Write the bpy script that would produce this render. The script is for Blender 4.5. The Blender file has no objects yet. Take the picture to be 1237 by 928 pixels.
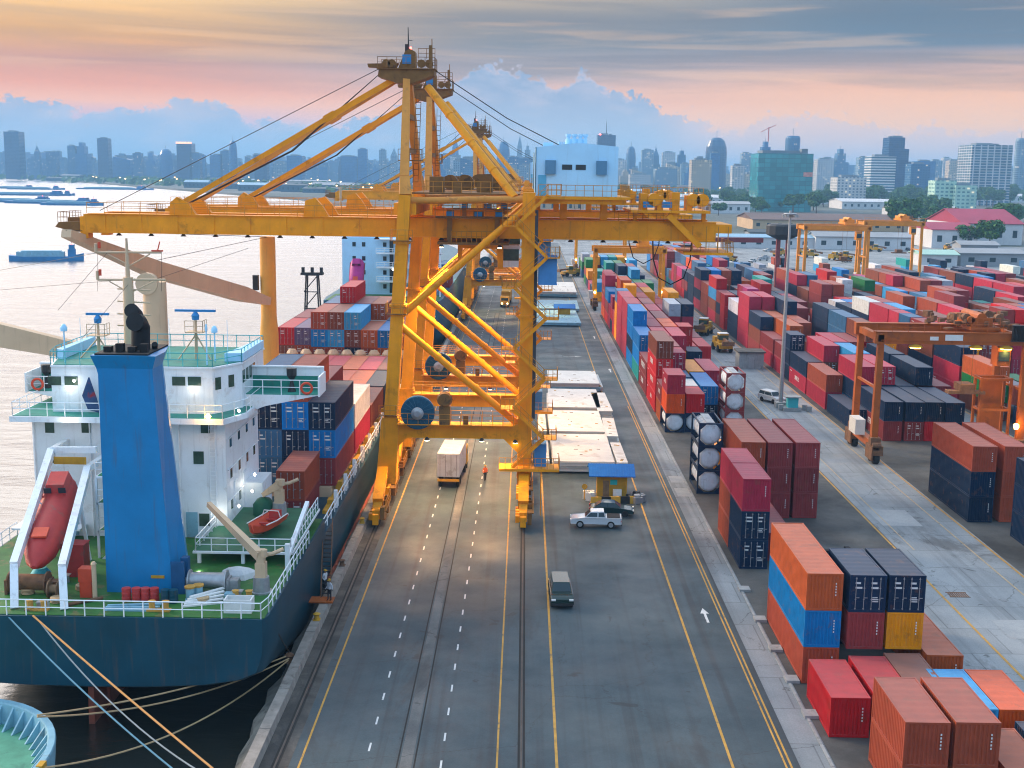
import bpy, bmesh, math, random
from mathutils import Vector, Matrix
R = math.radians
random.seed(11)
sc = bpy.context.scene
COL = sc.collection

# ------------------------------------------------------------------ camera
FPX, CX, CY, CAMH = 1480.0, 618.5, 464.0, 34.0
PITCH, YAW, ROLL = R(9.746), R(0.494), R(0.8)
fwd = Vector((-math.sin(YAW) * math.cos(PITCH), math.cos(YAW) * math.cos(PITCH), -math.sin(PITCH)))
rgt = Vector((math.cos(YAW), math.sin(YAW), 0))
upv = rgt.cross(fwd)
r2 = rgt * math.cos(ROLL) + upv * math.sin(ROLL)
u2 = -rgt * math.sin(ROLL) + upv * math.cos(ROLL)
cam = bpy.data.cameras.new('camera')
cam_o = bpy.data.objects.new('camera', cam)
COL.objects.link(cam_o)
m3 = Matrix((r2, u2, -fwd)).transposed()
cam_o.matrix_world = Matrix.Translation((0, 0, CAMH)) @ m3.to_4x4()
cam.sensor_width = 36
cam.lens = 36 * FPX / 1237
cam.clip_start = 1
cam.clip_end = 60000
sc.camera = cam_o

def ray(px, py):
    return fwd * FPX + r2 * (px - CX) - u2 * (py - CY)
def G(px, py, Z=0.0):
    """point of the photograph at height Z -> (X, Y)"""
    d = ray(px, py); t = (Z - CAMH) / d.z
    return d.x * t, d.y * t
def P(px, py, Y):
    """point of the photograph at distance Y along the quay -> (X, Z)"""
    d = ray(px, py); t = Y / d.y
    return d.x * t, CAMH + d.z * t
def P3(px, py, Y):
    x, z = P(px, py, Y); return Vector((x, Y, z))

# ------------------------------------------------------------------ exposure, sun, sky
sc.view_settings.view_transform = 'Standard'
sc.view_settings.look = 'None'
sc.view_settings.exposure = 0.5
sc.view_settings.gamma = 1.0
sc.view_settings.use_curve_mapping = False
sc.cycles.max_bounces = 6
sc.cycles.diffuse_bounces = 3
sc.cycles.glossy_bounces = 3
sc.cycles.volume_bounces = 0
sc.cycles.transmission_bounces = 3
sc.cycles.use_denoising = True
sc.cycles.filter_width = 1.1
sc.cycles.sample_clamp_indirect = 6.0
SUN_EL, SUN_AZ = R(24), R(-62)           # from the left, ahead of the camera, behind thin cloud
sd = bpy.data.lights.new('sun', 'SUN')
sd.energy = 2.4; sd.angle = R(11); sd.color = (1.0, 0.74, 0.50)
so = bpy.data.objects.new('sun', sd); COL.objects.link(so)
sdir = Vector((math.sin(SUN_AZ) * math.cos(SUN_EL), math.cos(SUN_AZ) * math.cos(SUN_EL), math.sin(SUN_EL)))
so.rotation_euler = sdir.to_track_quat('Z', 'Y').to_euler()
so.location = (0, 0, 200)

def s2l(c):
    c = c / 255.0
    return c / 12.92 if c <= 0.04045 else ((c + 0.055) / 1.055) ** 2.4
def srgb(r, g, b): return (s2l(r), s2l(g), s2l(b))

class NT:
    """small helper for node graphs"""
    def __init__(s, tree): s.t = tree; s.n = tree.nodes; s.l = tree.links
    def put(s, sock, v):
        if isinstance(v, bpy.types.NodeSocket): s.l.new(v, sock)
        elif isinstance(v, (tuple, list)) and len(v) == 3 and sock.type == 'RGBA': sock.default_value = (*v, 1)
        else: sock.default_value = v
    def m(s, op, a, b=None, c=None, clamp=False):
        n = s.n.new('ShaderNodeMath'); n.operation = op; n.use_clamp = clamp
        s.put(n.inputs[0], a)
        if b is not None: s.put(n.inputs[1], b)
        if c is not None: s.put(n.inputs[2], c)
        return n.outputs[0]
    def ss(s, v, a, b, lo=0.0, hi=1.0):
        n = s.n.new('ShaderNodeMapRange'); n.interpolation_type = 'SMOOTHSTEP'
        s.put(n.inputs[0], v); n.inputs[1].default_value = a; n.inputs[2].default_value = b
        n.inputs[3].default_value = lo; n.inputs[4].default_value = hi
        return n.outputs[0]
    def mix(s, f, a, b, mode='MIX'):
        n = s.n.new('ShaderNodeMix'); n.data_type = 'RGBA'; n.blend_type = mode
        s.put(n.inputs[0], f); s.put(n.inputs[6], a); s.put(n.inputs[7], b)
        return n.outputs[2]
    def ramp(s, f, stops, interp='LINEAR'):
        n = s.n.new('ShaderNodeValToRGB'); r = n.color_ramp; r.interpolation = interp
        while len(r.elements) > 1: r.elements.remove(r.elements[-1])
        r.elements[0].position = stops[0][0]; r.elements[0].color = (*stops[0][1], 1)
        for p, c in stops[1:]:
            e = r.elements.new(p); e.color = (*c, 1)
        s.put(n.inputs[0], f)
        return n.outputs[0]
    def noise(s, vec, scale, detail=4, rough=0.55, dist=0.0):
        n = s.n.new('ShaderNodeTexNoise')
        if vec is not None: s.put(n.inputs['Vector'], vec)
        n.inputs['Scale'].default_value = scale; n.inputs['Detail'].default_value = detail
        n.inputs['Roughness'].default_value = rough; n.inputs['Distortion'].default_value = dist
        return n.outputs[0]
    def comb(s, x, y, z):
        n = s.n.new('ShaderNodeCombineXYZ')
        s.put(n.inputs[0], x); s.put(n.inputs[1], y); s.put(n.inputs[2], z)
        return n.outputs[0]

world = bpy.data.worlds.new('World'); sc.world = world
world.use_nodes = True
wt = world.node_tree; wt.nodes.clear(); W = NT(wt)
tc = wt.nodes.new('ShaderNodeTexCoord')
sep = wt.nodes.new('ShaderNodeSeparateXYZ'); wt.links.new(tc.outputs['Generated'], sep.inputs[0])
dx, dy, dz = sep.outputs
v = W.m('MULTIPLY', W.m('ARCSINE', dz), 180 / math.pi)
u = W.m('MULTIPLY', W.m('ARCTAN2', dx, dy), 180 / math.pi)
vt = W.m('DIVIDE', W.m('MAXIMUM', v, 0.0), 10.0, clamp=True)
leftc = W.ramp(vt, [(0.0, srgb(120, 186, 236)), (0.12, srgb(150, 196, 238)), (0.22, srgb(215, 190, 205)), (0.29, srgb(255, 200, 176)),
                    (0.36, srgb(240, 176, 154)), (0.46, srgb(206, 158, 142)), (0.58, srgb(236, 184, 130)), (0.72, srgb(250, 210, 160)), (0.85, srgb(255, 216, 168)), (1.0, srgb(255, 214, 178))])
midc = W.ramp(vt, [(0.0, srgb(150, 196, 236)), (0.12, srgb(190, 205, 230)), (0.24, srgb(255, 214, 194)), (0.33, srgb(244, 196, 176)),
                   (0.44, srgb(196, 178, 176)), (0.56, srgb(128, 130, 136)), (0.68, srgb(150, 142, 136)), (0.82, srgb(196, 178, 156)), (1.0, srgb(196, 180, 164))])
rightc = W.ramp(vt, [(0.0, srgb(196, 206, 224)), (0.10, srgb(226, 210, 206)), (0.24, srgb(255, 212, 182)), (0.40, srgb(250, 200, 172)),
                     (0.49, srgb(212, 180, 168)), (0.57, srgb(112, 124, 138)), (0.70, srgb(100, 116, 132)), (0.84, srgb(122, 126, 134)), (1.0, srgb(140, 138, 140))])
sky = W.mix(W.ss(u, -19, 0), leftc, midc)
sky = W.mix(W.ss(u, -2, 17), sky, rightc)
# long streaks of thin grey cloud
st = W.noise(W.comb(W.m('MULTIPLY', u, 0.055), W.m('ADD', W.m('MULTIPLY', v, 0.95), W.m('MULTIPLY', u, 0.02)), 3.1), 1.0, 6, 0.55, 0.5)
band = W.m('MULTIPLY', W.ss(v, 2.9, 4.6), W.ss(v, 30, 9))
stf = W.m('MULTIPLY', W.ss(st, 0.38, 0.68), W.m('MULTIPLY', band, W.ss(u, -14, 6, 0.34, 0.62)))
sky = W.mix(stf, sky, srgb(112, 114, 122))
st2 = W.noise(W.comb(W.m('MULTIPLY', u, 0.09), W.m('MULTIPLY', v, 1.7), 8.7), 1.0, 5, 0.5, 0.3)
sky = W.mix(W.m('MULTIPLY', W.ss(st2, 0.5, 0.68), W.m('MULTIPLY', band, 0.24)), sky, srgb(255, 214, 176))
# cumulus bank along the horizon (its crest in degrees over azimuth)
cv = wt.nodes.new('ShaderNodeFloatCurve'); cur = cv.mapping.curves[0]
pts = [(-60, 2.6), (-24, 2.75), (-21, 2.85), (-19.5, 2.45), (-17, 2.8), (-14.5, 3.0), (-12.5, 2.3), (-10, 2.1), (-6, 2.9), (-3.4, 4.3), (-1.8, 4.8), (0.3, 4.6), (1.4, 4.0),
       (2.3, 4.5), (3.4, 4.0), (5, 3.5), (7.6, 2.6), (9.5, 2.2), (12, 2.9), (15, 2.35), (24, 2.1), (60, 2.4)]
pts = [((a + 60) / 120, b / 10) for a, b in pts]
cur.points[0].location = pts[0]; cur.points[1].location = pts[-1]
for a in pts[1:-1]: cur.points.new(*a)
for q in cur.points: q.handle_type = 'AUTO'
cv.mapping.update()
wt.links.new(W.m('DIVIDE', W.m('ADD', u, 60.0), 120.0, clamp=True), cv.inputs['Value'])
crest = W.m('MULTIPLY', cv.outputs[0], 10.0)
bn = W.noise(W.comb(W.m('MULTIPLY', u, 0.95), W.m('MULTIPLY', v, 1.25), 1.3), 1.0, 7, 0.60, 0.3)
bn = W.m('MULTIPLY', W.m('SUBTRACT', bn, 0.5), 3.0)
n2_ = W.noise(W.comb(W.m('MULTIPLY', u, 2.2), W.m('MULTIPLY', v, 2.6), 4.9), 1.0, 5, 0.55, 0.1)
bn = W.m('ADD', W.m('MULTIPLY', bn, 0.75), W.m('MULTIPLY', W.m('SUBTRACT', W.m('ABSOLUTE', W.m('SUBTRACT', n2_, 0.5)), 0.08), 1.7))
dcr = W.m('SUBTRACT', W.m('ADD', crest, bn), v)
bank = W.ss(dcr, -0.03, 0.17)
bn2 = W.noise(W.comb(W.m('MULTIPLY', u, 0.35), W.m('MULTIPLY', v, 0.9), 5.3), 1.0, 5, 0.6)
bcol = W.mix(W.ss(v, 0.4, 3.6), srgb(160, 198, 236), srgb(148, 174, 208))
bcol = W.mix(W.ss(u, -9, -2), bcol, W.mix(W.ss(v, 1.0, 4.4), srgb(168, 196, 226), srgb(134, 164, 200)))
bcol = W.mix(W.ss(u, 5, 10), bcol, srgb(220, 202, 206))
bcol = W.mix(W.m('MULTIPLY', W.ss(bn2, 0.42, 0.7), 0.45), bcol, srgb(212, 208, 222))
rim = W.m('MULTIPLY', W.ss(dcr, 0.40, 0.06), W.ss(bn2, 0.40, 0.58))
bcol = W.mix(W.m('MULTIPLY', rim, 0.45), bcol, srgb(236, 206, 206))
opa = W.ss(u, 5, 10, 0.92, 0.6)
hs_ = wt.nodes.new('ShaderNodeHueSaturation'); hs_.inputs['Saturation'].default_value = 1.24; hs_.inputs['Value'].default_value = 0.90
wt.links.new(sky, hs_.inputs['Color'])
hs2 = wt.nodes.new('ShaderNodeHueSaturation'); hs2.inputs['Saturation'].default_value = 1.0; hs2.inputs['Value'].default_value = 0.84
wt.links.new(bcol, hs2.inputs['Color'])
sky = W.mix(W.m('MULTIPLY', bank, opa), hs_.outputs[0], hs2.outputs[0])
# the sky above the frame: a bright thin overcast, warm on the sunset side
hi = W.ss(v, 8.4, 12.5)
warm = W.ss(dx, 0.45, -0.40)
ov = W.mix(warm, (0.55, 0.72, 0.95), (3.1, 2.80, 2.60))
ov = W.mix(W.ss(v, 30, 65), ov, (0.62, 0.86, 1.18))
ov = W.mix(W.ss(W.noise(W.comb(W.m('MULTIPLY', u, 0.03), W.m('MULTIPLY', v, 0.12), 2.2), 1.0, 4), 0.35, 0.7), W.mix(0.3, ov, (0.5, 0.55, 0.65)), ov)
back = W.m('MULTIPLY', W.ss(dy, 0.15, -0.55), W.ss(v, 80, 40))
ov = W.mix(back, ov, (0.52, 0.82, 1.18))
sky = W.mix(hi, sky, ov)
nish = wt.nodes.new('ShaderNodeTexSky'); nish.sky_type = 'NISHITA'; nish.sun_disc = False
nish.sun_elevation = SUN_EL; nish.sun_rotation = SUN_AZ
bg1 = wt.nodes.new('ShaderNodeBackground'); bg1.inputs[1].default_value = 0.05
wt.links.new(nish.outputs[0], bg1.inputs[0])
bg2 = wt.nodes.new('ShaderNodeBackground'); bg2.inputs[1].default_value = 0.9
wt.links.new(sky, bg2.inputs[0])
addn = wt.nodes.new('ShaderNodeMixShader')
wt.links.new(W.ss(v, -2, 0, 0.9, 0.9), addn.inputs[0])
wt.links.new(bg1.outputs[0], addn.inputs[1]); wt.links.new(bg2.outputs[0], addn.inputs[2])
wo = wt.nodes.new('ShaderNodeOutputWorld'); wt.links.new(addn.outputs[0], wo.inputs[0])
bg2.inputs[1].default_value = 1.0
world.cycles.sampling_method = 'MANUAL'; world.cycles.sample_map_resolution = 1024

# ------------------------------------------------------------------ materials
def pmat(name, col, rough=0.6, metal=0.0, var=0.18, scale=1.5, dirt=None, dirt_amt=0.0, bump=0.0, streak=0.0, objcol=False, spec=0.28, detail=5, emit=None, coat=0.0, bleach=0.0):
    mt = bpy.data.materials.new(name); mt.use_nodes = True
    N = NT(mt.node_tree); b = N.n['Principled BSDF']
    tcn = N.n.new('ShaderNodeTexCoord'); vec = tcn.outputs['Object']
    if objcol:
        oi = N.n.new('ShaderNodeObjectInfo'); base = oi.outputs['Color']
        off = N.n.new('ShaderNodeVectorMath'); off.operation = 'ADD'
        N.l.new(vec, off.inputs[0])
        N.l.new(N.comb(N.m('MULTIPLY', oi.outputs['Random'], 37.0), N.m('MULTIPLY', oi.outputs['Random'], 91.0), 0.0), off.inputs[1])
        vec = off.outputs[0]
    else: base = col
    c = base
    if var:
        n1 = N.noise(vec, scale, detail, 0.6)
        c = N.mix(1.0, c, N.ramp(n1, [(0.25, (1 - var,) * 3), (0.75, (1 + var,) * 3)]), 'MULTIPLY')
    if streak:
        mp = N.n.new('ShaderNodeMapping'); mp.inputs['Scale'].default_value = (3.0, 3.0, 0.22)
        N.l.new(vec, mp.inputs[0])
        n3 = N.noise(mp.outputs[0], 1.0, 4, 0.6)
        c = N.mix(N.m('MULTIPLY', N.ss(n3, 0.54, 0.78), streak), c, (0.10, 0.07, 0.055))
    if dirt:
        n2 = N.noise(vec, scale * 0.9, 7, 0.68, 0.4)
        c = N.mix(N.m('MULTIPLY', N.ss(n2, 0.56, 0.66), dirt_amt), c, dirt)
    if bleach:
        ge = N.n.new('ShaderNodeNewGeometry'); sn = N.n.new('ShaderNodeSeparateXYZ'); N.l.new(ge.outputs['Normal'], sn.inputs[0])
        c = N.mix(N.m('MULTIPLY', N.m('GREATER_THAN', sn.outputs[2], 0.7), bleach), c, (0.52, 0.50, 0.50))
    N.put(b.inputs['Base Color'], c)
    b.inputs['Roughness'].default_value = rough
    b.inputs['Metallic'].default_value = metal
    b.inputs['Specular IOR Level'].default_value = spec
    if coat: b.inputs['Coat Weight'].default_value = coat
    if bump:
        bn_ = N.n.new('ShaderNodeBump'); bn_.inputs['Strength'].default_value = bump; bn_.inputs['Distance'].default_value = 0.05
        N.l.new(N.noise(vec, scale * 6, 5, 0.6), bn_.inputs['Height']); N.l.new(bn_.outputs[0], b.inputs['Normal'])
    if emit:
        b.inputs['Emission Color'].default_value = (*emit[0], 1); b.inputs['Emission Strength'].default_value = emit[1]
    return mt

M = {}
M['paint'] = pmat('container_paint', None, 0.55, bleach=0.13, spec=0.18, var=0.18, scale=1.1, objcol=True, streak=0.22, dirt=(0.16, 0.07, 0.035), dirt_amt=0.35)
M['anypaint'] = pmat('plain_paint', None, 0.45, var=0.10, scale=1.0, objcol=True, dirt=(0.08, 0.06, 0.05), dirt_amt=0.25)
M['carpaint'] = pmat('car_paint', None, 0.25, var=0.03, scale=2, objcol=True, coat=0.5)
M['yellow'] = pmat('crane_yellow', (0.82, 0.305, 0.003), 0.5, var=0.16, scale=0.5, streak=0.32, dirt=(0.30, 0.10, 0.01), dirt_amt=0.45)
M['palecrane'] = pmat('faded_crane_paint', (0.60, 0.245, 0.04), 0.55, var=0.16, scale=0.5, streak=0.35, dirt=(0.2, 0.09, 0.04), dirt_amt=0.45)
M['darkcrane'] = pmat('grimy_crane_steel', (0.20, 0.095, 0.025), 0.6, var=0.25, scale=1.2, dirt=(0.05, 0.03, 0.02), dirt_amt=0.6)
M['railyellow'] = pmat('handrail_paint', (0.50, 0.22, 0.03), 0.55, var=0.2, scale=2)
M['orange'] = pmat('gantry_orange', (0.38, 0.092, 0.014), 0.5, var=0.2, scale=0.6, streak=0.3, dirt=(0.14, 0.045, 0.02), dirt_amt=0.5)
M['white'] = pmat('white_paint', (0.78, 0.82, 0.85), 0.45, var=0.07, scale=0.6, streak=0.3, dirt=(0.35, 0.22, 0.13), dirt_amt=0.22)
M['bluewhite'] = pmat('pale_blue_cladding', (0.42, 0.72, 0.94), 0.5, var=0.07, scale=0.5, streak=0.15)
M['hull'] = pmat('hull_blue', (0.003, 0.052, 0.083), 0.4, var=0.25, scale=0.3, streak=0.5, dirt=(0.06, 0.05, 0.045), dirt_amt=0.3)
M['funnel'] = pmat('funnel_blue', (0.004, 0.19, 0.44), 0.38, var=0.14, scale=0.4, streak=0.4)
M['redbottom'] = pmat('antifouling_red', (0.30, 0.075, 0.045), 0.6, var=0.25, scale=1.0, dirt=(0.08, 0.05, 0.04), dirt_amt=0.5)
M['deckgreen'] = pmat('deck_green', (0.030, 0.14, 0.028), 0.6, var=0.3, scale=0.9, dirt=(0.20, 0.13, 0.06), dirt_amt=0.6)
M['roofgreen'] = pmat('bridge_deck_green', (0.02, 0.22, 0.17), 0.55, var=0.2, scale=0.9, dirt=(0.10, 0.13, 0.11), dirt_amt=0.4)
M['tan'] = pmat('ship_crane_tan', (0.58, 0.42, 0.27), 0.5, var=0.1, scale=0.4, streak=0.25)
M['tanyellow'] = pmat('ship_crane_yellow', (0.74, 0.38, 0.07), 0.5, var=0.1, scale=0.4, streak=0.2)
M['black'] = pmat('soot_black', (0.012, 0.013, 0.015), 0.7, var=0.3, scale=2)
M['darkmetal'] = pmat('dark_steel', (0.04, 0.042, 0.045), 0.5, 0.5, var=0.25, scale=3)
M['steel'] = pmat('galvanised_steel', (0.36, 0.38, 0.40), 0.45, 0.6, var=0.15, scale=3)
M['rust'] = pmat('rusty_steel', (0.19, 0.095, 0.05), 0.75, 0.1, var=0.35, scale=2, dirt=(0.05, 0.03, 0.025), dirt_amt=0.6)
M['railsteel'] = pmat('rail_steel', (0.10, 0.085, 0.075), 0.4, 0.5, var=0.3, scale=1)
M['glass'] = pmat('dark_glass', (0.03, 0.05, 0.06), 0.08, var=0.1, scale=1)
M['glassgreen'] = pmat('wheelhouse_glass', (0.05, 0.085, 0.06), 0.08, var=0.4, scale=1.5)
M['rubber'] = pmat('tyre_rubber', (0.018, 0.018, 0.018), 0.85, var=0.2, scale=5)
M['red'] = pmat('lifeboat_red', (0.46, 0.045, 0.04), 0.45, var=0.15, scale=1.0, dirt=(0.25, 0.10, 0.08), dirt_amt=0.5)
M['redorange'] = pmat('rescue_orange', (0.60, 0.07, 0.03), 0.45, var=0.12, scale=1.5)
M['tealrail'] = pmat('teal_paint', (0.05, 0.42, 0.46), 0.5, var=0.1, scale=1)
M['skyblue'] = pmat('radar_blue', (0.03, 0.22, 0.50), 0.45, var=0.1, scale=1)
M['lightblue'] = pmat('bulwark_pale_blue', (0.22, 0.42, 0.52), 0.5, var=0.2, scale=0.8, dirt=(0.16, 0.12, 0.08), dirt_amt=0.4)
M['boatdeck'] = pmat('boat_deck_green', (0.09, 0.30, 0.20), 0.55, var=0.25, scale=0.8, dirt=(0.05, 0.14, 0.11), dirt_amt=0.5)
M['cream'] = pmat('hatch_cover_cream', (0.60, 0.585, 0.55), 0.55, var=0.16, scale=0.35, dirt=(0.34, 0.27, 0.21), dirt_amt=0.45)
M['wood'] = pmat('weathered_timber', (0.22, 0.14, 0.08), 0.8, var=0.35, scale=2)
M['hutyellow'] = pmat('kiosk_yellow', (0.50, 0.27, 0.02), 0.55, var=0.2, scale=1.2, streak=0.3)
M['roofblue'] = pmat('blue_sheet_roof', (0.008, 0.12, 0.42), 0.4, var=0.12, scale=1.5, streak=0.2)
M['cement'] = pmat('cement', (0.30, 0.31, 0.31), 0.85, var=0.22, scale=1.0, streak=0.35, dirt=(0.13, 0.12, 0.11), dirt_amt=0.5)
M['limepaint'] = pmat('lane_paint_yellow', (0.50, 0.27, 0.055), 0.7, var=0.25, scale=1.3, dirt=(0.12, 0.10, 0.085), dirt_amt=0.8)
M['palepaint'] = pmat('lane_paint_faded', (0.45, 0.34, 0.20), 0.7, var=0.25, scale=1.3, dirt=(0.12, 0.11, 0.10), dirt_amt=0.8)
M['whitepaint'] = pmat('lane_paint_white', (0.62, 0.62, 0.60), 0.7, var=0.15, scale=2, dirt=(0.2, 0.2, 0.2), dirt_amt=0.6)
M['rope_tan'] = pmat('tan_rope', (0.46, 0.32, 0.18), 0.9, var=0.2, scale=4)
M['rope_orange'] = pmat('orange_rope', (0.62, 0.30, 0.10), 0.9, var=0.15, scale=4)
M['rope_blue'] = pmat('blue_rope', (0.12, 0.27, 0.35), 0.9, var=0.15, scale=4)
M['steel_rope'] = pmat('pale_rope', (.30, .33, .33), .9, var=.15, scale=4)
M['signwhite'] = pmat('sign_white', (0.7, 0.7, 0.68), 0.6, var=0.1, scale=2)
M['citylamp'] = pmat('city_lamp_glow', (1, 0.7, 0.4), 0.5, var=0, emit=((1.0, 0.58, 0.22), 7.0))
M['lamp'] = pmat('lamp_glow', (1, 0.9, 0.7), 0.5, var=0, emit=((1.0, 0.86, 0.55), 14.0))
M['lampwhite'] = pmat('cool_lamp_glow', (1, 1, 1), 0.5, var=0, emit=((1.0, 0.97, 0.88), 14.0))
M['lampamber'] = pmat('amber_lamp_glow', (1, 0.6, 0.2), 0.5, var=0, emit=((1.0, 0.55, 0.08), 22.0))
M['lampred'] = pmat('red_lamp_glow', (1, 0.1, 0.1), 0.5, var=0, emit=((1.0, 0.08, 0.06), 8.0))
M['skin'] = pmat('skin', (0.28, 0.15, 0.09), 0.6, var=0.05)
M['hivis'] = pmat('hi_vis_cloth', (0.80, 0.15, 0.02), 0.8, var=0.1, scale=6)
M['trousers'] = pmat('dark_cloth', (0.02, 0.022, 0.03), 0.9, var=0.2, scale=6)
M['shirt'] = pmat('white_cloth', (0.6, 0.6, 0.6), 0.9, var=0.1, scale=6)

# ------------------------------------------------------------------ mesh builder
class MB:
    def __init__(s): s.v = []; s.f = []; s.mi = []; s.cur = 0
    def add(s, vs, fs):
        o = len(s.v); s.v += [tuple(q) for q in vs]
        s.f += [[i + o for i in f] for f in fs]; s.mi += [s.cur] * len(fs)
        return s
    BF = [[0, 3, 2, 1], [4, 5, 6, 7], [0, 1, 5, 4], [1, 2, 6, 5], [2, 3, 7, 6], [3, 0, 4, 7]]
    def box(s, c, d, rz=0.0, top=None):
        """box centred in x,y standing on z=c[2]; top = (sx, sy) scale of the upper face"""
        x, y, z = c; a, b, h = d[0] / 2, d[1] / 2, d[2]
        t = top or (1, 1); vs = []
        cs, sn = math.cos(rz), math.sin(rz)
        for zz, k in ((z, (1, 1)), (z + h, t)):
            for i, j in ((-1, -1), (1, -1), (1, 1), (-1, 1)):
                px, py = i * a * k[0], j * b * k[1]
                vs.append((x + px * cs - py * sn, y + px * sn + py * cs, zz))
        return s.add(vs, MB.BF)
    def bx(s, x0, x1, y0, y1, z0, z1):
        return s.box(((x0 + x1) / 2, (y0 + y1) / 2, z0), (x1 - x0, y1 - y0, z1 - z0))
    def beam(s, p, q, w, h, w2=None, h2=None):
        p, q = Vector(p), Vector(q); d = (q - p).normalized()
        up = Vector((0, 0, 1)) if abs(d.z) < 0.95 else Vector((0, 1, 0))
        sx = d.cross(up).normalized(); su = sx.cross(d).normalized()
        vs = []
        for pt, ww, hh in ((p, w, h), (q, w2 or w, h2 or h)):
            for i, j in ((-1, -1), (1, -1), (1, 1), (-1, 1)):
                vs.append(pt + sx * i * ww / 2 + su * j * hh / 2)
        return s.add(vs, MB.BF)
    def tube(s, p, q, r, r2=None, n=8):
        p, q = Vector(p), Vector(q); d = (q - p).normalized()
        up = Vector((0, 0, 1)) if abs(d.z) < 0.95 else Vector((0, 1, 0))
        sx = d.cross(up).normalized(); su = sx.cross(d).normalized()
        vs = []; r2 = r if r2 is None else r2
        for pt, rr in ((p, r), (q, r2)):
            for k in range(n):
                a = 2 * math.pi * k / n
                vs.append(pt + sx * math.cos(a) * rr + su * math.sin(a) * rr)
        fs = [[k, (k + 1) % n, n + (k + 1) % n, n + k] for k in range(n)] + [list(range(n))[::-1], list(range(n, 2 * n))]
        return s.add(vs, fs)
    def path(s, pts, r, n=6):
        pts = [Vector(q) for q in pts]
        vs = []; m = len(pts)
        for i, pt in enumerate(pts):
            d = (pts[min(i + 1, m - 1)] - pts[max(i - 1, 0)]).normalized()
            up = Vector((0, 0, 1)) if abs(d.z) < 0.95 else Vector((0, 1, 0))
            sx = d.cross(up).normalized(); su = sx.cross(d).normalized()
            for k in range(n):
                a = 2 * math.pi * k / n
                vs.append(pt + sx * math.cos(a) * r + su * math.sin(a) * r)
        fs = []
        for i in range(m - 1):
            for k in range(n):
                fs.append([i * n + k, i * n + (k + 1) % n, (i + 1) * n + (k + 1) % n, (i + 1) * n + k])
        fs += [list(range(n))[::-1], list(range((m - 1) * n, m * n))]
        return s.add(vs, fs)
    def lathe(s, c, prof, n=16, axis='z'):
        vs = []
        for r, z in prof:
            for k in range(n):
                a = 2 * math.pi * k / n; x, y = r * math.cos(a), r * math.sin(a)
                o = {'z': (x, y, z), 'y': (x, z, y), 'x': (z, x, y)}[axis]
                vs.append((c[0] + o[0], c[1] + o[1], c[2] + o[2]))
        m = len(prof); fs = []
        for i in range(m - 1):
            for k in range(n):
                fs.append([i * n + k, i * n + (k + 1) % n, (i + 1) * n + (k + 1) % n, (i + 1) * n + k])
        fs += [list(range(n))[::-1], list(range((m - 1) * n, m * n))]
        return s.add(vs, fs)
    def prism(s, poly, a0, a1, plane='xz'):
        """extrude a 2-D outline: 'xz' along y, 'yz' along x, 'xy' along z"""
        vs = []; n = len(poly)
        for a in (a0, a1):
            for p, q in poly:
                vs.append({'xz': (p, a, q), 'yz': (a, p, q), 'xy': (p, q, a)}[plane])
        fs = [[k, (k + 1) % n, n + (k + 1) % n, n + k] for k in range(n)] + [list(range(n))[::-1], list(range(n, 2 * n))]
        return s.add(vs, fs)
    def loft(s, rings, caps=True):
        n = len(rings[0]); vs = [p for r in rings for p in r]; fs = []
        for i in range(len(rings) - 1):
            for k in range(n):
                fs.append([i * n + k, i * n + (k + 1) % n, (i + 1) * n + (k + 1) % n, (i + 1) * n + k])
        if caps: fs += [list(range(n))[::-1], list(range((len(rings) - 1) * n, len(rings) * n))]
        return s.add(vs, fs)
    def quad(s, a, b, c, d): return s.add([a, b, c, d], [[0, 1, 2, 3]])
    def rail(s, pts, h=1.05, step=1.6, r=0.028, mid=True, n=4):
        pts = [Vector(q) for q in pts]
        for a, b in zip(pts, pts[1:]):
            L = (b - a).length; k = max(1, int(L / step))
            for i in range(k + 1):
                q = a.lerp(b, i / k); s.tube(q, q + Vector((0, 0, h)), r, n=n)
            s.tube(a + Vector((0, 0, h)), b + Vector((0, 0, h)), r, n=n)
            if mid: s.tube(a + Vector((0, 0, h * 0.52)), b + Vector((0, 0, h * 0.52)), r * 0.8, n=n)
        return s
    def mesh(s, name, mats, smooth=False):
        me = bpy.data.meshes.new(name)
        me.from_pydata(s.v, [], s.f)
        for mm in (mats if isinstance(mats, (list, tuple)) else [mats]): me.materials.append(mm)
        me.polygons.foreach_set('material_index', s.mi)
        bm = bmesh.new(); bm.from_mesh(me)
        bmesh.ops.recalc_face_normals(bm, faces=bm.faces); bm.to_mesh(me); bm.free()
        if smooth:
            me.polygons.foreach_set('use_smooth', [True] * len(me.polygons))
            try: me.set_sharp_from_angle(angle=R(40))
            except Exception: pass
        return me
    def build(s, name, mats, parent=None, smooth=False, loc=None, color=None):
        o = bpy.data.objects.new(name, s.mesh(name, mats, smooth)); COL.objects.link(o)
        if parent: o.parent = parent
        if loc: o.location = loc
        if color: o.color = (*color, 1)
        return o

    def split(s, name, mats, parent=None, smooth=False, loc=None):
        """one object per connected piece"""
        par = list(range(len(s.v)))
        def fd(i):
            while par[i] != i: par[i] = par[par[i]]; i = par[i]
            return i
        for f in s.f:
            for j in f[1:]: par[fd(j)] = fd(f[0])
        gr = {}
        for f, mi in zip(s.f, s.mi): gr.setdefault(fd(f[0]), []).append((f, mi))
        out = []
        for fs in gr.values():
            q = MB(); idx = {}
            for f, mi in fs:
                g = []
                for j in f:
                    if j not in idx: idx[j] = len(q.v); q.v.append(s.v[j])
                    g.append(idx[j])
                q.f.append(g); q.mi.append(mi)
            out.append(q.build(name, mats, parent, smooth, loc))
        return out[0]

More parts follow.
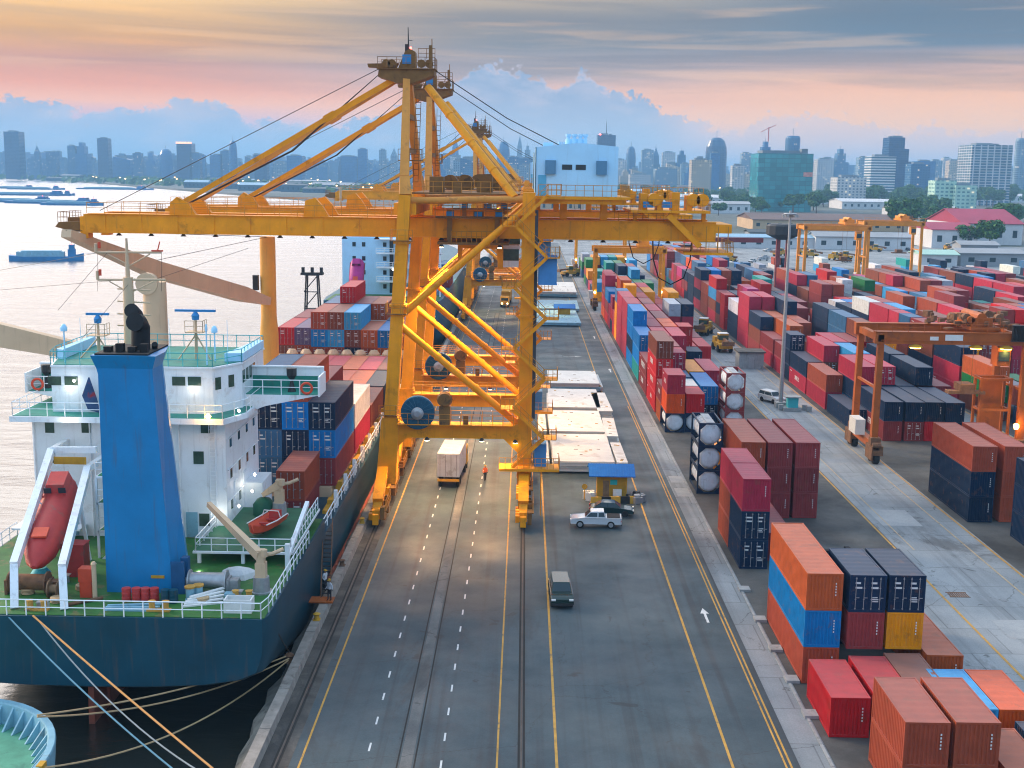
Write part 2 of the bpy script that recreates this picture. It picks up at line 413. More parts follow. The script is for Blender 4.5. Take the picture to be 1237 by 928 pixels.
def thing(name, label, cat, loc=(0, 0, 0), rz=0.0, group=None):
    o = bpy.data.objects.new(name, None); COL.objects.link(o)
    o.location = loc; o.rotation_euler = (0, 0, rz); o.empty_display_size = 0.5
    return tag(o, label, cat, group)
def tag(o, label, cat, group=None):
    o['label'] = label; o['category'] = cat
    if group: o['group'] = group
    return o
def kind(o, k): o['kind'] = k; return o
def copy_tree(o, parent=None, color=None):
    c = o.copy(); COL.objects.link(c); c.parent = parent
    if color and o.type == 'MESH' and o.get('tint'): c.color = (*color, 1)
    for ch in list(o.children): copy_tree(ch, c, color)
    return c
ORD = ['zeroth', 'first', 'second', 'third', 'fourth', 'fifth', 'sixth', 'seventh', 'eighth', 'ninth', 'tenth', 'eleventh', 'twelfth',
       'thirteenth', 'fourteenth', 'fifteenth', 'sixteenth', 'seventeenth', 'eighteenth', 'nineteenth', 'twentieth'] + \
      ['twenty-' + w for w in ('first', 'second', 'third', 'fourth', 'fifth', 'sixth', 'seventh', 'eighth', 'ninth')] + ['thirtieth'] + \
      ['thirty-' + w for w in ('first', 'second', 'third', 'fourth', 'fifth', 'sixth', 'seventh', 'eighth', 'ninth')]
def lamp(kind_, loc, energy, color=(1, 0.8, 0.5), size=0.15, spot=None, aim=(0, 0, -1), parent=None, blend=0.6):
    d = bpy.data.lights.new('lamp_light', 'SPOT' if spot else 'POINT')
    d.energy = energy; d.color = color; d.shadow_soft_size = size
    if spot: d.spot_size = R(spot); d.spot_blend = blend
    o = bpy.data.objects.new('lamp_light', d); COL.objects.link(o); o.location = loc
    o.rotation_euler = (-Vector(aim)).to_track_quat('Z', 'Y').to_euler()
    if parent: o.parent = parent
    return o
# ------------------------------------------------------------------ ground, water, markings
def gmat(name, col, col2, scale, rough, tyre=0.0, bump=0.15, patch=None, spec=0.4):
    mt = bpy.data.materials.new(name); mt.use_nodes = True
    N = NT(mt.node_tree); b = N.n['Principled BSDF']
    vec = N.n.new('ShaderNodeTexCoord').outputs['Object']
    c = N.mix(N.ss(N.noise(vec, scale, 8, 0.65, 0.3), 0.35, 0.68), col, col2)
    fine = N.noise(vec, 9.0, 3, 0.7)
    c = N.mix(1.0, c, N.ramp(fine, [(0.3, (0.86,) * 3), (0.7, (1.12,) * 3)]), 'MULTIPLY')
    if tyre:
        mp = N.n.new('ShaderNodeMapping'); mp.inputs['Scale'].default_value = (0.75, 0.012, 1); N.l.new(vec, mp.inputs[0])
        tn = N.noise(mp.outputs[0], 1.0, 5, 0.6, 0.15)
        c = N.mix(N.m('MULTIPLY', N.ss(tn, 0.48, 0.70), tyre), c, (0.030, 0.031, 0.033))
        mp2 = N.n.new('ShaderNodeMapping'); mp2.inputs['Scale'].default_value = (0.12, 0.05, 1); N.l.new(vec, mp2.inputs[0])
        c = N.mix(N.m('MULTIPLY', N.ss(N.noise(mp2.outputs[0], 1.0, 6, 0.7, 0.8), 0.55, 0.66), 0.55), c, (0.036, 0.034, 0.032))
        c = N.mix(N.m('MULTIPLY', N.ss(N.noise(vec, 0.35, 4, 0.6, 0.6), 0.66, 0.70), 0.6), c, (0.026, 0.024, 0.022))
        vo = N.n.new('ShaderNodeTexVoronoi'); vo.feature = 'DISTANCE_TO_EDGE'; vo.inputs['Scale'].default_value = 0.085
        wv = N.n.new('ShaderNodeVectorMath'); wv.operation = 'ADD'; N.l.new(vec, wv.inputs[0]); nz = N.noise(vec, 0.5, 5, 0.7); N.l.new(N.comb(N.m('MULTIPLY', nz, 3.0), N.m('MULTIPLY', nz, 2.0), 0.0), wv.inputs[1]); N.l.new(wv.outputs[0], vo.inputs['Vector'])
        c = N.mix(N.ss(vo.outputs['Distance'], 0.0032, 0.0012, 0.0, 0.55), c, (0.025, 0.025, 0.025))
    if patch:
        br = N.n.new('ShaderNodeTexBrick'); N.l.new(vec, br.inputs['Vector'])
        br.inputs['Scale'].default_value = 1.0; br.inputs['Brick Width'].default_value = 6.0; br.inputs['Row Height'].default_value = 5.0
        br.inputs['Mortar Size'].default_value = 0.05; br.inputs['Color1'].default_value = (0.92, 0.92, 0.92, 1); br.inputs['Color2'].default_value = (1.08, 1.08, 1.08, 1)
        br.inputs['Mortar'].default_value = (0.55, 0.55, 0.55, 1)
        c = N.mix(patch, c, N.mix(1.0, c, br.outputs[0], 'MULTIPLY'))
    N.put(b.inputs['Base Color'], c)
    rn = N.noise(vec, scale * 1.7, 5, 0.6)
    N.put(b.inputs['Roughness'], N.ss(rn, 0.3, 0.7, rough - 0.14, rough + 0.1))
    b.inputs['Specular IOR Level'].default_value = spec
    bp = N.n.new('ShaderNodeBump'); bp.inputs['Strength'].default_value = bump; bp.inputs['Distance'].default_value = 0.03
    N.l.new(N.noise(vec, 5.0, 6, 0.65), bp.inputs['Height']); N.l.new(bp.outputs[0], b.inputs['Normal'])
    return mt
M['asphalt'] = gmat('asphalt', (0.034, 0.057, 0.068), (0.066, 0.093, 0.104), 0.09, 0.58, tyre=0.75, spec=0.38)
M['concrete'] = gmat('yard_concrete', (0.19, 0.215, 0.23), (0.29, 0.31, 0.32), 0.07, 0.7, tyre=0.35, patch=0.8)
M['land'] = gmat('city_ground', (0.05, 0.07, 0.05), (0.14, 0.14, 0.13), 0.004, 0.8)
M['darkground'] = gmat('stack_ground', (0.045, 0.046, 0.045), (0.10, 0.10, 0.095), 0.12, 0.8)
M['quaystone'] = pmat('old_quay_concrete', (0.13, 0.13, 0.115), 0.9, var=0.5, scale=0.8, dirt=(0.045, 0.045, 0.04), dirt_amt=0.85, bump=1.0)
M['barrier'] = pmat('barrier_concrete', (0.27, 0.24, 0.21), 0.85, var=0.3, scale=1.2, dirt=(0.15, 0.12, 0.10), dirt_amt=0.7, bump=0.5)

land = MB()
coast = [(-15.55, -60), (-15.55, 620), (-60, 800), (-150, 1050), (-240, 1480), (-470, 1900), (-1000, 2900), (-1900, 4500), (-3300, 6500), (-4500, 9000), (-6500, 13000)]
poly = coast + [(13500, 13000), (13500, -60)]
land.add([(x, y, 0) for x, y in poly], [list(range(len(poly)))[::-1]])
# quay wall face
for a, b in zip(coast, coast[1:]):
    land.quad((a[0], a[1], -8), (b[0], b[1], -8), (b[0], b[1], 0), (a[0], a[1], 0))
kind(land.build('ground', M['land']), 'structure')
def sheet(name, rects, mat, z):
    b = MB()
    for x0, x1, y0, y1 in rects: b.quad((x0, y0, z), (x1, y0, z), (x1, y1, z), (x0, y1, z))
    return kind(b.build(name, mat), 'structure')
sheet('yard_pavement', [(-15.5, 330, -40, 640)], M['concrete'], 0.02)
sheet('road', [(-14.9, 16.6, -40, 620)], M['asphalt'], 0.032)
BL = [(44.4, 60.2), (66.5, 82.3), (88.0, 103.8), (110.0, 125.8), (131.5, 147.3), (153.0, 168.8), (175.0, 190.8)]
sheet('stack_pavement', [(18.7, 31.3, -40, 108), (18.7, 35.2, 108, 300)] + [(a - .3, b + .3, 90, 470) for a, b in BL], M['darkground'], 0.032)
# markings
ml = []
for x, w in ((2.35, .17), (-1.15, .12), (-12.6, .13)): ml.append((x - w / 2, x + w / 2, 20, 560))
sheet('lane_line', ml + [(12.55, 12.72, 20, 560), (16.02, 16.15, 20, 560), (15.72, 15.84, 20, 180), (34.9, 35.1, 40, 300), (43.75, 43.95, 60, 470), (65.8, 66.0, 60, 470)], M['limepaint'], 0.040)
sheet('faded_line', [(41.9, 42.05, 40, 300), (36.6, 36.72, 110, 300), (61.5, 61.7, 60, 300)], M['palepaint'], 0.040)
dl = []
y = 50.0
while y < 420:
    dl.append((-8.86, -8.74, y, y + 1.1)); dl.append((-4.46, -4.34, y + 1.5, y + 2.6)); y += 3.6
sheet('dashed_line', dl, M['whitepaint'], 0.040)
sl = []
for x in (-6.95, -5.95): sl.append((x - .05, x + .05, 30, 300))
for x in (-13.98, 0.27): sl += [(x - .22, x - .09, 20, 620), (x + .09, x + .22, 20, 620)]
M['slot'] = pmat('slot_grime', (0.026, 0.024, 0.022), 0.8, var=0.3, scale=0.7)
sheet('rail_groove', sl, M['slot'], 0.036)
sheet('rail_bed', [(-14.88, -13.2, 20, 620)], gmat('stained_rail_bed', (0.050, 0.044, 0.038), (0.12, 0.105, 0.09), 0.35, 0.8, tyre=0.5), 0.034)
sheet('tyre_strip', [(-6.8, -6.1, 30, 300)], gmat('worn_concrete', (0.10, 0.10, 0.098), (0.15, 0.148, 0.14), 0.2, 0.75, tyre=0.3), 0.036)
for x in (-13.98, 0.27):
    b = MB(); b.bx(x - .055, x + .055, 20, 620, 0.02, 0.075)
    tag(b.build('crane_rail', M['railsteel']), ('steel crane rail along the quay edge' if x < -1 else 'steel crane rail beside the yellow line mid road'), 'rail', 'crane rails')
def arrow(x, y, L, mat='whitepaint', z=0.044, turn=0.0):
    c, s = math.cos(turn), math.sin(turn)
    o = [(-.1, -L / 2), (.1, -L / 2), (.1, L * .12), (.34, L * .12), (0, L / 2), (-.34, L * .12), (-.1, L * .12)]
    return [(x + a * c - b_ * s, y + a * s + b_ * c, z) for a, b_ in o]
b = MB()
for (px, py, L, t) in ((852, 744, 3.2, 0), (889, 750, 0, 0), (801, 511, 4.5, 0), (737, 448, 4.0, 0), (718, 408, 4.0, 0), (697, 431, 0, 0)):
    if L:
        x, y = G(px, py); b.add(arrow(x, y, L, turn=t), [list(range(7))])
x, y = G(692, 431)
b.add(arrow(x, y, 3.6, turn=-math.pi / 2), [list(range(7))])
for k in range(3): b.quad((x - 6.5, y - 1.2 + k * 1.2, .044), (x - 2, y - 1.2 + k * 1.2, .044), (x - 2, y - 1.08 + k * 1.2, .044), (x - 6.5, y - 1.08 + k * 1.2, .044))
kind(b.build('road_arrows', M['whitepaint']), 'structure')
# pale mended patches and a drain grate in the yard lane
sheet('mended_patch', [(*[c for c in (x0, x1)], y0, y1) for x0, x1, y0, y1 in ((16.9, 18.6, 128, 131.5), (16.9, 18.5, 134, 137), (36.0, 40, 118, 124), (37, 41.2, 88, 92), (54, 60, 132, 141))], gmat('patch_concrete', (0.26, 0.28, 0.29), (0.34, 0.35, 0.35), 0.3, 0.7), 0.037)
b = MB(); x, y = G(1157, 719)
for k in range(9): b.bx(x - .75 + k * .18, x - .66 + k * .18, y - .5, y + .5, 0.02, 0.05)
b.bx(x - .85, x + .85, y - .62, y - .5, .02, .05); b.bx(x - .85, x + .85, y + .5, y + .62, .02, .05)
tag(b.build('drain_grate', M['rust']), 'rusty iron drain grate set in the concrete lane', 'grate')
b = MB(); x, y = G(803, 680 / 1.0)
# kerb strip along the edge of the stack field
b = MB()
for y0 in range(40, 300, 3): b.bx(18.42, 18.6, y0 + .03, y0 + 2.97, 0.0, 0.09)
kind(b.build('kerb', M['cement']), 'structure')
for i, yy in enumerate([74, 79.5, 85, 91, 98]):
    b = MB(); b.box((18.75, yy, 0.02), (0.9, 1.0, 0.22))
    tag(b.build('concrete_block', M['cement']), 'low concrete footing block beside the roadside stacks, %s from the front' % ORD[i + 1], 'block', 'footing blocks along the roadside stacks')
# quay edge: low barrier, ledge and fenders
b = MB(); yy = 30.0
while yy < 300:
    L = 5.9 if random.random() < .8 else 4.2
    b.box((-15.3, yy + L / 2, 0), (.85, L - .08, .6), rz=random.uniform(-.006, .006), top=(.8, 1)); yy += L
tag(b.build('quay_barrier', M['barrier']), 'long low weathered concrete barrier along the quay edge', 'barrier')
b = MB()
ny = 120
ring = []
for i in range(ny + 1):
    yy = 30 + i * 2.2
    jx = random.uniform(-.28, .28)
    ring.append([(-15.56, yy, -0.25), (-16.1 + jx * .5, yy, -0.35 + random.uniform(-.15, .12)), (-16.75 + jx, yy, -0.9 + random.uniform(-.3, .2)), (-17.0 + jx, yy, -2.0), (-16.8, yy, -8), (-15.56, yy, -8)])
b.loft(ring)
tag(b.build('quay_ledge', M['quaystone']), 'broken stained concrete ledge along the foot of the quay', 'ledge')

# water
mt = bpy.data.materials.new('river_water'); mt.use_nodes = True
N = NT(mt.node_tree); N.n.clear()
vec = N.n.new('ShaderNodeTexCoord').outputs['Object']
df = N.n.new('ShaderNodeBsdfDiffuse'); df.inputs[0].default_value = (0.020, 0.022, 0.016, 1)
gl = N.n.new('ShaderNodeBsdfGlossy'); gl.inputs['Roughness'].default_value = 0.24; gl.inputs[0].default_value = (1, 1, 1, 1)
fr = N.n.new('ShaderNodeFresnel'); fr.inputs[0].default_value = 2.9
mx = N.n.new('ShaderNodeMixShader'); N.l.new(fr.outputs[0], mx.inputs[0]); N.l.new(df.outputs[0], mx.inputs[1]); N.l.new(gl.outputs[0], mx.inputs[2])
ou = N.n.new('ShaderNodeOutputMaterial'); N.l.new(mx.outputs[0], ou.inputs[0])
mp = N.n.new('ShaderNodeMapping'); mp.inputs['Scale'].default_value = (0.22, 0.55, 1); N.l.new(vec, mp.inputs[0])
h1 = N.noise(mp.outputs[0], 1.0, 5, 0.55, 0.4)
mp2 = N.n.new('ShaderNodeMapping'); mp2.inputs['Scale'].default_value = (0.03, 0.07, 1); N.l.new(vec, mp2.inputs[0])
h2 = N.noise(mp2.outputs[0], 1.0, 3, 0.5)
hh = N.m('ADD', N.m('MULTIPLY', h1, 0.55), N.m('MULTIPLY', h2, 2.2))
bp = N.n.new('ShaderNodeBump'); bp.inputs['Strength'].default_value = 0.6; bp.inputs['Distance'].default_value = 0.5
N.l.new(hh, bp.inputs['Height']); [N.l.new(bp.outputs[0], q.inputs['Normal']) for q in (df, gl, fr)]
M['water'] = mt
b = MB(); b.quad((-12500, -300, -3), (0, -300, -3), (0, 13200, -3), (-12500, 13200, -3))
kind(b.build('water', mt), 'structure')
# ------------------------------------------------------------------ shipping containers
CC = {'rust-red': (0.32, 0.060, 0.028), 'brick-orange': (0.40, 0.085, 0.022), 'maroon': (0.235, 0.036, 0.038), 'red': (0.46, 0.012, 0.018), 'crimson': (0.37, 0.022, 0.050),
      'brown': (0.19, 0.052, 0.030), 'navy': (0.003, 0.020, 0.058), 'blue': (0.0, 0.165, 0.46), 'steel-blue': (0.035, 0.125, 0.25), 'light-blue': (0.03, 0.28, 0.56), 'teal': (0.01, 0.27, 0.25),
      'green': (0.008, 0.15, 0.04), 'orange': (0.68, 0.090, 0.010), 'yellow': (0.82, 0.29, 0.004), 'grey': (0.30, 0.35, 0.41), 'white': (0.62, 0.62, 0.60), 'pink': (0.42, 0.035, 0.15), 'purple-grey': (0.10, 0.075, 0.16)}
CW, CH = 2.438, 2.591
M['whitemark'] = pmat('white_lettering', (0.62, 0.62, 0.62), 0.6, var=0.15, scale=4, dirt=(0.3, 0.2, 0.18), dirt_amt=0.4)
M['lockrod'] = pmat('locking_bar_steel', (0.30, 0.30, 0.31), 0.5, 0.4, var=0.25, scale=6)

def corr(mb, axis, fixed, a0, a1, z0, z1, out, amp=0.036, per=0.28, flat=0.35):
    """corrugated sheet between a0..a1 along axis, at fixed on the other; out = outward sign"""
    n = max(1, int(round((a1 - a0) / per))); per = (a1 - a0) / n
    xs = []
    for i in range(n):
        b = a0 + i * per
        xs += [(b, 0), (b + per * .26, 0), (b + per * .40, 1), (b + per * .74, 1), (b + per * .88, 0)]
    xs.append((a1, 0)); vs = []
    for a, k in xs:
        f = fixed - out * amp * k
        for z in (z0, z1): vs.append((f, a, z) if axis == 'y' else (a, f, z))
    mb.add(vs, [[2 * i, 2 * i + 2, 2 * i + 3, 2 * i + 1] for i in range(len(xs) - 1)])

def container_body(L, H, end):
    mb = MB(); w = CW / 2; g = 0.0
    # corner posts, rails
    for sx in (-1, 1):
        for y0 in (0, L - 0.15): mb.bx(sx * w - (0.15 if sx > 0 else 0), sx * w + (0.15 if sx < 0 else 0), y0, y0 + 0.15, 0.0, H)
        x0, x1 = (w - 0.10, w - .004) if sx > 0 else (-w + .004, -w + 0.10)
        mb.bx(x0, x1, 0.15, L - 0.15, 0.0, 0.16); mb.bx(x0, x1, 0.15, L - 0.15, H - 0.10, H - .004)
        corr(mb, 'y', sx * (w - 0.015), 0.15, L - 0.15, 0.16, H - 0.10, sx)
    for y0, y1 in ((0.004, 0.12), (L - 0.12, L - .004)):
        mb.bx(-w + 0.15, w - 0.15, y0, y1, 0.0, 0.16); mb.bx(-w + 0.15, w - 0.15, y0, y1, H - 0.13, H - .004)
    corr(mb, 'x', L - 0.02, -w + 0.15, w - 0.15, 0.16, H - 0.13, 1, 0.045, 0.25)
    if end == 'blank': corr(mb, 'x', 0.02, -w + 0.15, w - 0.15, 0.16, H - 0.13, -1, 0.045, 0.25)
    # roof with cross swages
    n = int(L / 0.42); vs = []; st = (L - .24) / n
    for i in range(n + 1):
        for k, dz in (((-.12, 0), (.12, 0)) if i % 2 == 0 else ((-.12, -.018), (.12, -.018))):
            y = min(max(0.12 + i * st + k * st, .12), L - .12)
            vs += [(-w + .10, y, H - 0.02 + dz), (w - .10, y, H - 0.02 + dz)]
    mb.add(vs, [[2 * i, 2 * i + 1, 2 * i + 3, 2 * i + 2] for i in range(len(vs) // 2 - 1)])
    mb.bx(-w + .1, w - .1, .12, L - .12, .08, .12)
    mb.cur = 1
    rnd = random.Random(int(L * 10 + H * 100) + (7 if end == 'door' else 0))
    if end == 'blank':     # unreadable stencilled code down the end wall
        for k in range(5): mb.bx(w - .50, w - .42, -.004, .016, H - .75 - k * .2, H - .64 - k * .2)
    mb.cur = 0
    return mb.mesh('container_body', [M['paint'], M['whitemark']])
def door_leaf(H, sx):
    mb = MB(); w = CW / 2 - .155
    x0, x1 = (0.006, w) if sx > 0 else (-w, -0.006)
    mb.bx(x0, x1, 0.03, 0.08, .165, H - .135)
    for k in range(4):
        z = .30 + k * (H - .5) / 4
        mb.bx(x0 + .06, x1 - .06, 0.018, 0.0295, z + .06, z + (H - .5) / 4 - .06)
    return mb.mesh('container_door', [M['paint']])
def lock_bars(H, sx):
    mb = MB(); w = CW / 2 - .155
    for q in (.24, .76):
        x = sx * w * q
        mb.tube((x, -.012, .17), (x, -.012, H - .14), .024, n=6)
        for z in (.25, .9, H - .9, H - .25): mb.bx(x - .05, x + .05, -.02, .02, z - .035, z + .035)
        mb.bx(x - .02, x + .02 + .22, -.045, -.02, 1.0, 1.045)
    return mb.mesh('locking_bar', [M['lockrod']])
def marks(H, sx, seed):
    mb = MB(); w = CW / 2 - .155; rnd = random.Random(seed)
    for z in (H - .62, H - .95):
        x = sx * w * .5
        mb.bx(x - .32, x - .32 + rnd.uniform(.3, .62), .008, .0175, z, z + .13)
    for k in range(3):
        if sx > 0: mb.bx(w * .30, w * .30 + rnd.uniform(.25, .5), .008, .0175, 1.0 - k * .14, 1.07 - k * .14)
    return mb.mesh('white_marking', [M['whitemark']])
def side_mark(L, H, side, seed):
    """weathered unreadable line lettering on a long side"""
    mb = MB(); r = random.Random(seed); w = CW / 2
    n = r.choice([5, 6, 7, 8]); h = r.uniform(.5, .95); a = L * .5 - n * h * .42 + r.uniform(-.8, .8); z0 = H * .55 - h * .5
    x0, x1 = (w - .012, w + .006) if side > 0 else (-w - .006, -w + .012)
    for k in range(n):
        st = h * .16; q = a + k * h * .84; wd = h * .6; kind_ = r.randint(0, 4)
        mb.bx(x0, x1, q, q + st, z0, z0 + h)
        if kind_ != 1: mb.bx(x0, x1, q + st, q + wd, z0 + h - st, z0 + h)
        if kind_ in (0, 2): mb.bx(x0, x1, q + wd - st, q + wd, z0, z0 + h - st)
        if kind_ in (1, 2, 3): mb.bx(x0, x1, q + st, q + wd - (st if kind_ == 2 else 0), z0, z0 + st)
        if kind_ in (0, 3, 4): mb.bx(x0, x1, q + st, q + wd - (st if kind_ == 0 else .1), z0 + h * .45, z0 + h * .45 + st)
    for k in range(6): mb.bx(x0, x1, L - 1.9 + k * .22, L - 1.78 + k * .22, H - .55, H - .42)
    return mb.mesh('white_marking', [M['whitemark']])
MESH = {}
def cmesh(L, H, end):
    k = (L, round(H, 2), end)
    if k not in MESH: MESH[k] = container_body(L, H, end)
    return MESH[k]
def cpart(k, fn, *a):
    if k not in MESH: MESH[k] = fn(*a)
    return MESH[k]
L40, L20 = 12.192, 6.058
NCONT = 0
def jitter(c, rnd):
    f = rnd.uniform(.86, 1.14); return tuple(min(1, a * f * rnd.uniform(.95, 1.05)) for a in c)
def container(x, y, z, L, color, label, group, end='blank', H=CH, detail=True, rnd=random, rz=0.0):
    """x = left face, y = near end, z = underside"""
    global NCONT; NCONT += 1
    col = jitter(CC[color], rnd)
    if end == 'door' and detail:
        o = thing('shipping_container', label, 'container', (x + CW / 2, y, z), rz, group)
        b = bpy.data.objects.new('body', cmesh(L, H, 'door')); COL.objects.link(b); b.parent = o; b.color = (*col, 1)
        for sx in (-1, 1):
            d = bpy.data.objects.new('door', cpart(('door', round(H, 2), sx), door_leaf, H, sx)); COL.objects.link(d); d.parent = o
            d.color = (*[c * .92 for c in col], 1)
            q = bpy.data.objects.new('locking_bar', cpart(('lock', round(H, 2), sx), lock_bars, H, sx)); COL.objects.link(q); q.parent = d
            if rnd.random() < .8:
                q = bpy.data.objects.new('white_marking', cpart(('mark', round(H, 2), sx, rnd.randint(0, 3)), marks, H, sx, rnd.randint(0, 99))); COL.objects.link(q); q.parent = d
    else:
        o = bpy.data.objects.new('shipping_container', cmesh(L, H, 'blank')); COL.objects.link(o)
        o.location = (x + CW / 2, y, z); o.rotation_euler = (0, 0, rz); o.color = (*col, 1)
        tag(o, label, 'container', group)
    if detail and color in ('crimson', 'red', 'maroon') and 150 < math.hypot(x, y) and x > 0 and rnd.random() < .6:
        s_ = 1 if x < 0 else -1; sd_ = rnd.randint(0, 5)
        q = bpy.data.objects.new('white_marking', cpart(('side', L, round(H, 2), s_, sd_), side_mark, L, H, s_, sd_)); COL.objects.link(q); q.parent = o
    return o

# tank container
def tank_parts():
    L = L20; w = CW / 2; fr = MB()
    for sx in (-1, 1):
        for y in (.08, L - .08): fr.bx(sx * w - .09, sx * w + .09, y - .08, y + .08, 0, CH)
        for z in (.08, CH - .09): fr.bx(sx * w - .07, sx * w + .07, .16, L - .16, z - .075, z + .075)
    for y in (.08, L - .08):
        for z in (.085, CH - .085): fr.bx(-w + .09, w - .09, y - .07, y + .07, z - .08, z + .08)
        for sx in (-1, 1):
            for z, s in ((.1, 1), (CH - .1, -1)):     # corner gussets make the end an octagon
                fr.prism([(sx * (w - .09), z), (sx * (w - .09), z + s * .62), (sx * (w - .78), z)], y - .05, y + .05)
    tk = MB(); tk.lathe((0, 0, CH / 2 + .02), [(.05, .20), (.8, .22), (1.0, .27), (1.12, .40), (1.12, L - .40), (1.0, L - .27), (.8, L - .22), (.05, L - .20)], 24, 'y')
    for y in (1.5, 3.0, 4.5): tk.lathe((0, y, CH / 2 + .02), [(1.1, -.05), (1.15, -.04), (1.15, .04), (1.1, .05)], 24, 'y')
    wk = MB(); wk.bx(-.45, .45, .5, L - .5, CH - .06, CH - .02)
    for y in (L * .5,): wk.lathe((.0, y, CH - .2), [(.3, 0), (.3, .2), (.05, .26)], 10)
    return fr, tk, wk
_fr, _tk, _wk = tank_parts()
TFR, TTK, TWK = _fr.mesh('frame', [M['anypaint']]), _tk.mesh('tank', [M['paint']], True), _wk.mesh('walkway', [M['steel']])
def tank_container(x, y, z, frame, label, group):
    o = thing('tank_container', label, 'tank container', (x + CW / 2, y, z), 0, group)
    for n, me, c in (('frame', TFR, CC[frame]), ('tank', TTK, (.60, .66, .72)), ('walkway', TWK, None)):
        q = bpy.data.objects.new(n, me); COL.objects.link(q); q.parent = o
        if c: q.color = (*c, 1)
    return o

MAXN = 205          # containers of the yard kept as individual things
yard = []           # dicts
def lv(k, n):
    if n == 1: return 'alone on the ground'
    if k == n - 1: return 'topmost of %s' % ['', 'one', 'two', 'three', 'four', 'five'][n]
    if k == 0: return 'lowest of %s' % ['', 'one', 'two', 'three', 'four', 'five'][n]
    return '%s of %s' % (ORD[k + 1], ['', 'one', 'two', 'three', 'four', 'five'][n])
BLK = [dict(name='roadside block', x0=19.3, p=2.7, rows=6)] + [dict(name=nm, x0=a + .35, p=2.62, rows=6) for nm, (a, b_) in
       zip(('block beyond the middle lane', 'second block beyond the middle lane', 'third block beyond the middle lane', 'fourth block beyond the middle lane', 'fifth block beyond the middle lane', 'sixth block beyond the middle lane', 'last block beyond the middle lane'), BL)]
BLK[1]['x0'] = 45.0
occ = {}            # (block,row) -> list of (y0, y1, ztop)
def stack(bi, row, y, L, cols, ends=None, H=None, dx=0.0):
    B = BLK[bi]; x = B['x0'] + B['p'] * row + dx; z = 0.06
    for k, c in enumerate(cols):
        h = (H[k] if H else CH)
        yard.append(dict(b=bi, r=row, x=x, y=y, L=L, z=z, h=h, c=c, k=k, n=len(cols), e=(ends[k] if ends else None)))
        z += h + .015
    occ.setdefault((bi, row), []).append((y, y + L, z))
# --- hand-placed near stacks of the roadside block
stack(0, 0, 62.0, L20, ['rust-red', 'rust-red'], dx=1.55); stack(0, 1, 62.1, L20, ['brick-orange', 'rust-red'], dx=1.6)
stack(0, 2, 61.0, L20, ['brick-orange'], dx=1.75); stack(0, 3, 62.0, L20, ['navy'], dx=1.9)
stack(0, 0, 70.9, L20, ['red'], dx=-.1); stack(0, 1, 71.6, L20, ['red']); stack(0, 2, 72.2, L20, ['brown'], dx=-.2)
stack(0, 3, 69.6, L20, ['light-blue'], dx=-.9); stack(0, 4, 69.6, L20, ['orange'], dx=-1.1)
stack(0, 0, 79.0, L40, ['rust-red', 'blue', 'brick-orange']); stack(0, 1, 78.8, L20, ['maroon', 'maroon', 'navy'], [None, None, 'door'], dx=.15); stack(0, 2, 78.9, L20, ['maroon', 'yellow', 'navy'], [None, None, 'door'], dx=.1)
stack(0, 3, 78.0, L40, ['brick-orange'], dx=-.05); stack(0, 1, 86.3, L40, ['navy'], dx=.1); stack(0, 2, 86.6, L20, ['steel-blue'], dx=.1)
stack(0, 0, 103.6, L20, ['navy', 'navy', 'crimson'], ['door', 'door', None], H=[CH, CH, 2.9]); stack(0, 0, 109.8, L20, ['rust-red', 'rust-red', 'crimson'], H=[CH, CH, 2.9]); stack(0, 1, 106.0, L40, ['maroon'])
stack(0, 1, 120.0, L40, ['maroon', 'maroon', 'rust-red']); stack(0, 2, 120.0, L40, ['maroon', 'maroon', 'maroon']); stack(0, 3, 120.2, L40, ['maroon', 'maroon', 'maroon'], dx=.1)
tanks = [(0, 0, 129.2, 'navy'), (0, 0, 161.2, 'navy'), (0, 1, 161.6, 'navy'), (0, 3, 163.2, 'maroon')]
stack(0, 1, 139.5, L20, ['yellow']); stack(0, 1, 146, L20, ['grey']); stack(0, 2, 140, L20, ['maroon'])
yard_over = [('orange', 'maroon'), ('maroon',)]
RW = ['crimson'] * 7 + ['maroon'] * 8 + ['red'] * 4 + ['rust-red'] * 8 + ['brown'] * 6 + ['navy'] * 12 + ['steel-blue'] * 6 + ['blue'] * 3 + ['light-blue'] * 2 + ['grey', 'white', 'yellow', 'green', 'teal', 'orange', 'brick-orange', 'pink']
R1 = ['crimson'] * 9 + ['red'] * 5 + ['maroon'] * 4 + ['rust-red'] * 3 + ['blue'] * 2 + ['navy'] * 3 + ['yellow', 'yellow', 'light-blue', 'grey', 'orange']
R2 = ['teal', 'green', 'grey', 'light-blue', 'navy', 'steel-blue', 'crimson', 'yellow', 'green', 'maroon']
rg = random.Random(5)
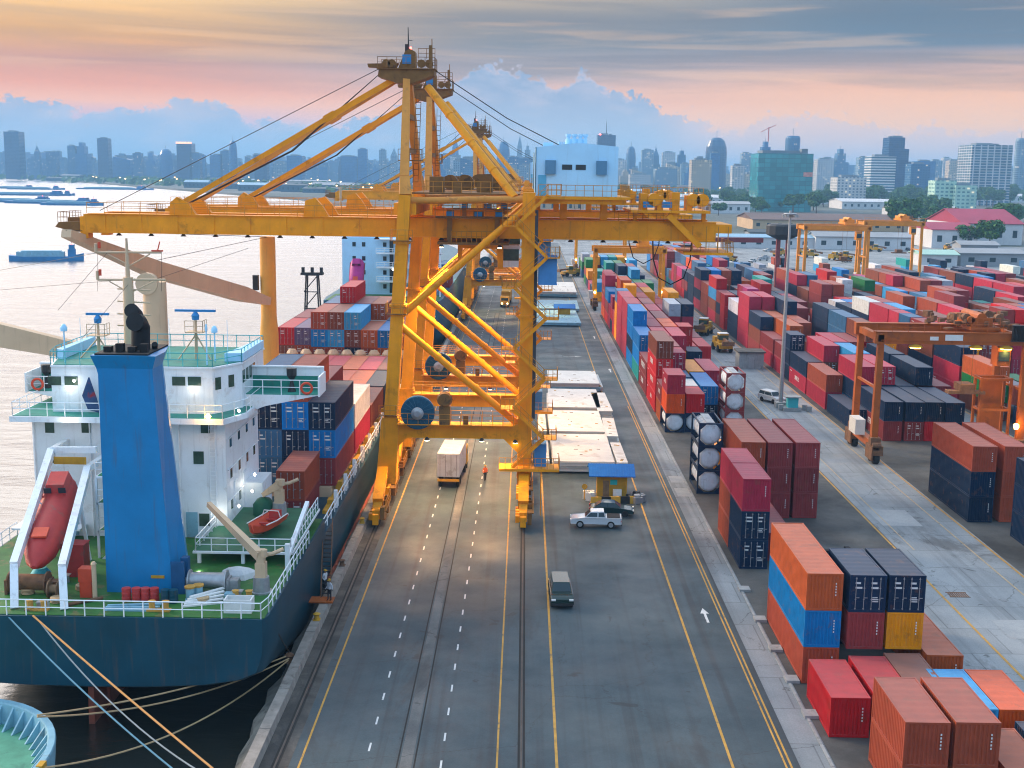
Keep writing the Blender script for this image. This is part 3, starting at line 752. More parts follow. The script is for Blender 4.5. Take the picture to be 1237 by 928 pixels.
# middle part of the roadside block
stack(0, 2, 168.0, L40, ['navy', 'blue', 'blue'][:2], dx=.1)
stack(0, 0, 167.8, L20, ['brick-orange', 'maroon']); stack(0, 1, 168.2, L20, ['grey', 'white'])
stack(0, 0, 175.5, L40, ['red', 'red', 'red', 'brown']); stack(0, 1, 175.8, L20, ['navy', 'steel-blue']); stack(0, 1, 182.2, L20, ['maroon', 'navy', 'crimson'])
stack(0, 2, 181, L40, ['maroon', 'yellow']); stack(0, 3, 171, L20, ['crimson']); stack(0, 3, 182, L40, ['maroon', 'crimson'])
stack(0, 0, 189, L40, ['maroon', 'maroon']); stack(0, 1, 189.2, L40, ['navy', 'navy', 'maroon'])
y = 202.0; bay = 0
while y < 296:
    for r in range(6 if y > 215 else 4):
        n = rg.choice([3, 3, 4, 4]) if r < 2 else rg.choice([2, 3, 3, 3]) if r < 4 else rg.choice([1, 2, 2, 3])
        if rg.random() < .06: continue
        cs = [rg.choice(R1) for _ in range(n)]
        if r == 0 and bay in (0, 1): cs = [['teal', 'blue', 'blue'], ['blue', 'navy', 'blue', 'blue']][bay]
        if r == 0 and bay in (2, 3): cs = ['crimson', 'crimson', 'crimson', 'crimson']
        if r == 0 and bay == 4: cs = ['yellow', 'yellow', 'yellow', 'steel-blue']
        if rg.random() < .25:
            stack(0, r, y, L20, cs); stack(0, r, y + 6.25, L20, [rg.choice(R1) for _ in range(max(1, n - rg.choice([0, 1])))])
        else: stack(0, r, y, L40, cs)
    y += 12.75; bay += 1
y = 332.0
while y < 430:
    for r in range(6):
        if rg.random() < .12: continue
        stack(0, r, y, L40, [rg.choice(R2) for _ in range(rg.choice([1, 2, 2, 3]))])
    y += 13.0
# block beyond the middle lane
stack(1, 0, 119.7, L40, ['navy', 'navy', 'rust-red']); stack(1, 1, 119.9, L40, ['rust-red', 'rust-red', 'rust-red'], dx=.6)
stack(1, 1, 103.0, L40, ['navy', 'navy', 'navy'], dx=-.1); stack(1, 2, 103.2, L40, ['navy', 'navy', 'steel-blue'])
stack(1, 2, 120.3, L40, ['maroon', 'brown'], dx=.5)
stack(1, 0, 166.0, L40, ['navy']); stack(1, 1, 158, L40, ['maroon', 'navy'], dx=-.2)
stack(1, 2, 158, L40, ['maroon', 'navy']); stack(1, 3, 158.2, L40, ['red', 'navy']); stack(1, 4, 158, L40, ['navy', 'navy'])
stack(1, 0, 179.5, L40, ['crimson', 'rust-red']); stack(1, 1, 171, L40, ['navy', 'crimson', 'red'][0:1] + ['navy', 'crimson']); stack(1, 2, 171.5, L40, ['navy', 'navy', 'crimson']); stack(1, 3, 171, L40, ['red', 'navy']); stack(1, 4, 171.3, L40, ['maroon', 'navy', 'navy']); stack(1, 5, 171, L40, ['brown', 'maroon'])
stack(1, 0, 192.5, L40, ['crimson', 'navy']); stack(1, 1, 192.5, L40, ['maroon', 'brown', 'crimson']); stack(1, 2, 184.4, L40, ['light-blue', 'light-blue', 'light-blue']); stack(1, 3, 184.2, L40, ['maroon', 'light-blue']); stack(1, 4, 184.5, L40, ['red', 'crimson', 'navy']); stack(1, 5, 184, L40, ['maroon', 'crimson'])
stack(1, 0, 205.2, L20, ['navy', 'navy', 'navy'], ['door'] * 3); stack(1, 0, 211.6, L20, ['crimson', 'maroon'])
stack(1, 0, 219, L40, ['crimson', 'maroon']); stack(1, 0, 231.6, L40, ['maroon', 'brown', 'navy', 'navy'][:3]); stack(1, 1, 218, L40, ['rust-red', 'crimson', 'brick-orange']); stack(1, 1, 231, L40, ['crimson', 'rust-red', 'brick-orange']);
stack(1, 0, 244.2, L40, ['crimson', 'crimson', 'crimson', 'crimson']); stack(1, 0, 257, L40, ['navy', 'navy', 'white']); stack(1, 1, 244, L40, ['maroon', 'crimson', 'red', 'crimson'])
def fill(bi, y0, y1, rows, hs, pal, skip=.07):
    y = y0
    while y < y1:
        for r in rows:
            if rg.random() < skip: continue
            x_ok = all(not (a < y + 12.0 and b_ > y + .2) for a, b_, _ in occ.get((bi, r), []))
            if not x_ok: continue
            n = rg.choice(hs); cs = [rg.choice(pal) for _ in range(n)]
            if rg.random() < .35: cs = [cs[0]] * n
            if rg.random() < .22:
                stack(bi, r, y, L20, cs); stack(bi, r, y + 6.25, L20, [rg.choice(pal) for _ in range(max(1, n - rg.choice([0, 0, 1])))])
            else: stack(bi, r, y, L40, cs)
        y += 12.75
fill(1, 197.5, 440, range(6), [2, 3, 3, 4, 4], RW, .04)
fill(2, 146, 182, [1, 2, 3, 4, 5], [1, 2, 2], RW)
stack(2, 0, 186, L40, ['crimson', 'crimson', 'navy'], H=[2.9, 2.9, 2.9]); stack(2, 0, 172.8, L40, ['brown', 'green', 'brick-orange']); stack(2, 1, 173, L20, ['maroon', 'grey'])
fill(2, 199, 325, range(6), [3, 3, 4, 4], RW)
fill(3, 150, 330, range(6), [2, 3, 3, 4, 4], RW, .04)
fill(4, 175, 330, range(6), [3, 3, 4, 4], RW + ['rust-red', 'brick-orange', 'steel-blue', 'teal'])
fill(5, 205, 335, range(6), [3, 3, 4, 4], RW + ['rust-red', 'brick-orange', 'steel-blue', 'teal'])
fill(6, 235, 335, range(6), [3, 3, 4], RW + ['brick-orange', 'teal', 'orange'])
for y0 in (372, 392, 418, 446):      # low rows of boxes on the far side of the yard
    x = 64.0 + (y0 % 7)
    while x < 235:
        if rg.random() < .5 and not (82 < x < 96 and y0 < 380):
            for k in range(rg.choice([1, 1, 2])): yard.append(dict(b=7, r=0, x=x, y=y0 + rg.uniform(-2, 2), L=rg.choice([L20, L40]), z=.06 + k * 2.6, h=CH, c=rg.choice(['white', 'grey', 'light-blue', 'teal', 'steel-blue', 'blue', 'rust-red', 'navy', 'white']), k=k, n=9, e=None))
        x += rg.choice([2.7, 2.7, 2.7, 9])
fill(7, 270, 335, range(5), [2, 3, 3], RW + ['brick-orange', 'teal', 'orange'])

def exposed(d):
    if d['k'] == d['n'] - 1: return True
    zt = d['z'] + d['h']
    def top_at(bi, r, yy):
        for a, b_, z in occ.get((bi, r), []):
            if a <= yy <= b_: return z
        return 0
    for q in (.15, .5, .85):
        if top_at(d['b'], d['r'] - 1, d['y'] + d['L'] * q) < zt - .3: return True
    return top_at(d['b'], d['r'], d['y'] - 1.2) < zt - .3
def infront(d):
    """inside the picture?"""
    for yy, zz in ((d['y'], d['z'] + d['h']), (d['y'] + d['L'], d['z'] + d['h'])):
        rel = Vector((d['x'] + CW / 2, yy, zz - CAMH)); f = rel.dot(fwd)
        if f > 1:
            px, py = CX + FPX * rel.dot(r2) / f, CY - FPX * rel.dot(u2) / f
            if -25 < px < 1262 and -25 < py < 960: return True
    return False
vis = [d for d in yard if exposed(d) and infront(d)]
vis.sort(key=lambda d: math.hypot(d['x'], d['y']))
nearb, farb = vis[:MAXN], vis[MAXN:]
cnt = {}
for d in sorted(nearb, key=lambda d: (d['b'], d['r'], d['y'], d['k'])):
    key = (d['b'], d['r']); L = cnt.setdefault(key, [])
    if d['y'] not in L: L.append(d['y'])
    si = L.index(d['y']) + 1
    dist = math.hypot(d['x'], d['y'])
    lab = '%s %s container %s, %s stack, %s row, %s' % (d['c'], 'short' if d['L'] < 7 else 'long', lv(d['k'], d['n']), ORD[si], ORD[d['r'] + 1], BLK[d['b']]['name'])
    lab = lab.replace('alone on the ground', 'set singly')
    e = d['e'] or ('door' if rg.random() < (.35 if dist > 130 else 0) else 'blank')
    container(d['x'], d['y'], d['z'], d['L'], d['c'], lab, 'containers stacked in the yard', e, d['h'], dist < 215, rg)
mass = MB(); mcols = []
for d in farb:
    x, y, z, L, h = d['x'], d['y'], d['z'], d['L'], d['h']
    w = CW
    f0 = len(mass.f)
    mass.bx(x + .02, x + w - .02, y + .02, y + L - .02, z + .02, z + h - .02)
    for a in (x, x + w - .12):
        for b_ in (y, y + L - .12): mass.bx(a, a + .12, b_, b_ + .12, z, z + h)
    mass.bx(x, x + .1, y + .12, y + L - .12, z, z + .14); mass.bx(x, x + .1, y + .12, y + L - .12, z + h - .1, z + h)
    if rg.random() < .4:
        for k in (.2, .4, .6, .8): mass.bx(x + w * k - .025, x + w * k + .025, y - .03, y + .018, z + .1, z + h - .1)
    c = jitter(CC[d['c']], rg); mcols += [c] * (len(mass.f) - f0)
mo = mass.build('container_mass', M['paint'])
ca = mo.data.color_attributes.new('tint', 'FLOAT_COLOR', 'CORNER')
buf = []
for p_ in mo.data.polygons: buf += [*mcols[p_.index], 1.0] * p_.loop_total
ca.data.foreach_set('color', buf)
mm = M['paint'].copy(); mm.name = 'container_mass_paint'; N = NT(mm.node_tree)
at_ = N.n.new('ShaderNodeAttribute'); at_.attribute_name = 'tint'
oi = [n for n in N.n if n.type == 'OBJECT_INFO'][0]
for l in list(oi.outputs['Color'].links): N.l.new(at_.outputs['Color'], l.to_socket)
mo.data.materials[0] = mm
kind(mo, 'stuff')
# tank containers
for i in range(3):
    tank_container(BLK[0]['x0'] - .15, 129.2, .06 + i * (CH + .015), 'navy', 'white tank container in a navy frame, %s' % ['lowest of the near three-high tank stack', 'middle of the near three-high tank stack', 'topmost of the near three-high tank stack'][i], 'tank containers')
tank_container(BLK[0]['x0'], 161.2, .06, 'navy', 'white tank container in navy frame under an orange container', 'tank containers')
tank_container(BLK[0]['x0'] + 2.7, 161.6, .06, 'navy', 'white tank container in navy frame under a lone maroon container', 'tank containers')
for i in range(3):
    tank_container(BLK[0]['x0'] + 8.3, 163.4, .06 + i * (CH + .015), 'maroon', 'white tank container in a maroon frame, %s' % ['lowest of the stack by the lane', 'middle of the stack by the lane', 'topmost of the stack by the lane'][i], 'tank containers')
for x, k, c, t in ((BLK[0]['x0'], 1, 'orange', 'middle, resting on a white tank'), (BLK[0]['x0'], 2, 'crimson', 'topmost, over an orange one on a white tank'), (BLK[0]['x0'] + 2.7, 1, 'red', 'resting alone on a white tank')):
    container(x, 161.2 if x < 20 else 161.6, .06 + k * (CH + .015), L20, c, c + ' short container ' + t, 'containers stacked in the yard', 'blank', CH, True, rg)
# ------------------------------------------------------------------ quay cranes (local y = 0 at the near frame, 17 at the far frame)
WX, LX, D = -13.95, 0.27, 17.0
TWX = -11.75                     # waterside leg at the tie-beam level
def wleg(z): return WX + .25 + (TWX - WX - .25) * max(0, (z - 2)) / 29.4
def make_crane():
    c = thing('ship_to_shore_crane', '', 'crane')
    Y_, PC, DK = M['yellow'], M['palecrane'], M['darkcrane']
    for y in (0.0, D):
        m = MB()
        m.beam((wleg(3.0), y, 3.0), (wleg(9.5), y, 9.5), 2.0, 1.9, 1.75, 1.7)
        m.beam((wleg(9.5), y, 9.5), (wleg(31.8), y, 31.8), 1.3, 1.5, 1.15, 1.3)
        for z in (9.6, 21.0, 27.2): m.beam((wleg(z), y, z - .12), (wleg(z), y, z + .12), 1.62, 1.75)
        g = m.build('gantry_leg', Y_, c)
        m = MB(); m.beam((LX, y, 3.0), (LX + .1, y, 32.2), 1.35, 1.35, 1.25, 1.25)
        for z in (9.6, 20, 30): m.box((LX + .05, y, z), (1.55, 1.55, .2))
        m.build('gantry_leg', Y_, c)
        m = MB()   # portal beam with haunches
        m.bx(WX + .9, LX - .55, y - .65, y + .65, 7.7, 9.15)
        for sx, x0 in ((1, WX + 1.0), (-1, LX - .6)): m.prism([(x0, 7.7), (x0 + sx * 1.5, 7.72), (x0, 6.2)], y - .55, y + .55)
        m.bx(WX + 1.4, LX - 1.0, y - 1.5, y - .66, 9.16, 9.22)
        m.build('portal_beam', Y_, c)
        for yr in (y - 1.45, y + .6):
            m = MB(); m.rail([(WX + 1.5, yr, 9.2), (LX - 1.1, yr, 9.2)], 1.1, 1.0); m.build('railing', M['railyellow'], c)
        m = MB(); m.tube((TWX + .5, y, 31.25), (LX - .5, y, 31.55), .34, n=12)
        for k in (.33, .66): m.tube((TWX + .5 + 11 * k, y, 31.25 + .3 * k), (TWX + .62 + 11 * k, y, 31.26 + .3 * k), .40, n=12)
        m.build('tie_beam', PC, c, True)
        m = MB(); m.tube((LX - .3, y, 30.6), (wleg(20.0) + .4, y, 20.0), .36, n=12)
        for k in (.3, .62): m.tube(Vector((LX - .3, y, 30.6)).lerp((wleg(20) + .4, y, 20), k), Vector((LX - .3, y, 30.6)).lerp((wleg(20) + .4, y, 20), k + .02), .43, n=12)
        m.build('brace', Y_, c, True)
        m = MB(); m.tube((wleg(18.9) + .4, y, 18.9), (LX - .6, y, 9.1), .36, n=12)
        for k in (.3, .62): m.tube(Vector((wleg(18.9) + .4, y, 18.9)).lerp((LX - .6, y, 9.1), k), Vector((wleg(18.9) + .4, y, 18.9)).lerp((LX - .6, y, 9.1), k + .02), .43, n=12)
        m.build('brace', Y_, c, True)
        # A-frame leg leaning to the common apex
        ya = D / 2 + (-.9 if y == 0 else .9)
        m = MB(); m.beam((TWX, y, 31.6), (TWX - .15, y + (ya - y) * .12, 33.4), 1.15, 1.25, .95, 1.0); m.beam((TWX - .15, y + (ya - y) * .12, 33.4), (TWX - .55, ya, 43.6), .90, .95, .72, .75)
        m.build('a_frame_leg', PC, c)
        m = MB(); p, q = Vector((TWX + 1.6, ya, 42.6)), Vector((LX - 1.3, y, 31.7))
        m.tube(p, q, .40, n=12)
        for k in (.25, .5, .75): m.tube(p.lerp(q, k), p.lerp(q, k + .015), .46, n=12)
        m.build('backstay', PC if y else Y_, c, True)
    # upper cross members between the A-frame legs
    m = MB()
    for z, k in ((36.2, .3), (39.6, .62)):
        y0, y1 = D / 2 * k, D - D / 2 * k
        m.beam((TWX - .3, y0, z), (TWX - .3, y1, z), .4, .5)
    for k in range(14): m.bx(TWX + .35, TWX + .85, 4.9 + k * .26, 4.93 + k * .26, 33 + k * .62, 33.06 + k * .62)
    m.beam((TWX + .35, 4.8, 33), (TWX + .35, 8.6, 42), .06, .06); m.beam((TWX + .85, 4.8, 33), (TWX + .85, 8.6, 42), .06, .06)
    m.bx(TWX - 1, TWX + 1.3, 3.2, 5.4, 35.1, 35.2)
    m.rail([(TWX - 1, 3.2, 35.2), (TWX + 1.3, 3.2, 35.2), (TWX + 1.3, 5.4, 35.2)], 1.05, .9)
    m.build('a_frame_bracing', DK, c)
    m = MB(); rl3 = MB(); mp_ = MB()     # winch floor and ladders between the A-frame legs
    m.bx(TWX + .6, LX - .8, .8, D - .8, 31.9, 32.05); 
    md = MB(); md.bx(-9.6, -8.2, 3, 5.2, 32.06, 33.6); md.bx(-7.2, -6.4, 2.5, 3.6, 32.06, 33.0); md.bx(-5.0, -3.4, 6, 9, 32.06, 33.9)
    for k in range(4): md.lathe((-8.0 + k * 1.7, 10.5, 33.0), [(.8, 0), (.8, 1.5), (.3, 1.6)], 14, 'y')
    rl3.rail([(TWX + .8, .9, 32.05), (LX - .9, .9, 32.05)], 1.1, .9); rl3.rail([(TWX + .8, D - .9, 32.05), (LX - .9, D - .9, 32.05)], 1.1, .9)
    for z in (20.2, 27.4, 10.0): rl3.rail([(wleg(z) - 1.1, -1.1, z), (wleg(z) + 1.1, -1.1, z)], 1.05, .55); mp_.bx(wleg(z) - 1.1, wleg(z) + 1.1, -1.15, -.7, z - .06, z)
    for z in (20.2, 27.4): rl3.rail([(wleg(z) - 1.1, -1.1, z), (wleg(z) - 1.1, .9, z)], 1.05, .6)
    wf = m.build('winch_floor', DK, c); md.split('winch', DK, c); mp_.split('leg_platform', DK, c); rl3.build('railing', M['railyellow'], wf)
    # apex platform
    ax, ay = TWX - .55, D / 2
    m = MB(); m.prism([(ax - 2.9, 43.55), (ax - 2.8, 44.3), (ax + 2.9, 44.3), (ax + 2.8, 43.75), (ax + .6, 42.9), (ax - .8, 42.9)], ay - 1.5, ay + 1.5)
    m.bx(ax - 3.0, ax + 3.0, ay - 1.75, ay + 1.75, 44.31, 44.40)
    m.prism([(ax - 4.1, 44.9), (ax - 4.0, 44.55), (ax - 1.2, 44.45), (ax - .9, 45.0)], ay - .45, ay + .45)
    m.prism([(ax - .9, 44.4), (ax + .9, 44.4), (ax + .85, 46.1), (ax + .3, 46.4), (ax - .2, 46.1)], ay - .9, ay + .9)
    for x in (-2.1, -1.5, 1.5, 2.3): m.lathe((ax + x, ay - 1.0, 44.9), [(.42, -.15), (.42, .15)], 12, 'y')
    m.bx(ax + 2.3, ax + 2.6, ay - 1.5, ay - 1.2, 44.4, 46.7); m.tube((ax + 2.45, ay + 1.2, 44.4), (ax + 2.4, ay + 1.2, 47.6), .05)
    ap = m.build('apex_platform', DK, c)
    m = MB(); m.rail([(ax - 2.9, ay - 1.7, 44.4), (ax + 2.9, ay - 1.7, 44.4), (ax + 2.9, ay + 1.7, 44.4), (ax - 2.9, ay + 1.7, 44.4)], 1.1, .9)
    m.rail([(ax + 1.2, ay - 1.2, 45.4), (ax + 2.9, ay - 1.2, 45.4)], 1.0, .6)
    m.build('railing', DK, ap)
    m = MB(); m.tube((ax + .1, ay, 46.2), (ax + .05, ay, 48.6), .09, .04); m.tube((ax + .05, ay, 47.3), (ax + .5, ay, 47.3), .03); m.bx(ax - .25, ax + .15, ay - .2, ay + .2, 46.2, 46.9)
    m.build('mast', M['darkmetal'], ap)
    m = MB(); m.bx(ax - .45, ax + .45, ay - .96, ay - .905, 44.9, 45.8); m.build('sign_panel', M['skyblue'], ap)
    m = MB(); m.lathe((ax + .35, ay - .4, 46.4), [(.10, 0), (.12, .12), (.05, .24)], 8); m.build('warning_light', M['lampred'], ap)
    # boom girders (twin box) with trolley rail
    for i, y in enumerate((5.2, 11.4)):
        m = MB()
        m.bx(-45.0, 19.4, y - .75, y + .75, 27.55, 29.35)
        m.bx(-45.4, -44.6, y - .7, y + .7, 26.9, 29.1)
        m.bx(-44.5, 19.4, y - .95, y + .95, 29.352, 29.42); m.bx(-44.5, 19.4, y - .95, y + .95, 27.46, 27.548)
        for k in range(17): m.bx(-43 + k * 3.7, -42.75 + k * 3.7, y - .83, y - .752, 27.55, 29.3)
        bo = m.build('boom_girder', Y_, c)
        m = MB(); m.rail([(-44.6, y - .85, 29.42), (-14.2, y - .85, 29.42)], 1.1, 1.7); m.rail([(9.5, y - .85, 29.42), (17, y - .85, 29.42)], 1.1, 1.5)
        m.build('railing', M['railyellow'], bo)
        m = MB()
        for k in range(18): m.lathe((-41.5 + k * 3.3, y - .5, 27.2), [(.32, 0), (.12, .24)], 8)
        m.split('floodlight_hood', M['darkmetal'], bo)
        m = MB()     # stay brackets
        m.prism([(-36.3, 29.4), (-36.2, 30.6), (-35.5, 31.2), (-34.4, 30.6), (-33.6, 29.4)], y - .4, y + .4)
        m.prism([(-22.6, 29.4), (-22.4, 31.0), (-21.4, 31.3), (-20.6, 30.4), (-20.0, 29.4)], y - .4, y + .4)
        m.split('stay_bracket', Y_, bo)
    m = MB()
    for x in (-45.2, -34.0, -21, 6, 19.2): m.bx(x - .4, x + .4, 6.0, 10.6, 27.7, 29.1)
    m.bx(TWX - 1.1, TWX + 1.1, -.2, D + .2, 29.9, 31.0); m.bx(LX - .5, LX + .7, .5, D - .5, 29.9, 31.2)
    m.build('cross_girder', Y_, c)
    m = MB(); m.bx(-47.8, -45.3, 5.0, 11.6, 28.0, 28.35); m.prism([(-48, 28.0), (-47.6, 28.5), (-45.3, 28.6), (-45.3, 27.5), (-46.5, 27.6)], 4.6, 5.2)
    m.bx(-47.2, -45.6, 6, 10, 28.35, 28.9); m.rail([(-45.4, 4.9, 28.4), (-47.8, 4.9, 28.4), (-47.8, 11.6, 28.4)], 1.1, .8)
    m.build('boom_tip', DK, c)
    # forestays and hoist ropes
    for y in (5.2, 11.4):
        m = MB(); p, q = Vector((ax - 1.2, ay + (-.8 if y < 8 else .8), 43.4)), Vector((-35.2, y, 30.5))
        m.beam(p, p.lerp(q, .28), .42, .55); m.beam(p.lerp(q, .28), p.lerp(q, .33), .55, .75); m.beam(p.lerp(q, .33), q, .38, .48)
        m.build('forestay', Y_ if y < 8 else PC, c)
    m = MB()
    for dy in (-.5, .1, .6):
        m.path([(ax - 2.1, ay + dy, 44.6 + .2 * dy), (-24, 8.3 + dy - 1.5, 36.0), (-34.6, 6.6 + dy, 30.6)], .045, 5)
    m.path([(ax + 2.4, ay, 44.6), (-2, 8, 39.6), (9.5, 7.5, 34.0)], .05, 5); m.path([(ax - 2.1, ay + .3, 44.9), (-44.5, 8, 29.6)], .04, 5)
    m.build('hoist_rope', M['darkmetal'], c)
    # machine house and its platform
    mh = MB(); mh.prism([(.95, 31.85), (9.15, 31.85), (9.15, 36.75), (5.2, 37.1), (.95, 36.6)], 2.4, 13.2)
    h = mh.build('machine_house', M['bluewhite'], c)
    m = MB()
    for x in (4.1, 5.45): m.bx(x - .5, x + .5, 2.35, 2.395, 34.45, 34.95)
    m.split('window', M['glass'], h)
    m = MB()
    for x in (2.45, 7.5): m.bx(x - .52, x + .52, 2.05, 2.395, 34.0, 35.35)
    m.split('louvre_box', pmat('louvre_blue', (.10, .24, .38), .5, var=.1), h)
    m = MB(); m.bx(1.25, 2.05, 2.34, 2.395, 31.9, 33.9); m.build('door', pmat('door_blue', (.10, .40, .62), .5, var=.1), h)
    m = MB(); m.bx(.94, 1.02, 2.3, 2.395, 31.9, 36.6); m.build('corner_trim', pmat('trim_blue', (.03, .10, .16), .5, var=.1), h)
    m = MB(); m.bx(4.0, 6.0, 4, 6, 36.9, 37.5); m.bx(1.7, 2.7, 3.4, 5, 36.7, 37.1)
    for x in (4.2, 4.8, 5.4, 5.9): m.lathe((x, 3.5, 37.0), [(.18, 0), (.18, .7), (.28, .72), (.28, .95)], 8)
    m.split('roof_vent', M['bluewhite'], h)
    m = MB(); m.bx(.7, 10.4, 1.1, 14.0, 31.55, 31.84); m.bx(.9, 10, 1.5, 1.9, 31.1, 31.54)
    for x in (1.2, 3.9, 8.0): m.box((x, 5.2, 29.43), (.7, .8, 1.65))
    pl = m.build('house_platform', Y_, c)
    m = MB(); m.rail([(1.3, 1.15, 31.85), (10.3, 1.15, 31.85), (10.3, 13.9, 31.85)], 1.1, .9); m.build('railing', M['railyellow'], pl)
    m = MB()   # rope-drum gear and platforms aft of the house
    m.bx(10.6, 18.6, 3.2, 13.5, 30.3, 30.55); m.bx(16.2, 21.2, 4.0, 12.5, 26.1, 26.35); m.bx(18.8, 21.0, 4.4, 12.2, 28.3, 29.2)
    for x, s in ((12.0, .7), (13.6, .55), (15.2, .8), (16.6, .6)): m.bx(x - s / 2, x + s / 2, 4.2, 6.4, 30.56, 30.56 + 1.5 * s + .6)
    for x in (13.0, 17.0, 17.9): m.lathe((x, 4.0, 31.6), [(.65, 0), (.65, 1.6), (.2, 1.62)], 14, 'y')
    m.prism([(14.2, 29.9), (14.6, 30.3), (17.9, 27.2), (17.5, 26.8)], 3.4, 3.8)
    for x in (11.2, 14.8, 18.2): m.beam((x, 5.2, 29.4), (x, 5.2, 30.3), .4, .4)
    g = m.build('rear_machinery', Y_, c)
    m = MB(); m.rail([(10.6, 3.25, 30.55), (18.6, 3.25, 30.55), (18.6, 13, 30.55)], 1.1, .8); m.rail([(12, 6.6, 31.8), (18.3, 6.6, 31.8)], 1.0, .5)
    m.rail([(16.2, 4.05, 26.35), (21.2, 4.05, 26.35), (21.2, 12, 26.35)], 1.1, .8)
    for x in (17, 18.4, 19.6, 20.6): m.tube((x, 4.05, 26.3), (x, 4.05, 29.0), .05)
    m.build('railing', M['railyellow'], g)
    m = MB(); m.path([(17.2, 6, 27.4), (17.1, 6, 25.4), (16.5, 6, 23.6), (15.2, 6, 22.9), (13.9, 6, 23.6), (13.3, 6, 25.5), (13.2, 6, 27.4)], .07); m.build('festoon_cable', M['black'], g)
    m = MB()
    for x in (12.4, 14.3): m.bx(x - .5, x + .5, 4.0, 4.19, 30.8, 31.4)
    m.split('motor_cover', M['skyblue'], g)
    # trolley, cab and hanging platform between the legs
    m = MB(); m.bx(-8.8, -1.6, 3.0, 13.6, 26.85, 27.1); m.bx(-9.0, -1.4, 3.2, 5.0, 29.5, 29.65)
    for x in (-7.6, -2.8): m.bx(x - .25, x + .25, 3.4, 3.9, 27.1, 29.5)
    m.bx(-7.9, -7.2, 3.5, 4.4, 29.65, 30.3); m.bx(-5.2, -4.2, 3.5, 4.4, 29.65, 30.2); m.bx(-3.0, -2.2, 3.5, 4.4, 29.65, 30.3)
    t = m.build('trolley', DK, c)
    m = MB(); m.rail([(-9, 3.1, 29.65), (-1.4, 3.1, 29.65)], 1.1, .8); m.rail([(-7.4, 3.1, 27.1), (-2.8, 3.1, 27.1)], 1.1, .5, r=.035); m.build('railing', M['railyellow'], t)
    m = MB()
    for x in (-7.55, -4.7, -2.6): m.bx(x - .38, x + .38, 3.40, 3.49, 29.7, 30.15)
    m.split('motor_cover', M['skyblue'], t)
    m = MB(); m.prism([(-6.9, 26.84), (-2.2, 26.84), (-2.2, 24.2), (-2.7, 24.2), (-2.9, 26.3), (-6.4, 26.3), (-6.6, 24.6), (-6.9, 24.6)], 6.2, 6.8); m.build('spreader_frame', Y_, t)
    m = MB(); m.box((-1.6, 9.0, 24.3), (2.0, 2.4, 2.3)); cb = m.build('operator_cab', M['white'], t)
    m = MB(); m.bx(-2.62, -.58, 7.75, 7.79, 25.0, 26.2); m.split('window', M['glassgreen'], cb)
    # cable reel, drive unit on the near portal beam
    m = MB(); m.lathe((-10.4, -.95, 10.35), [(.35, .3), (1.62, .3), (1.7, .24), (1.7, -.24), (1.62, -.3), (.35, -.3)], 28, 'y')
    for k in range(20):
        a = math.pi * 2 * k / 20
        m.beam((-10.4 + math.cos(a) * .5, -1.29, 10.35 + math.sin(a) * .5), (-10.4 + math.cos(a) * 1.6, -1.29, 10.35 + math.sin(a) * 1.6), .07, .07)
    r = m.build('cable_reel', pmat('reel_blue', (.02, .10, .17), .45, .2, var=.25, scale=3), c)
    m = MB(); m.lathe((-10.4, -1.42, 10.35), [(.62, 0), (.62, -.25), (.3, -.4)], 16, 'y'); m.build('hub', M['steel'], r)
    m = MB(); m.box((-7.7, -1.0, 9.22), (1.1, .9, 1.9)); m.box((-7.7, -1.0, 11.1), (.6, .6, .4)); m.lathe((-7.7, -1.4, 11.8), [(.65, -.3), (.8, 0), (.65, .3)], 12, 'y')
    m.box((-5.6, -.9, 9.22), (.5, .5, .9)); m.split('drive_unit', DK, c)
    # stairs zig-zagging up the landside leg
    m = MB(); rl = MB(); z = 5.0; k = 0
    while z < 29.5:
        z1 = z + 3.0; xa, xb = (-.9, 2.2) if k % 2 == 0 else (2.2, -.9)
        for yy in (-1.75, -1.05): m.beam((xa, yy, z), (xb, yy, z1), .08, .30)
        for i in range(9): m.bx(min(xa, xb) + (i + .5) * .33 - .14, min(xa, xb) + (i + .5) * .33 + .14, -1.72, -1.08, (z if xb > xa else z1) + (z1 - z) * (i + .5) / 9.5 * (1 if xb > xa else -1) - .02, (z if xb > xa else z1) + (z1 - z) * (i + .5) / 9.5 * (1 if xb > xa else -1) + .02)
        px = 2.75 if xb > 0 else -1.45
        m.bx(px - .7, px + .7, -2.0, .2, z1 - .06, z1)
        rl.rail([(px - .7, -2.0, z1), (px + .7, -2.0, z1)], 1.05, .45); rl.rail([(px + (.7 if px > 0 else -.7), -2.0, z1), (px + (.7 if px > 0 else -.7), .2, z1)], 1.05, .7)
        rl.beam((xa, -1.78, z + 1.0), (xb, -1.78, z1 + 1.0), .05, .05); rl.beam((xa, -1.78, z + .5), (xb, -1.78, z1 + .5), .04, .04)
        for q in (.0, .25, .5, .75, 1): rl.tube(Vector((xa, -1.78, z)).lerp((xb, -1.78, z1), q), Vector((xa, -1.78, z + 1.02)).lerp((xb, -1.78, z1 + 1.02), q), .025, n=4)
        z = z1; k += 1
    m.bx(-2.2, 3.8, -2.1, .4, 4.72, 4.99)
    for yy in (-1.6, -1.0): m.beam((2.0, yy, .1), (2.0, yy, 4.7), .08, .08)
    for i in range(14): m.bx(1.98, 2.02, -1.6, -1.0, .4 + i * .32, .44 + i * .32)
    rl.rail([(-2.2, -2.05, 5.0), (3.8, -2.05, 5.0), (3.8, .4, 5.0)], 1.1, .6)
    st_ = m.build('stair', Y_, c); rl.build('railing', M['railyellow'], st_)
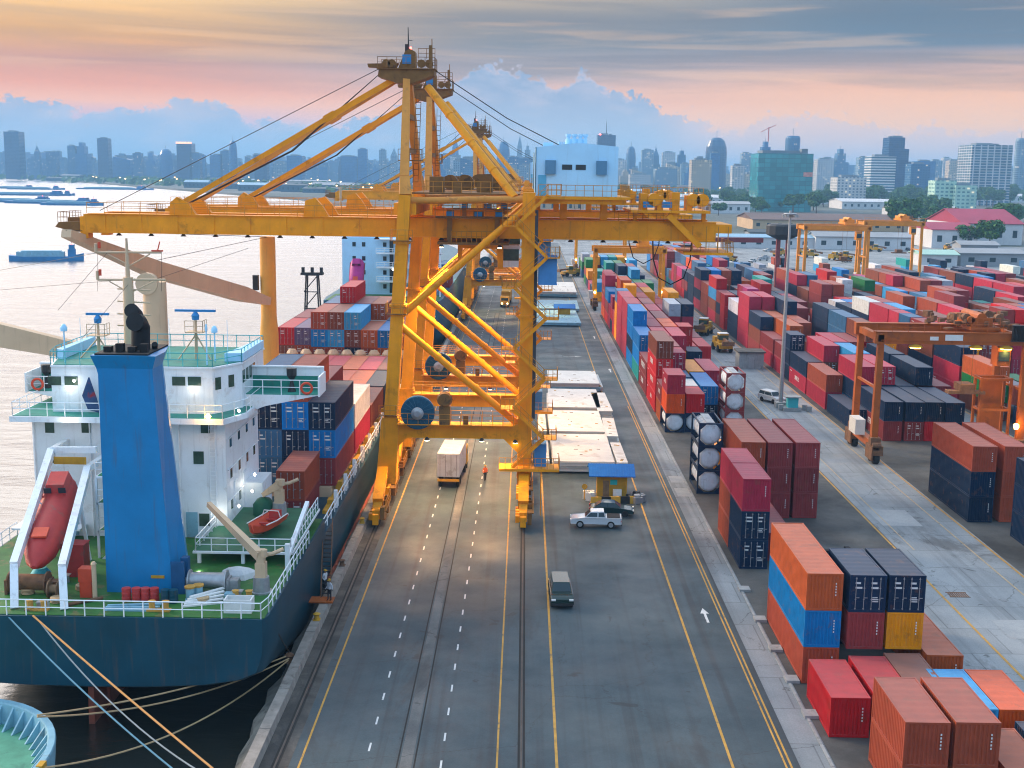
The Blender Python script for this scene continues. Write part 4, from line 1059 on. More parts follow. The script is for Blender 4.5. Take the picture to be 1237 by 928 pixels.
    m = MB(); m.bx(.98, 1.3, -.5, .5, 9.8, 30.5); m.build('cable_tray', pmat('cable_tray_grey', (.05, .06, .075), .5, var=.2), c)
    m = MB(); m.bx(1.4, 3.2, -1.2, 1.0, 23.3, 26.1)
    for z in (23.3, 26.0): m.bx(1.36, 3.24, -1.24, 1.04, z, z + .08)
    m.bx(1.3, 2.5, -1.0, .8, 5.0, 7.3)
    m.build('switch_cabinet', pmat('cabinet_blue', (.06, .22, .48), .5, var=.1, scale=2), c)
    # bogies and equaliser beams along both rails
    for x in (WX, LX):
        m = MB(); m.beam((x, -5.2, 2.2), (x, -.6, 4.4), 1.0, .9); m.beam((x, .6, 4.4), (x, 5.0, 2.4), 1.0, .9) ; m.bx(x - .5, x + .5, -.8, .8, 2.6, 4.8)
        m.beam((x, D - 5.0, 2.4), (x, D - .6, 4.4), 1.0, .9); m.beam((x, D + .6, 4.4), (x, D + 5.2, 2.2), 1.0, .9); m.bx(x - .5, x + .5, D - .8, D + .8, 2.6, 4.8)
        m.bx(x - .42, x + .42, 5.0, D - 5.0, 2.3, 3.0)
        m.build('equaliser_beam', Y_, c)
        for yb in (-4.6, 4.0, D - 4.0, D + 4.6):
            m = MB(); m.bx(x - .36, x + .36, yb - 2.0, yb + 2.0, .85, 1.75); m.prism([(yb - 1.2, 1.75), (yb + 1.2, 1.75), (yb + .4, 2.45), (yb - .4, 2.45)], x - .4, x + .4, 'yz')
            for q in (-1.5, -.5, .5, 1.5): m.bx(x - .75, x - .37, yb + q - .3, yb + q + .3, .7, 1.35)
            bg = m.build('bogie', Y_ if yb > 0 else M['yellow'], c)
            for q in (-1.45, -.5, .5, 1.45):
                m = MB(); m.lathe((x, yb + q, .50), [(.42, -.12), (.42, .12)], 12, 'x'); m.build('wheel', M['darkmetal'], bg)
        rr_ = random.Random(int(x * 10))
        for yb in (-4.6, 4.0, D - 4.0, D + 4.6):
            m = MB(); rl2 = MB()
            m.bx(x + .38, x + 1.0, yb - 2.2, yb + 2.2, 1.72, 1.8)
            for _ in range(8):
                q = yb + rr_.uniform(-1.9, 1.9); m.box((x + .62, q, rr_.uniform(.5, 1.1)), (rr_.uniform(.3, .5), rr_.uniform(.3, .7), 1.2))
            rl2.rail([(x + .95, yb - 2.2, 1.8), (x + .95, yb + 2.2, 1.8)], 1.0, .7)
            bgear = m.build('drive_gear', DK, c); rl2.build('railing', M['railyellow'], bgear)
        m = MB()
        for yb in (-7.1, D + 7.1): m.bx(x - .28, x + .28, yb - .25, yb + .25, .5, 1.5)
        m.split('buffer', M['lampamber'] if False else Y_, c)
    # lit work lamps
    m = MB(); lh = MB()
    for x, y, z in ((-9.5, -.75, 7.5), (-4.0, -.75, 7.5), (-2.5, 3.2, 26.6), (-8.4, 3.2, 26.6), (LX - .9, -.9, 7.4)):
        lh.lathe((x, y, z), [(.10, .3), (.24, .12), (.26, 0)], 10); m.lathe((x, y, z - .05), [(.22, 0), (.18, .05)], 10)
    q = lh.build('work_lamp', M['darkmetal'], c); m.split('lamp_lens', M['lamp'], q)
    return c
crane = make_crane()
names = ['nearest yellow quay crane, its blue machine house facing the road', 'second yellow quay crane standing just behind the nearest one', 'third yellow quay crane far along the quay beyond the gap', 'farthest yellow quay crane at the end of the row']
cr = [crane] + [copy_tree(crane) for _ in range(3)]
for o, y, n in zip(cr, (121.0, 151.0, 291.0, 330.0), names):
    o.location = (0, y, 0); tag(o, n, 'crane', 'ship-to-shore cranes along the quay')
for cy in (121, 151):
    for x in (-10.0, -3.5): lamp('s', (x, cy - .9, 7.2), 2300, (1, .60, .28), .3, 150, (0.05, -.15, -1))
    for lx_, ly_ in ((-10.5, 2.0), (-3.5, 9.0), (-9.0, 15.5)): lamp('s', (lx_, cy + ly_, 23.8), 19000, (1, .60, .28), .8, 110, (.05, -.05, -1), blend=1.0)
lamp('s', (-6, 297, 26), 40000, (1, .66, .3), .6, 90)

# ------------------------------------------------------------------ rubber-tyred gantry cranes
def make_rtg(span, top, wb, mat, cab=True, seed=0):
    c = thing('yard_gantry_crane', '', 'gantry crane')
    w = span / 2; rnd = random.Random(seed)
    for y in (0, wb):
        for sx in (-1, 1):
            m = MB(); m.beam((sx * w, y, 2.6), (sx * (w - .1), y, top), .78, .85, .7, .75); m.build('leg', mat, c)
        m = MB(); m.bx(-w - .7, w + .7, y - .5, y + .5, top - .05, top + 1.35); m.bx(-w - .7, w + .7, y - .62, y + .62, top + 1.352, top + 1.42)
        m.bx(-w, w, y - .6, y - .503, top + .35, top + .43)
        m.build('girder', mat, c)
    m = MB()
    for sx in (-1, 1):
        m.bx(sx * w - .45, sx * w + .45, -1.0, wb + 1.0, 1.7, 2.6)
        m.beam((sx * w, .4, top * .62), (sx * w, wb - .4, top * .62), .3, .3)
        m.bx(sx * w - .35, sx * w + .35, -.5, wb + .5, top + .2, top + 1.0)
    m.build('sill_beam', mat, c)
    for sx in (-1, 1):
        for y in (-.5, wb + .5):
            m = MB(); m.bx(sx * w - .5, sx * w + .5, y - 1.5, y + 1.5, 1.15, 1.7); m.bx(sx * w - .68, sx * w - .5, y - 1.4, y + 1.4, .5, 2.2); m.bx(sx * w - .6, sx * w + .6, y - .5, y + .5, 1.7, 3.1); m.box((sx * w + .55, y - .6, 1.0), (.5, .9, 1.2)); m.lathe((sx * w, y - .9, 2.3), [(.34, -.5), (.34, .5)], 10, 'x')
            b_ = m.build('wheel_bogie', M['rust'], c)
            for q in (-.8, .8):
                m = MB(); m.lathe((sx * w, y + q, .72), [(.3, -.36), (.62, -.36), (.72, -.25), (.72, .25), (.62, .36), (.3, .36)], 16, 'x'); m.build('wheel', M['rubber'], b_)
    m = MB(); m.box((-w - .9, wb * .5, 2.7), (1.2, 3.0, 1.9)); m.split('power_unit', M['cream'], c)
    m = MB(); x0 = w * .42
    m.bx(x0 - 1.6, x0 + 1.9, .4, wb - .4, top + 1.6, top + 2.0); m.bx(x0 - 1.4, x0 + 1.2, 1, wb - 1, top + 2.0, top + 3.0); m.lathe((x0, 1.4, top + 3.0), [(.6, 0), (.6, wb - 3)], 12, 'y'); m.lathe((x0 - 1.4, 1.0, top + 2.8), [(.45, 0), (.45, 1.2)], 10, 'y')
    t = m.build('trolley', mat, c)
    m = MB(); m.rail([(x0 - 1.6, .4, top + 2), (x0 + 1.9, .4, top + 2)], 1.1, .6); m.build('railing', mat, t)
    if cab:
        m = MB(); m.bx(x0 + 1.6, x0 + 3.2, -.2, 1.8, top - 2.6, top - .2); cb = m.build('operator_cab', mat, t)
        m = MB(); m.bx(x0 + 1.75, x0 + 3.05, -.25, -.205, top - 2.0, top - .8); m.split('window', M['glass'], cb)
        m = MB(); m.bx(x0 - 3.2, x0 + 1.3, 1.8, 3.2, top * .56, top * .56 + .35); m.bx(x0 - 1.8, x0, 1.8, 4.2, top * .56 + .35, top * .56 + 1.2)
        for q in (-1.5, -.3): m.tube((x0 + q, 2.5, top * .56 + 1), (x0 + q, 2.5, top + 1.6), .035)
        m.build('spreader', M['rust'], t)
    m = MB(); m.rail([(-w - .6, -.55, top + 1.42), (w + .6, -.55, top + 1.42)], 1.0, 1.8, r=.03); m.build('railing', mat, c)
    return c
rtg = make_rtg(17.6, 14.6, 8.7, M['orange'])
tag(rtg, 'rust orange yard gantry crane with amber lamps straddling the middle lane', 'gantry crane', 'rubber-tyred yard gantry cranes'); rtg.location = (51.6, 146.2, 0)
m = MB()
for x in (-4.6, 2.6, 6.2): m.lathe((x, -.3, 14.18), [(.85, 0), (.75, .18), (.2, .36)], 14)
lo = m.split('lamp_hood', M['hutyellow'], rtg)
m = MB()
for x in (-4.6, 2.6, 6.2): m.lathe((x, -.3, 14.06), [(.62, 0), (.66, .10)], 12)
m.lathe((8.1, -.6, 4.4), [(.2, 0), (.34, .3), (.3, .6), (.1, .7)], 10)
m.split('lamp_lens', M['lampamber'], lo)
m = MB(); m.bx(-3.0, -2.0, -.57, -.503, 15.05, 15.5); m.bx(-1.2, .9, -.57, -.503, 15.05, 15.75); m.bx(8.1, 8.3, -.57, -.503, 15.1, 15.4); m.split('name_plate', M['signwhite'], rtg)
m = MB()
for k in range(26): m.bx(6.6 + k * .18, 6.66 + k * .18, -1.1, -.7, 15.2, 17.0)
m.bx(6.5, 11.4, -1.1, -.7, 15.1, 15.2); m.bx(6.5, 11.4, -1.1, -.7, 16.95, 17.05); m.build('cable_chain_guard', M['darkmetal'], rtg)
for x in (47.0, 54.2, 57.8): lamp('s', (x, 145.9, 13.9), 500, (1, .58, .12), .4, 140)
lamp('p', (59.6, 145.0, 4.9), 120, (1, .6, .15), .2)
m = MB()
for x in (4.6, 8.2):
    for y in (2.2, 4.4): m.beam((x, y, 2.6), (x, y, 10.2), .3, .3)
for z in (2.6, 6.2, 10.0):
    for y in (2.2, 4.4): m.beam((4.6, y, z), (8.2, y, z), .25, .3)
    for x in (4.6, 8.2): m.beam((x, 2.2, z), (x, 4.4, z), .25, .3)
m.bx(5.0, 7.8, 3.9, 4.1, 3.0, 9.6); m.build('cable_cage', M['orange'], rtg)
m = MB(); rr_ = random.Random(3)
for _ in range(46):
    x = rr_.uniform(-1.5, 8.6); m.box((x, rr_.uniform(.6, 7.5), rr_.uniform(16.1, 17.6)), (rr_.uniform(.2, 1.1), rr_.uniform(.2, .8), rr_.uniform(.15, .8)), rz=rr_.uniform(0, 1))
for k in range(5): m.lathe((rr_.uniform(0, 8), rr_.uniform(1, 6), 17.6), [(.5, -.4), (.5, .4)], 12, 'y')
m.build('trolley_gear', M['rust'], rtg)
r2_ = make_rtg(17.2, 14.6, 7.5, M['yellow'], False, 3)
tag(r2_, 'yellow yard gantry crane straddling the roadside container block', 'gantry crane', 'rubber-tyred yard gantry cranes'); r2_.location = (26.7, 311, 0)
m = MB(); m.lathe((-8.7, -.7, 4.4), [(.16, 0), (.28, .25), (.1, .5)], 10); m.lathe((8.5, -.7, 4.6), [(.2, 0), (.35, .4), (.1, .8)], 10); m.split('lamp_lens', M['lamp'], r2_)
r3 = make_rtg(17.6, 19.6, 8.5, pmat('far_gantry_yellow', (.72, .27, .03), .5, var=.15, scale=.6), True, 4)
tag(r3, 'tall yellow-orange gantry crane behind the inland blocks, left of a pair', 'gantry crane', 'rubber-tyred yard gantry cranes'); r3.location = (87.2, 345, 0)
r4 = copy_tree(r3); tag(r4, 'tall yellow-orange gantry crane behind the inland blocks, right of a pair', 'gantry crane', 'rubber-tyred yard gantry cranes'); r4.location = (114.8, 385, 0)
r5 = copy_tree(r2_); tag(r5, 'far yellow yard gantry crane deeper in the roadside stacks', 'gantry crane', 'rubber-tyred yard gantry cranes'); r5.location = (26.7, 430, 0)
# ------------------------------------------------------------------ the near container ship (stern towards the camera)
SX, HB, DK_, ZF = -27.8, 11.6, 5.6, 4.3         # centre line, half beam, deck height
ship = thing('container_ship', 'dark blue container ship with white house and blue funnel moored stern-on', 'container ship', (0, 0, 0), 0, 'container ships at the quay')
def hull_ring(y, hb, bot, zd, flare=1.0, n=9):
    pts = []
    prof = [(1.0, zd), (1.0, zd - 1.2), (.995, zd - 2.4), (.96, .48), (.86, .26), (.66, .10), (.36, .02), (0, 0)]
    out = []
    for f, z in prof:
        zz = z if z > 1 else bot + (zd - 2.4 - bot) * z
        out.append((hb * f, zz))
    ring = [(SX + x, y, z) for x, z in out] + [(SX - x, y, z) for x, z in out[::-1][1:]]
    return ring
m = MB()
rings = [hull_ring(74.6, HB - .25, .9, DK_), hull_ring(75.4, HB, .5, DK_), hull_ring(80, HB, -1.2, DK_), hull_ring(88, HB, -4.0, DK_), hull_ring(97.9, HB, -6.6, DK_), hull_ring(98.1, HB, -6.7, ZF), hull_ring(130, HB, -8, ZF), hull_ring(190, HB, -8, ZF + .6)]
m.loft(rings)
hl = m.build('hull', M['hull'], ship, True)
m = MB()
prv = None
for y0, hb in ((98, HB + .02), (188, HB + .02)):   # boot topping band on the quay side
    pass
m.bx(SX + HB - .35, SX + HB + .03, 100, 188, -1.9, -.4); m.bx(SX + HB - .6, SX + HB + .012, 96, 188, -3.2, -1.9)
m.build('boot_topping', M['redbottom'], hl)
m = MB(); m.loft([[(SX + x, y, z) for x, z in ((HB + .0, 0), (-HB, 0), (-HB, 6), (HB, 6))] for y in ()]) if False else None
m.loft([hull_ring(190, HB, -8, ZF + .6), hull_ring(204, HB * .82, -8, DK_ + 1.5), hull_ring(216, HB * .45, -8, DK_ + 2.6), hull_ring(224, HB * .06, -6, DK_ + 3.2)])
m.build('bow', M['hull'], ship, True)
m = MB(); m.prism([(77.3, -3.6), (77.5, .6), (79.6, .7), (80.2, -3.6)], SX - .9 - .2, SX - .9 + .2, 'yz')
m.prism([(80.2, -4), (80.2, .2), (84, -.6), (84, -4)], SX - 1.2, SX - .6, 'yz'); m.build('rudder', M['redbottom'], ship)
# deck
m = MB(); m.bx(SX - HB + .15, SX + HB - .15, 74.8, 92, DK_ + .004, DK_ + .05); m.bx(SX - HB + .15, SX + HB - .15, 92.004, 97.8, DK_ + .004, DK_ + .05)
m.build('aft_deck', M['deckgreen'], ship)
m = MB(); z = DK_
m.rail([(SX - HB + .2, 74.75, z), (SX + HB - .35, 74.75, z), (SX + HB - .1, 76, z), (SX + HB - .1, 91, z)], 1.05, 1.2, r=.045)
m.rail([(SX - HB + .2, 74.75, z), (SX - HB + .1, 92, z)], 1.05, 1.4, r=.045)
m.build('deck_railing', M['white'], ship)
m = MB(); m.beam((SX + HB - .5, 84.5, 6.6), (SX + HB - .35, 92, 8.6), .3, .3); m.beam((SX + HB - .5, 84.5, 5.6), (SX + HB - .5, 84.5, 7.6), .3, .3)
# boat deck on the starboard side
m.bx(SX + 4.0, SX + HB - .3, 85.5, 97.5, 6.45, 6.6); m.bx(SX - HB + .3, SX - 6, 90.5, 97.5, 6.45, 6.6)
for x in (SX + 4.4, SX + 7.6, SX + HB - .7): m.bx(x - .12, x + .12, 85.7, 85.95, 5.65, 6.45)
m.split('boat_deck', M['white'], ship)
m = MB(); m.bx(SX + 4.05, SX + HB - .4, 85.7, 97.4, 6.604, 6.64); m.build('deck_coating', pmat('boat_deck_dark_green', (.02, .12, .06), .6, var=.3, scale=.8), ship)
m = MB(); m.rail([(SX + 4.2, 85.6, 6.6), (SX + HB - .45, 85.6, 6.6), (SX + HB - .45, 97.3, 6.6)], 1.0, 1.1, r=.04); m.rail([(SX + 4.2, 85.6, 6.6), (SX + 4.2, 91.5, 6.6)], 1.0, 1.1, r=.04); m.build('boat_deck_railing', M['white'], ship)
# accommodation block
m = MB(); x0, x1 = SX - 9.9, SX + 5.0
m.bx(x0, x1, 92.0, 103.5, DK_ + .05, 15.0); hs = m.build('deckhouse', M['white'], ship)
m = MB()
for px, py, w, h in ((240, 553, .8, 1.0), (247, 628, .8, 1.0), (248, 516, .7, .95), (60, 516, .7, .9), (104, 516, .7, .9), (62, 553, .6, .8)):
    x, zz = P(px, py, 92.0)
    if x0 < x < x1: m.bx(x - w / 2, x + w / 2, 91.96, 92.02, zz - h / 2, zz + h / 2)
for zz in (7.6, 10.1, 12.6):
    for y in (93.6, 96.4, 99.2, 101.8): m.bx(x1 - .02, x1 + .03, y - .3, y + .3, zz, zz + .8)
m.split('window', M['glassgreen'], hs)
m = MB()
for y in (94.9, 98): m.bx(x1 - .02, x1 + .06, y - .4, y + .4, 7.7, 9.6)
m.bx(x1 + .002, x1 + 1.5, 97.9, 101.6, 5.0, 8.6)
m.split('side_locker', M['white'], hs)
# bridge deck slab and wheelhouse
m = MB(); m.prism([(SX - 10.9, 90.3), (SX + 5.3, 90.3), (SX + 6.5, 93.2), (SX + 6.6, 103.4), (SX - 10.9, 103.4)], 15.0, 15.42, 'xy'); m.build('bridge_deck', M['white'], ship)
m = MB(); m.prism([(SX - 10.7, 90.5), (SX + 5.2, 90.5), (SX + 6.3, 93.2), (SX + 6.4, 103.2), (SX - 10.7, 103.2)], 15.422, 15.46, 'xy'); m.build('deck_coating', M['roofgreen'], ship)
m = MB(); m.rail([(SX - 10.7, 103, 15.45), (SX - 10.7, 90.45, 15.45), (SX + 5.2, 90.45, 15.45), (SX + 6.4, 93.2, 15.45), (SX + 6.4, 103, 15.45)], 1.05, 1.3, r=.035); m.build('bridge_deck_railing', M['white'], ship)
m = MB(); wx0, wx1 = SX - 8.3, SX + 4.1
m.prism([(wx0, 92.2), (wx1, 92.2), (wx1 + 1.6, 95.0), (wx1 + 1.6, 103), (wx0 - .6, 103), (wx0 - .6, 95)], 15.46, 18.95, 'xy')
wh = m.build('wheelhouse', M['white'], ship)
m = MB()
for px, py in ((66, 460), (86, 460), (216, 460.5), (235, 460.5)):
    x, zz = P(px, py, 92.2); m.bx(x - .5, x + .5, 92.15, 92.22, zz - .34, zz + .34)
d = Vector((1.6, 2.8, 0)).normalized(); nrm = Vector((2.8, -1.6, 0)).normalized()
for t in (.55, 2.0):
    q = Vector((wx1, 92.2, 17.3)) + d * t + nrm * .01
    m.add([q + d * a + nrm * e + Vector((0, 0, zz)) for e in (0, .03) for a, zz in ((-.3, 0), (.3, 0), (.3, .95), (-.3, .95))], MB.BF)
for y in (95.6, 96.8, 98.0, 99.2): m.bx(wx1 + 1.6, wx1 + 1.63, y - .42, y + .42, 17.4, 18.4)
m.split('window', M['glassgreen'], wh)
m = MB(); m.prism([(wx0, 92.1), (wx1 + .1, 92.1), (wx1 + 1.7, 95.0), (wx1 + 1.7, 103.1), (wx0 - .7, 103.1), (wx0 - .7, 95)], 18.95, 19.09, 'xy'); m.build('roof_edge', M['white'], wh)
m = MB(); m.prism([(wx0 + .15, 92.3), (wx1 - .1, 92.3), (wx1 + 1.45, 95.1), (wx1 + 1.45, 102.9), (wx0 - .5, 102.9), (wx0 - .5, 95)], 19.094, 19.14, 'xy'); m.build('roof', M['roofgreen'], wh)
m = MB(); rp = [(wx0, 92.2, 19.1), (wx1, 92.2, 19.1), (wx1 + 1.6, 95, 19.1), (wx1 + 1.6, 103, 19.1), (wx0 - .6, 103, 19.1), (wx0 - .6, 95, 19.1), (wx0, 92.2, 19.1)]
m.rail(rp, 1.05, 1.1, r=.035); m.build('roof_railing', M['tealrail'], wh)
m = MB(); m.prism([(wx1 + .3, 94.8), (wx1 + 1.7, 95.1), (wx1 + 1.7, 102.8), (wx1 + 1.2, 102.8)], 19.15, 19.8, 'xy'); m.prism([(wx0 - .65, 95.1), (wx0, 94.8), (wx0 - .2, 102.8), (wx0 - .65, 102.8)], 19.15, 19.9, 'xy'); m.split('wind_screen', M['bluewhite'], wh)
# bridge wings
for s in (1, -1):
    xi = (wx1 + 1.6) if s > 0 else (wx0 - .6); xo = SX + s * HB
    m = MB()
    m.prism([(xi, 16.4), (xi, 14.9), (xo - s * 4.2, 15.5), (xo, 16.4)] , 95.6, 98.6)
    m.bx(min(xi, xo), max(xi, xo), 98.45, 98.6, 16.4, 18.2)
    wgo = m.build('bridge_wing', M['white'], ship)
    m = MB(); m.prism([(xo, 95.5), (xo + s * .12, 95.5), (xo + s * .12, 98.6), (xo, 98.6)], 16.3, 17.9, 'xy'); m.build('wing_end', M['white'], wgo)
    m = MB(); m.bx(min(xi, xo) + .1, max(xi, xo) - .1, 95.7, 98.4, 16.404, 16.45); m.bx(min(xi, xo) + .1, max(xi, xo) - .1, 98.38, 98.445, 16.45, 17.5); m.build('deck_coating', M['roofgreen'], wgo)
    m = MB(); m.rail([(xi, 95.65, 16.4), (xo, 95.65, 16.4)], 1.2, 1.3, r=.04); m.bx(min(xi, xo), max(xi, xo), 98.3, 98.65, 18.2, 18.31); m.build('wing_railing', M['white'], wgo)
    xm = xi + (xo - xi) * .6
    m = MB(); m.lathe((xm, 97, 16.45), [(.35, 0), (.2, .5), (.12, .9), (.4, 1.3), (.42, 1.9), (.1, 1.95)], 12); m.build('searchlight', M['darkmetal'], wgo)
    m = MB()
    n = 24; ring = []
    for k in range(n):
        a = 2 * math.pi * k / n; c_, s_ = math.cos(a), math.sin(a)
        ring.append([(xo - s * .9 + (.42 + .1 * math.cos(b)) * c_, 95.45 + .1 * math.sin(b), 17.0 + (.42 + .1 * math.cos(b)) * s_) for b in [i * math.pi / 3 for i in range(6)]])
    ring.append(ring[0]); m.loft(ring, False)
    tag(m.build('lifebuoy', M['redorange'], None, True), 'orange ring lifebuoy hung on the %s bridge wing rail of the near ship' % ('quay side' if s > 0 else 'river side'), 'lifebuoy', 'lifebuoys on the bridge wings')
# funnel
m = MB(); b0, b1 = [(-27.95, 79.2), (-23.75, 79.2), (-23.1, 80.6), (-23.1, 84.6), (-27.95, 84.6)], [(-27.95, 79.4), (-24.25, 79.4), (-23.75, 80.6), (-23.75, 84.6), (-27.95, 84.6)]
f_ = lambda a, b_, y: P(a, b_, y)[0]
b0 = [(-27.95, 79.2), (f_(209, 718, 79.2), 79.2), (f_(229, 712, 81.5), 81.5), (f_(230, 700, 84), 84), (-27.95, 84)]
mid = [(-27.95, 79.25), (f_(199, 590, 79.25), 79.25), (f_(217, 590, 81.5), 81.5), (f_(217, 590, 84), 84), (-27.95, 84)]
b1 = [(-27.95, 79.3), (f_(184, 440, 79.3), 79.3), (f_(196, 440, 81.5), 81.5), (f_(197, 440, 84), 84), (-27.95, 84)]
m.loft([[(x, y, DK_ + .05) for x, y in b0], [(x, y, 11.0) for x, y in mid], [(x, y, 20.6) for x, y in b1], [(x + (.0 if x > -26 else -.1), y, 21.0) for x, y in b1],
        [(x + (.35 if x > -26 else -.35), y + (-.35 if y < 82 else .35), 21.9) for x, y in b1]])
fu = m.build('funnel', M['funnel'], ship)
m = MB(); m.bx(-28.1, -24.6, 79.2, 83.9, 21.904, 22.0)
for i in range(4): m.box((-27.5 + i * .8, 80.2, 22.0), (.5, .5, .35 + .2 * (i % 2)))
e0 = P3(170, 430, 81.5); e1 = P3(170, 396, 81.5); e2 = P3(161, 376, 81.5)
m.path([e0 - Vector((0, 0, .6)), e0.lerp(e1, .5), e1, e1 + Vector((-.05, -.3, .35)), e1 + Vector((-.1, -.9, .5))], .62, 14); m.path([e0 + Vector((-.45, .8, -.6)), Vector((e2.x + .1, 82.3, e1.z)), Vector((e2.x, 82.0, e2.z - .3)), Vector((e2.x - .05, 81.2, e2.z + .1))], .48, 14); m.path([e0 + Vector((.85, .4, -.6)), e0 + Vector((.85, .4, .5)), e0 + Vector((.95, .1, .8))], .2, 10)
m.build('exhaust_pipe', M['black'], fu, True)
m = MB()
for zz in (17.7, 15.3):
    for k in range(9): m.bx(-26.55, -25.45, 79.32, 79.36, zz - 1.0 + k * .21, zz - .86 + k * .21)
m.split('louvre', pmat('louvre_dark_blue', (.008, .05, .15), .5, var=.2, scale=3), fu)
m = MB(); m.bx(-24.9, -24.0, 79.14, 79.19, 6.7, 6.9)
m.build('notice_plate', M['hutyellow'], fu)
m = MB(); m.bx(-23.0, -22.5, 79.6, 80.2, DK_ + .05, 8.0); m.bx(-23.5, -22.6, 79.0, 79.17, DK_ + .05, 7.9); m.build('door', pmat('funnel_door_blue', (.01, .08, .2), .5), fu)
# mast, radars, aerials
m = MB(); mx = P(157, 400, 97)[0]
m.tube((mx, 97, 19.1), (mx, 97, P(157, 335, 97)[1]), .52, .40, 12); m.tube((mx, 97, P(157, 336, 97)[1]), (mx, 97, P(156, 288, 97)[1]), .2, .09)
for py, x0_, x1_ in ((305, 116, 195), (338, 118, 200)):
    a, b_ = P3(x0_, py, 97), P3(x1_, py, 97); m.tube(a, b_, .09)
    m.tube(a, a + Vector((0, 0, .7)), .14); m.tube(P3(157, py + 16, 97), P3(x0_ + 14, py + 2, 97), .05); m.tube(P3(157, py + 16, 97), P3(x1_ - 14, py + 2, 97), .05)
for py in (350, 365, 380, 394): m.tube(P3(142, py - 1, 97), P3(182, py + 1, 97), .06)
ms = m.build('mast', M['tan'], ship, True)
m = MB(); m.box((*P3(190, 304, 97).xy, P(190, 304, 97)[1]), (.9, .15, .12)); m.tube(P3(190, 304, 97), P3(193, 292, 97), .05); m.lathe(P3(120, 300, 97), [(.12, 0), (.12, .5)], 8); m.lathe(P3(121, 333, 97), [(.12, 0), (.12, .5)], 8); m.split('mast_light', M['redorange'], ms)
m = MB()
for px, py in ((130, 305), (160, 338)):
    m.tube(P3(px, py, 97), P3(px - 60, py + 70, 93), .018, n=4)
for a, b_ in (((150, 300), (-20, 330)), ((150, 338), (-20, 352)), ((180, 340), (300, 300)), ((118, 305), (118, 352)), ((195, 305), (195, 352))): m.tube(P3(*a, 97), P3(*b_, 97 + (8 if b_[0] < 0 else 0)), .016, n=4)
m.build('stay_wire', M['darkmetal'], ms)
for i, (px, pbase, ptop, w) in enumerate(((118, 415, 385, 1.8), (236, 416, 381, 3.2))):
    yb = 96.0; xb, zt = P(px, ptop, yb)
    m = MB(); m.tube((xb, yb, 19.14), (xb, yb, zt), .14, .1); m.tube((xb - 1.3, yb - .6, 19.14), (xb, yb, zt - 1.5), .06); m.tube((xb + 1.3, yb - .6, 19.14), (xb, yb, zt - 1.5), .06); m.bx(xb - .7, xb + .7, yb - .6, yb + .6, zt - 1.35, zt - 1.28)
    m.rail([(xb - .7, yb - .6, zt - 1.28), (xb + .7, yb - .6, zt - 1.28), (xb + .7, yb + .6, zt - 1.28)], .9, .5)
    rm = m.build('radar_mast', M['tan'], ship)
    m = MB(); m.bx(xb - w / 2, xb + w / 2, yb - .12, yb + .12, zt + .28, zt + .46); m.lathe((xb, yb, zt), [(.28, -.35), (.32, 0), (.12, .28)], 10); m.build('radar_scanner', M['skyblue'], rm)
m = MB()
for px, py, y, r in ((77, 400, 93.5, .26), (259, 402, 95, .24), (249, 400, 93, .1)):
    x, zz = P(px, py, y); m.tube((x, y, 19.1), (x, y, zz), .06); m.lathe((x, y, zz), [(r, 0), (r * 1.1, .25), (r * .6, .5), (.05, .55)], 10)
for px in (98, 205, 275): x, _ = P(px, 420, 96); m.tube((x, 96, 19.1), (x, 96, 22.3), .02, n=4)
m.build('aerial', M['bluewhite'], wh, True)
# stern flag on a halyard, hanging slack
m = MB(); x, zz = P(108, 470, 91.6)
m.loft([[(x - .05, 91.6, zz + .9), (x + .05, 91.6, zz + .9)], [(x - .55, 91.5, zz - .5), (x + .5, 91.7, zz - .7)], [(x - .15, 91.5, zz - 1.6), (x + .75, 91.75, zz - 1.9)]], False)
tag(m.build('flag', pmat('flag_cloth', (.04, .08, .18), .9, var=.6, scale=.8, dirt=(.3, .03, .03), dirt_amt=.9)), 'slack dark flag with a red panel hanging beside the ship funnel', 'flag')
# funnel-side ladders and platforms aft of the house
m = MB()
for zz in (7.6, 9.7, 11.7):
    m.bx(-31.0, -28.1, 86.5, 91.9, zz, zz + .14)
for x in (-31.0, -28.3): m.bx(x - .08, x + .08, 86.5, 86.66, DK_, 11.7)
m.build('stair_platform', M['white'], ship)
m = MB()
for zz in (7.74, 9.84, 11.84): m.bx(-30.9, -28.2, 86.6, 91.8, zz + .004, zz + .03)
m.build('deck_coating', pmat('stair_green', (.02, .16, .09), .6, var=.3), ship)
m = MB()
for zz in (7.74, 9.84, 11.84): m.rail([(-31, 86.55, zz), (-28.1, 86.55, zz)], 1.0, .9, r=.035)
m.beam((-30.6, 86.3, DK_), (-28.6, 86.3, 7.6), .08, .25); m.beam((-28.6, 86.3, 7.7), (-30.6, 86.3, 9.7), .08, .25); m.build('stair_railing', M['white'], ship)
# lifeboat launching frame
m = MB()
for top, bot, foot, y0, y1 in (((62, 545), (17, 683), (18, 742), 89.5, 77.5), ((106, 566), (75, 686), (78, 742), 88.5, 77.2)):
    a, b_ = P3(*top, y0), P3(*bot, y1); f_ = P3(*foot, 75.8)
    m.beam(a, b_, .5, .6); m.beam(b_, Vector((f_.x, f_.y, DK_)), .5, .5); m.beam(a, (a.x + .3, a.y + 2.8, a.z + .2), .4, .45)
    c_ = a.lerp(b_, .35); m.beam(c_, (c_.x, c_.y + 1.5, DK_), .22, .22)
    for t in (.15, .3, .45, .6, .75):
        q = a.lerp(b_, t); m.beam(q, q + Vector((.5 if top[0] < 80 else -.4, .2, -.6)), .08, .08)
a, b_ = P3(62, 545, 89.5), P3(106, 566, 88.5)
m.beam((a.x, a.y, a.z + .1), (b_.x + .6, b_.y + .4, a.z + .3), .4, .45)
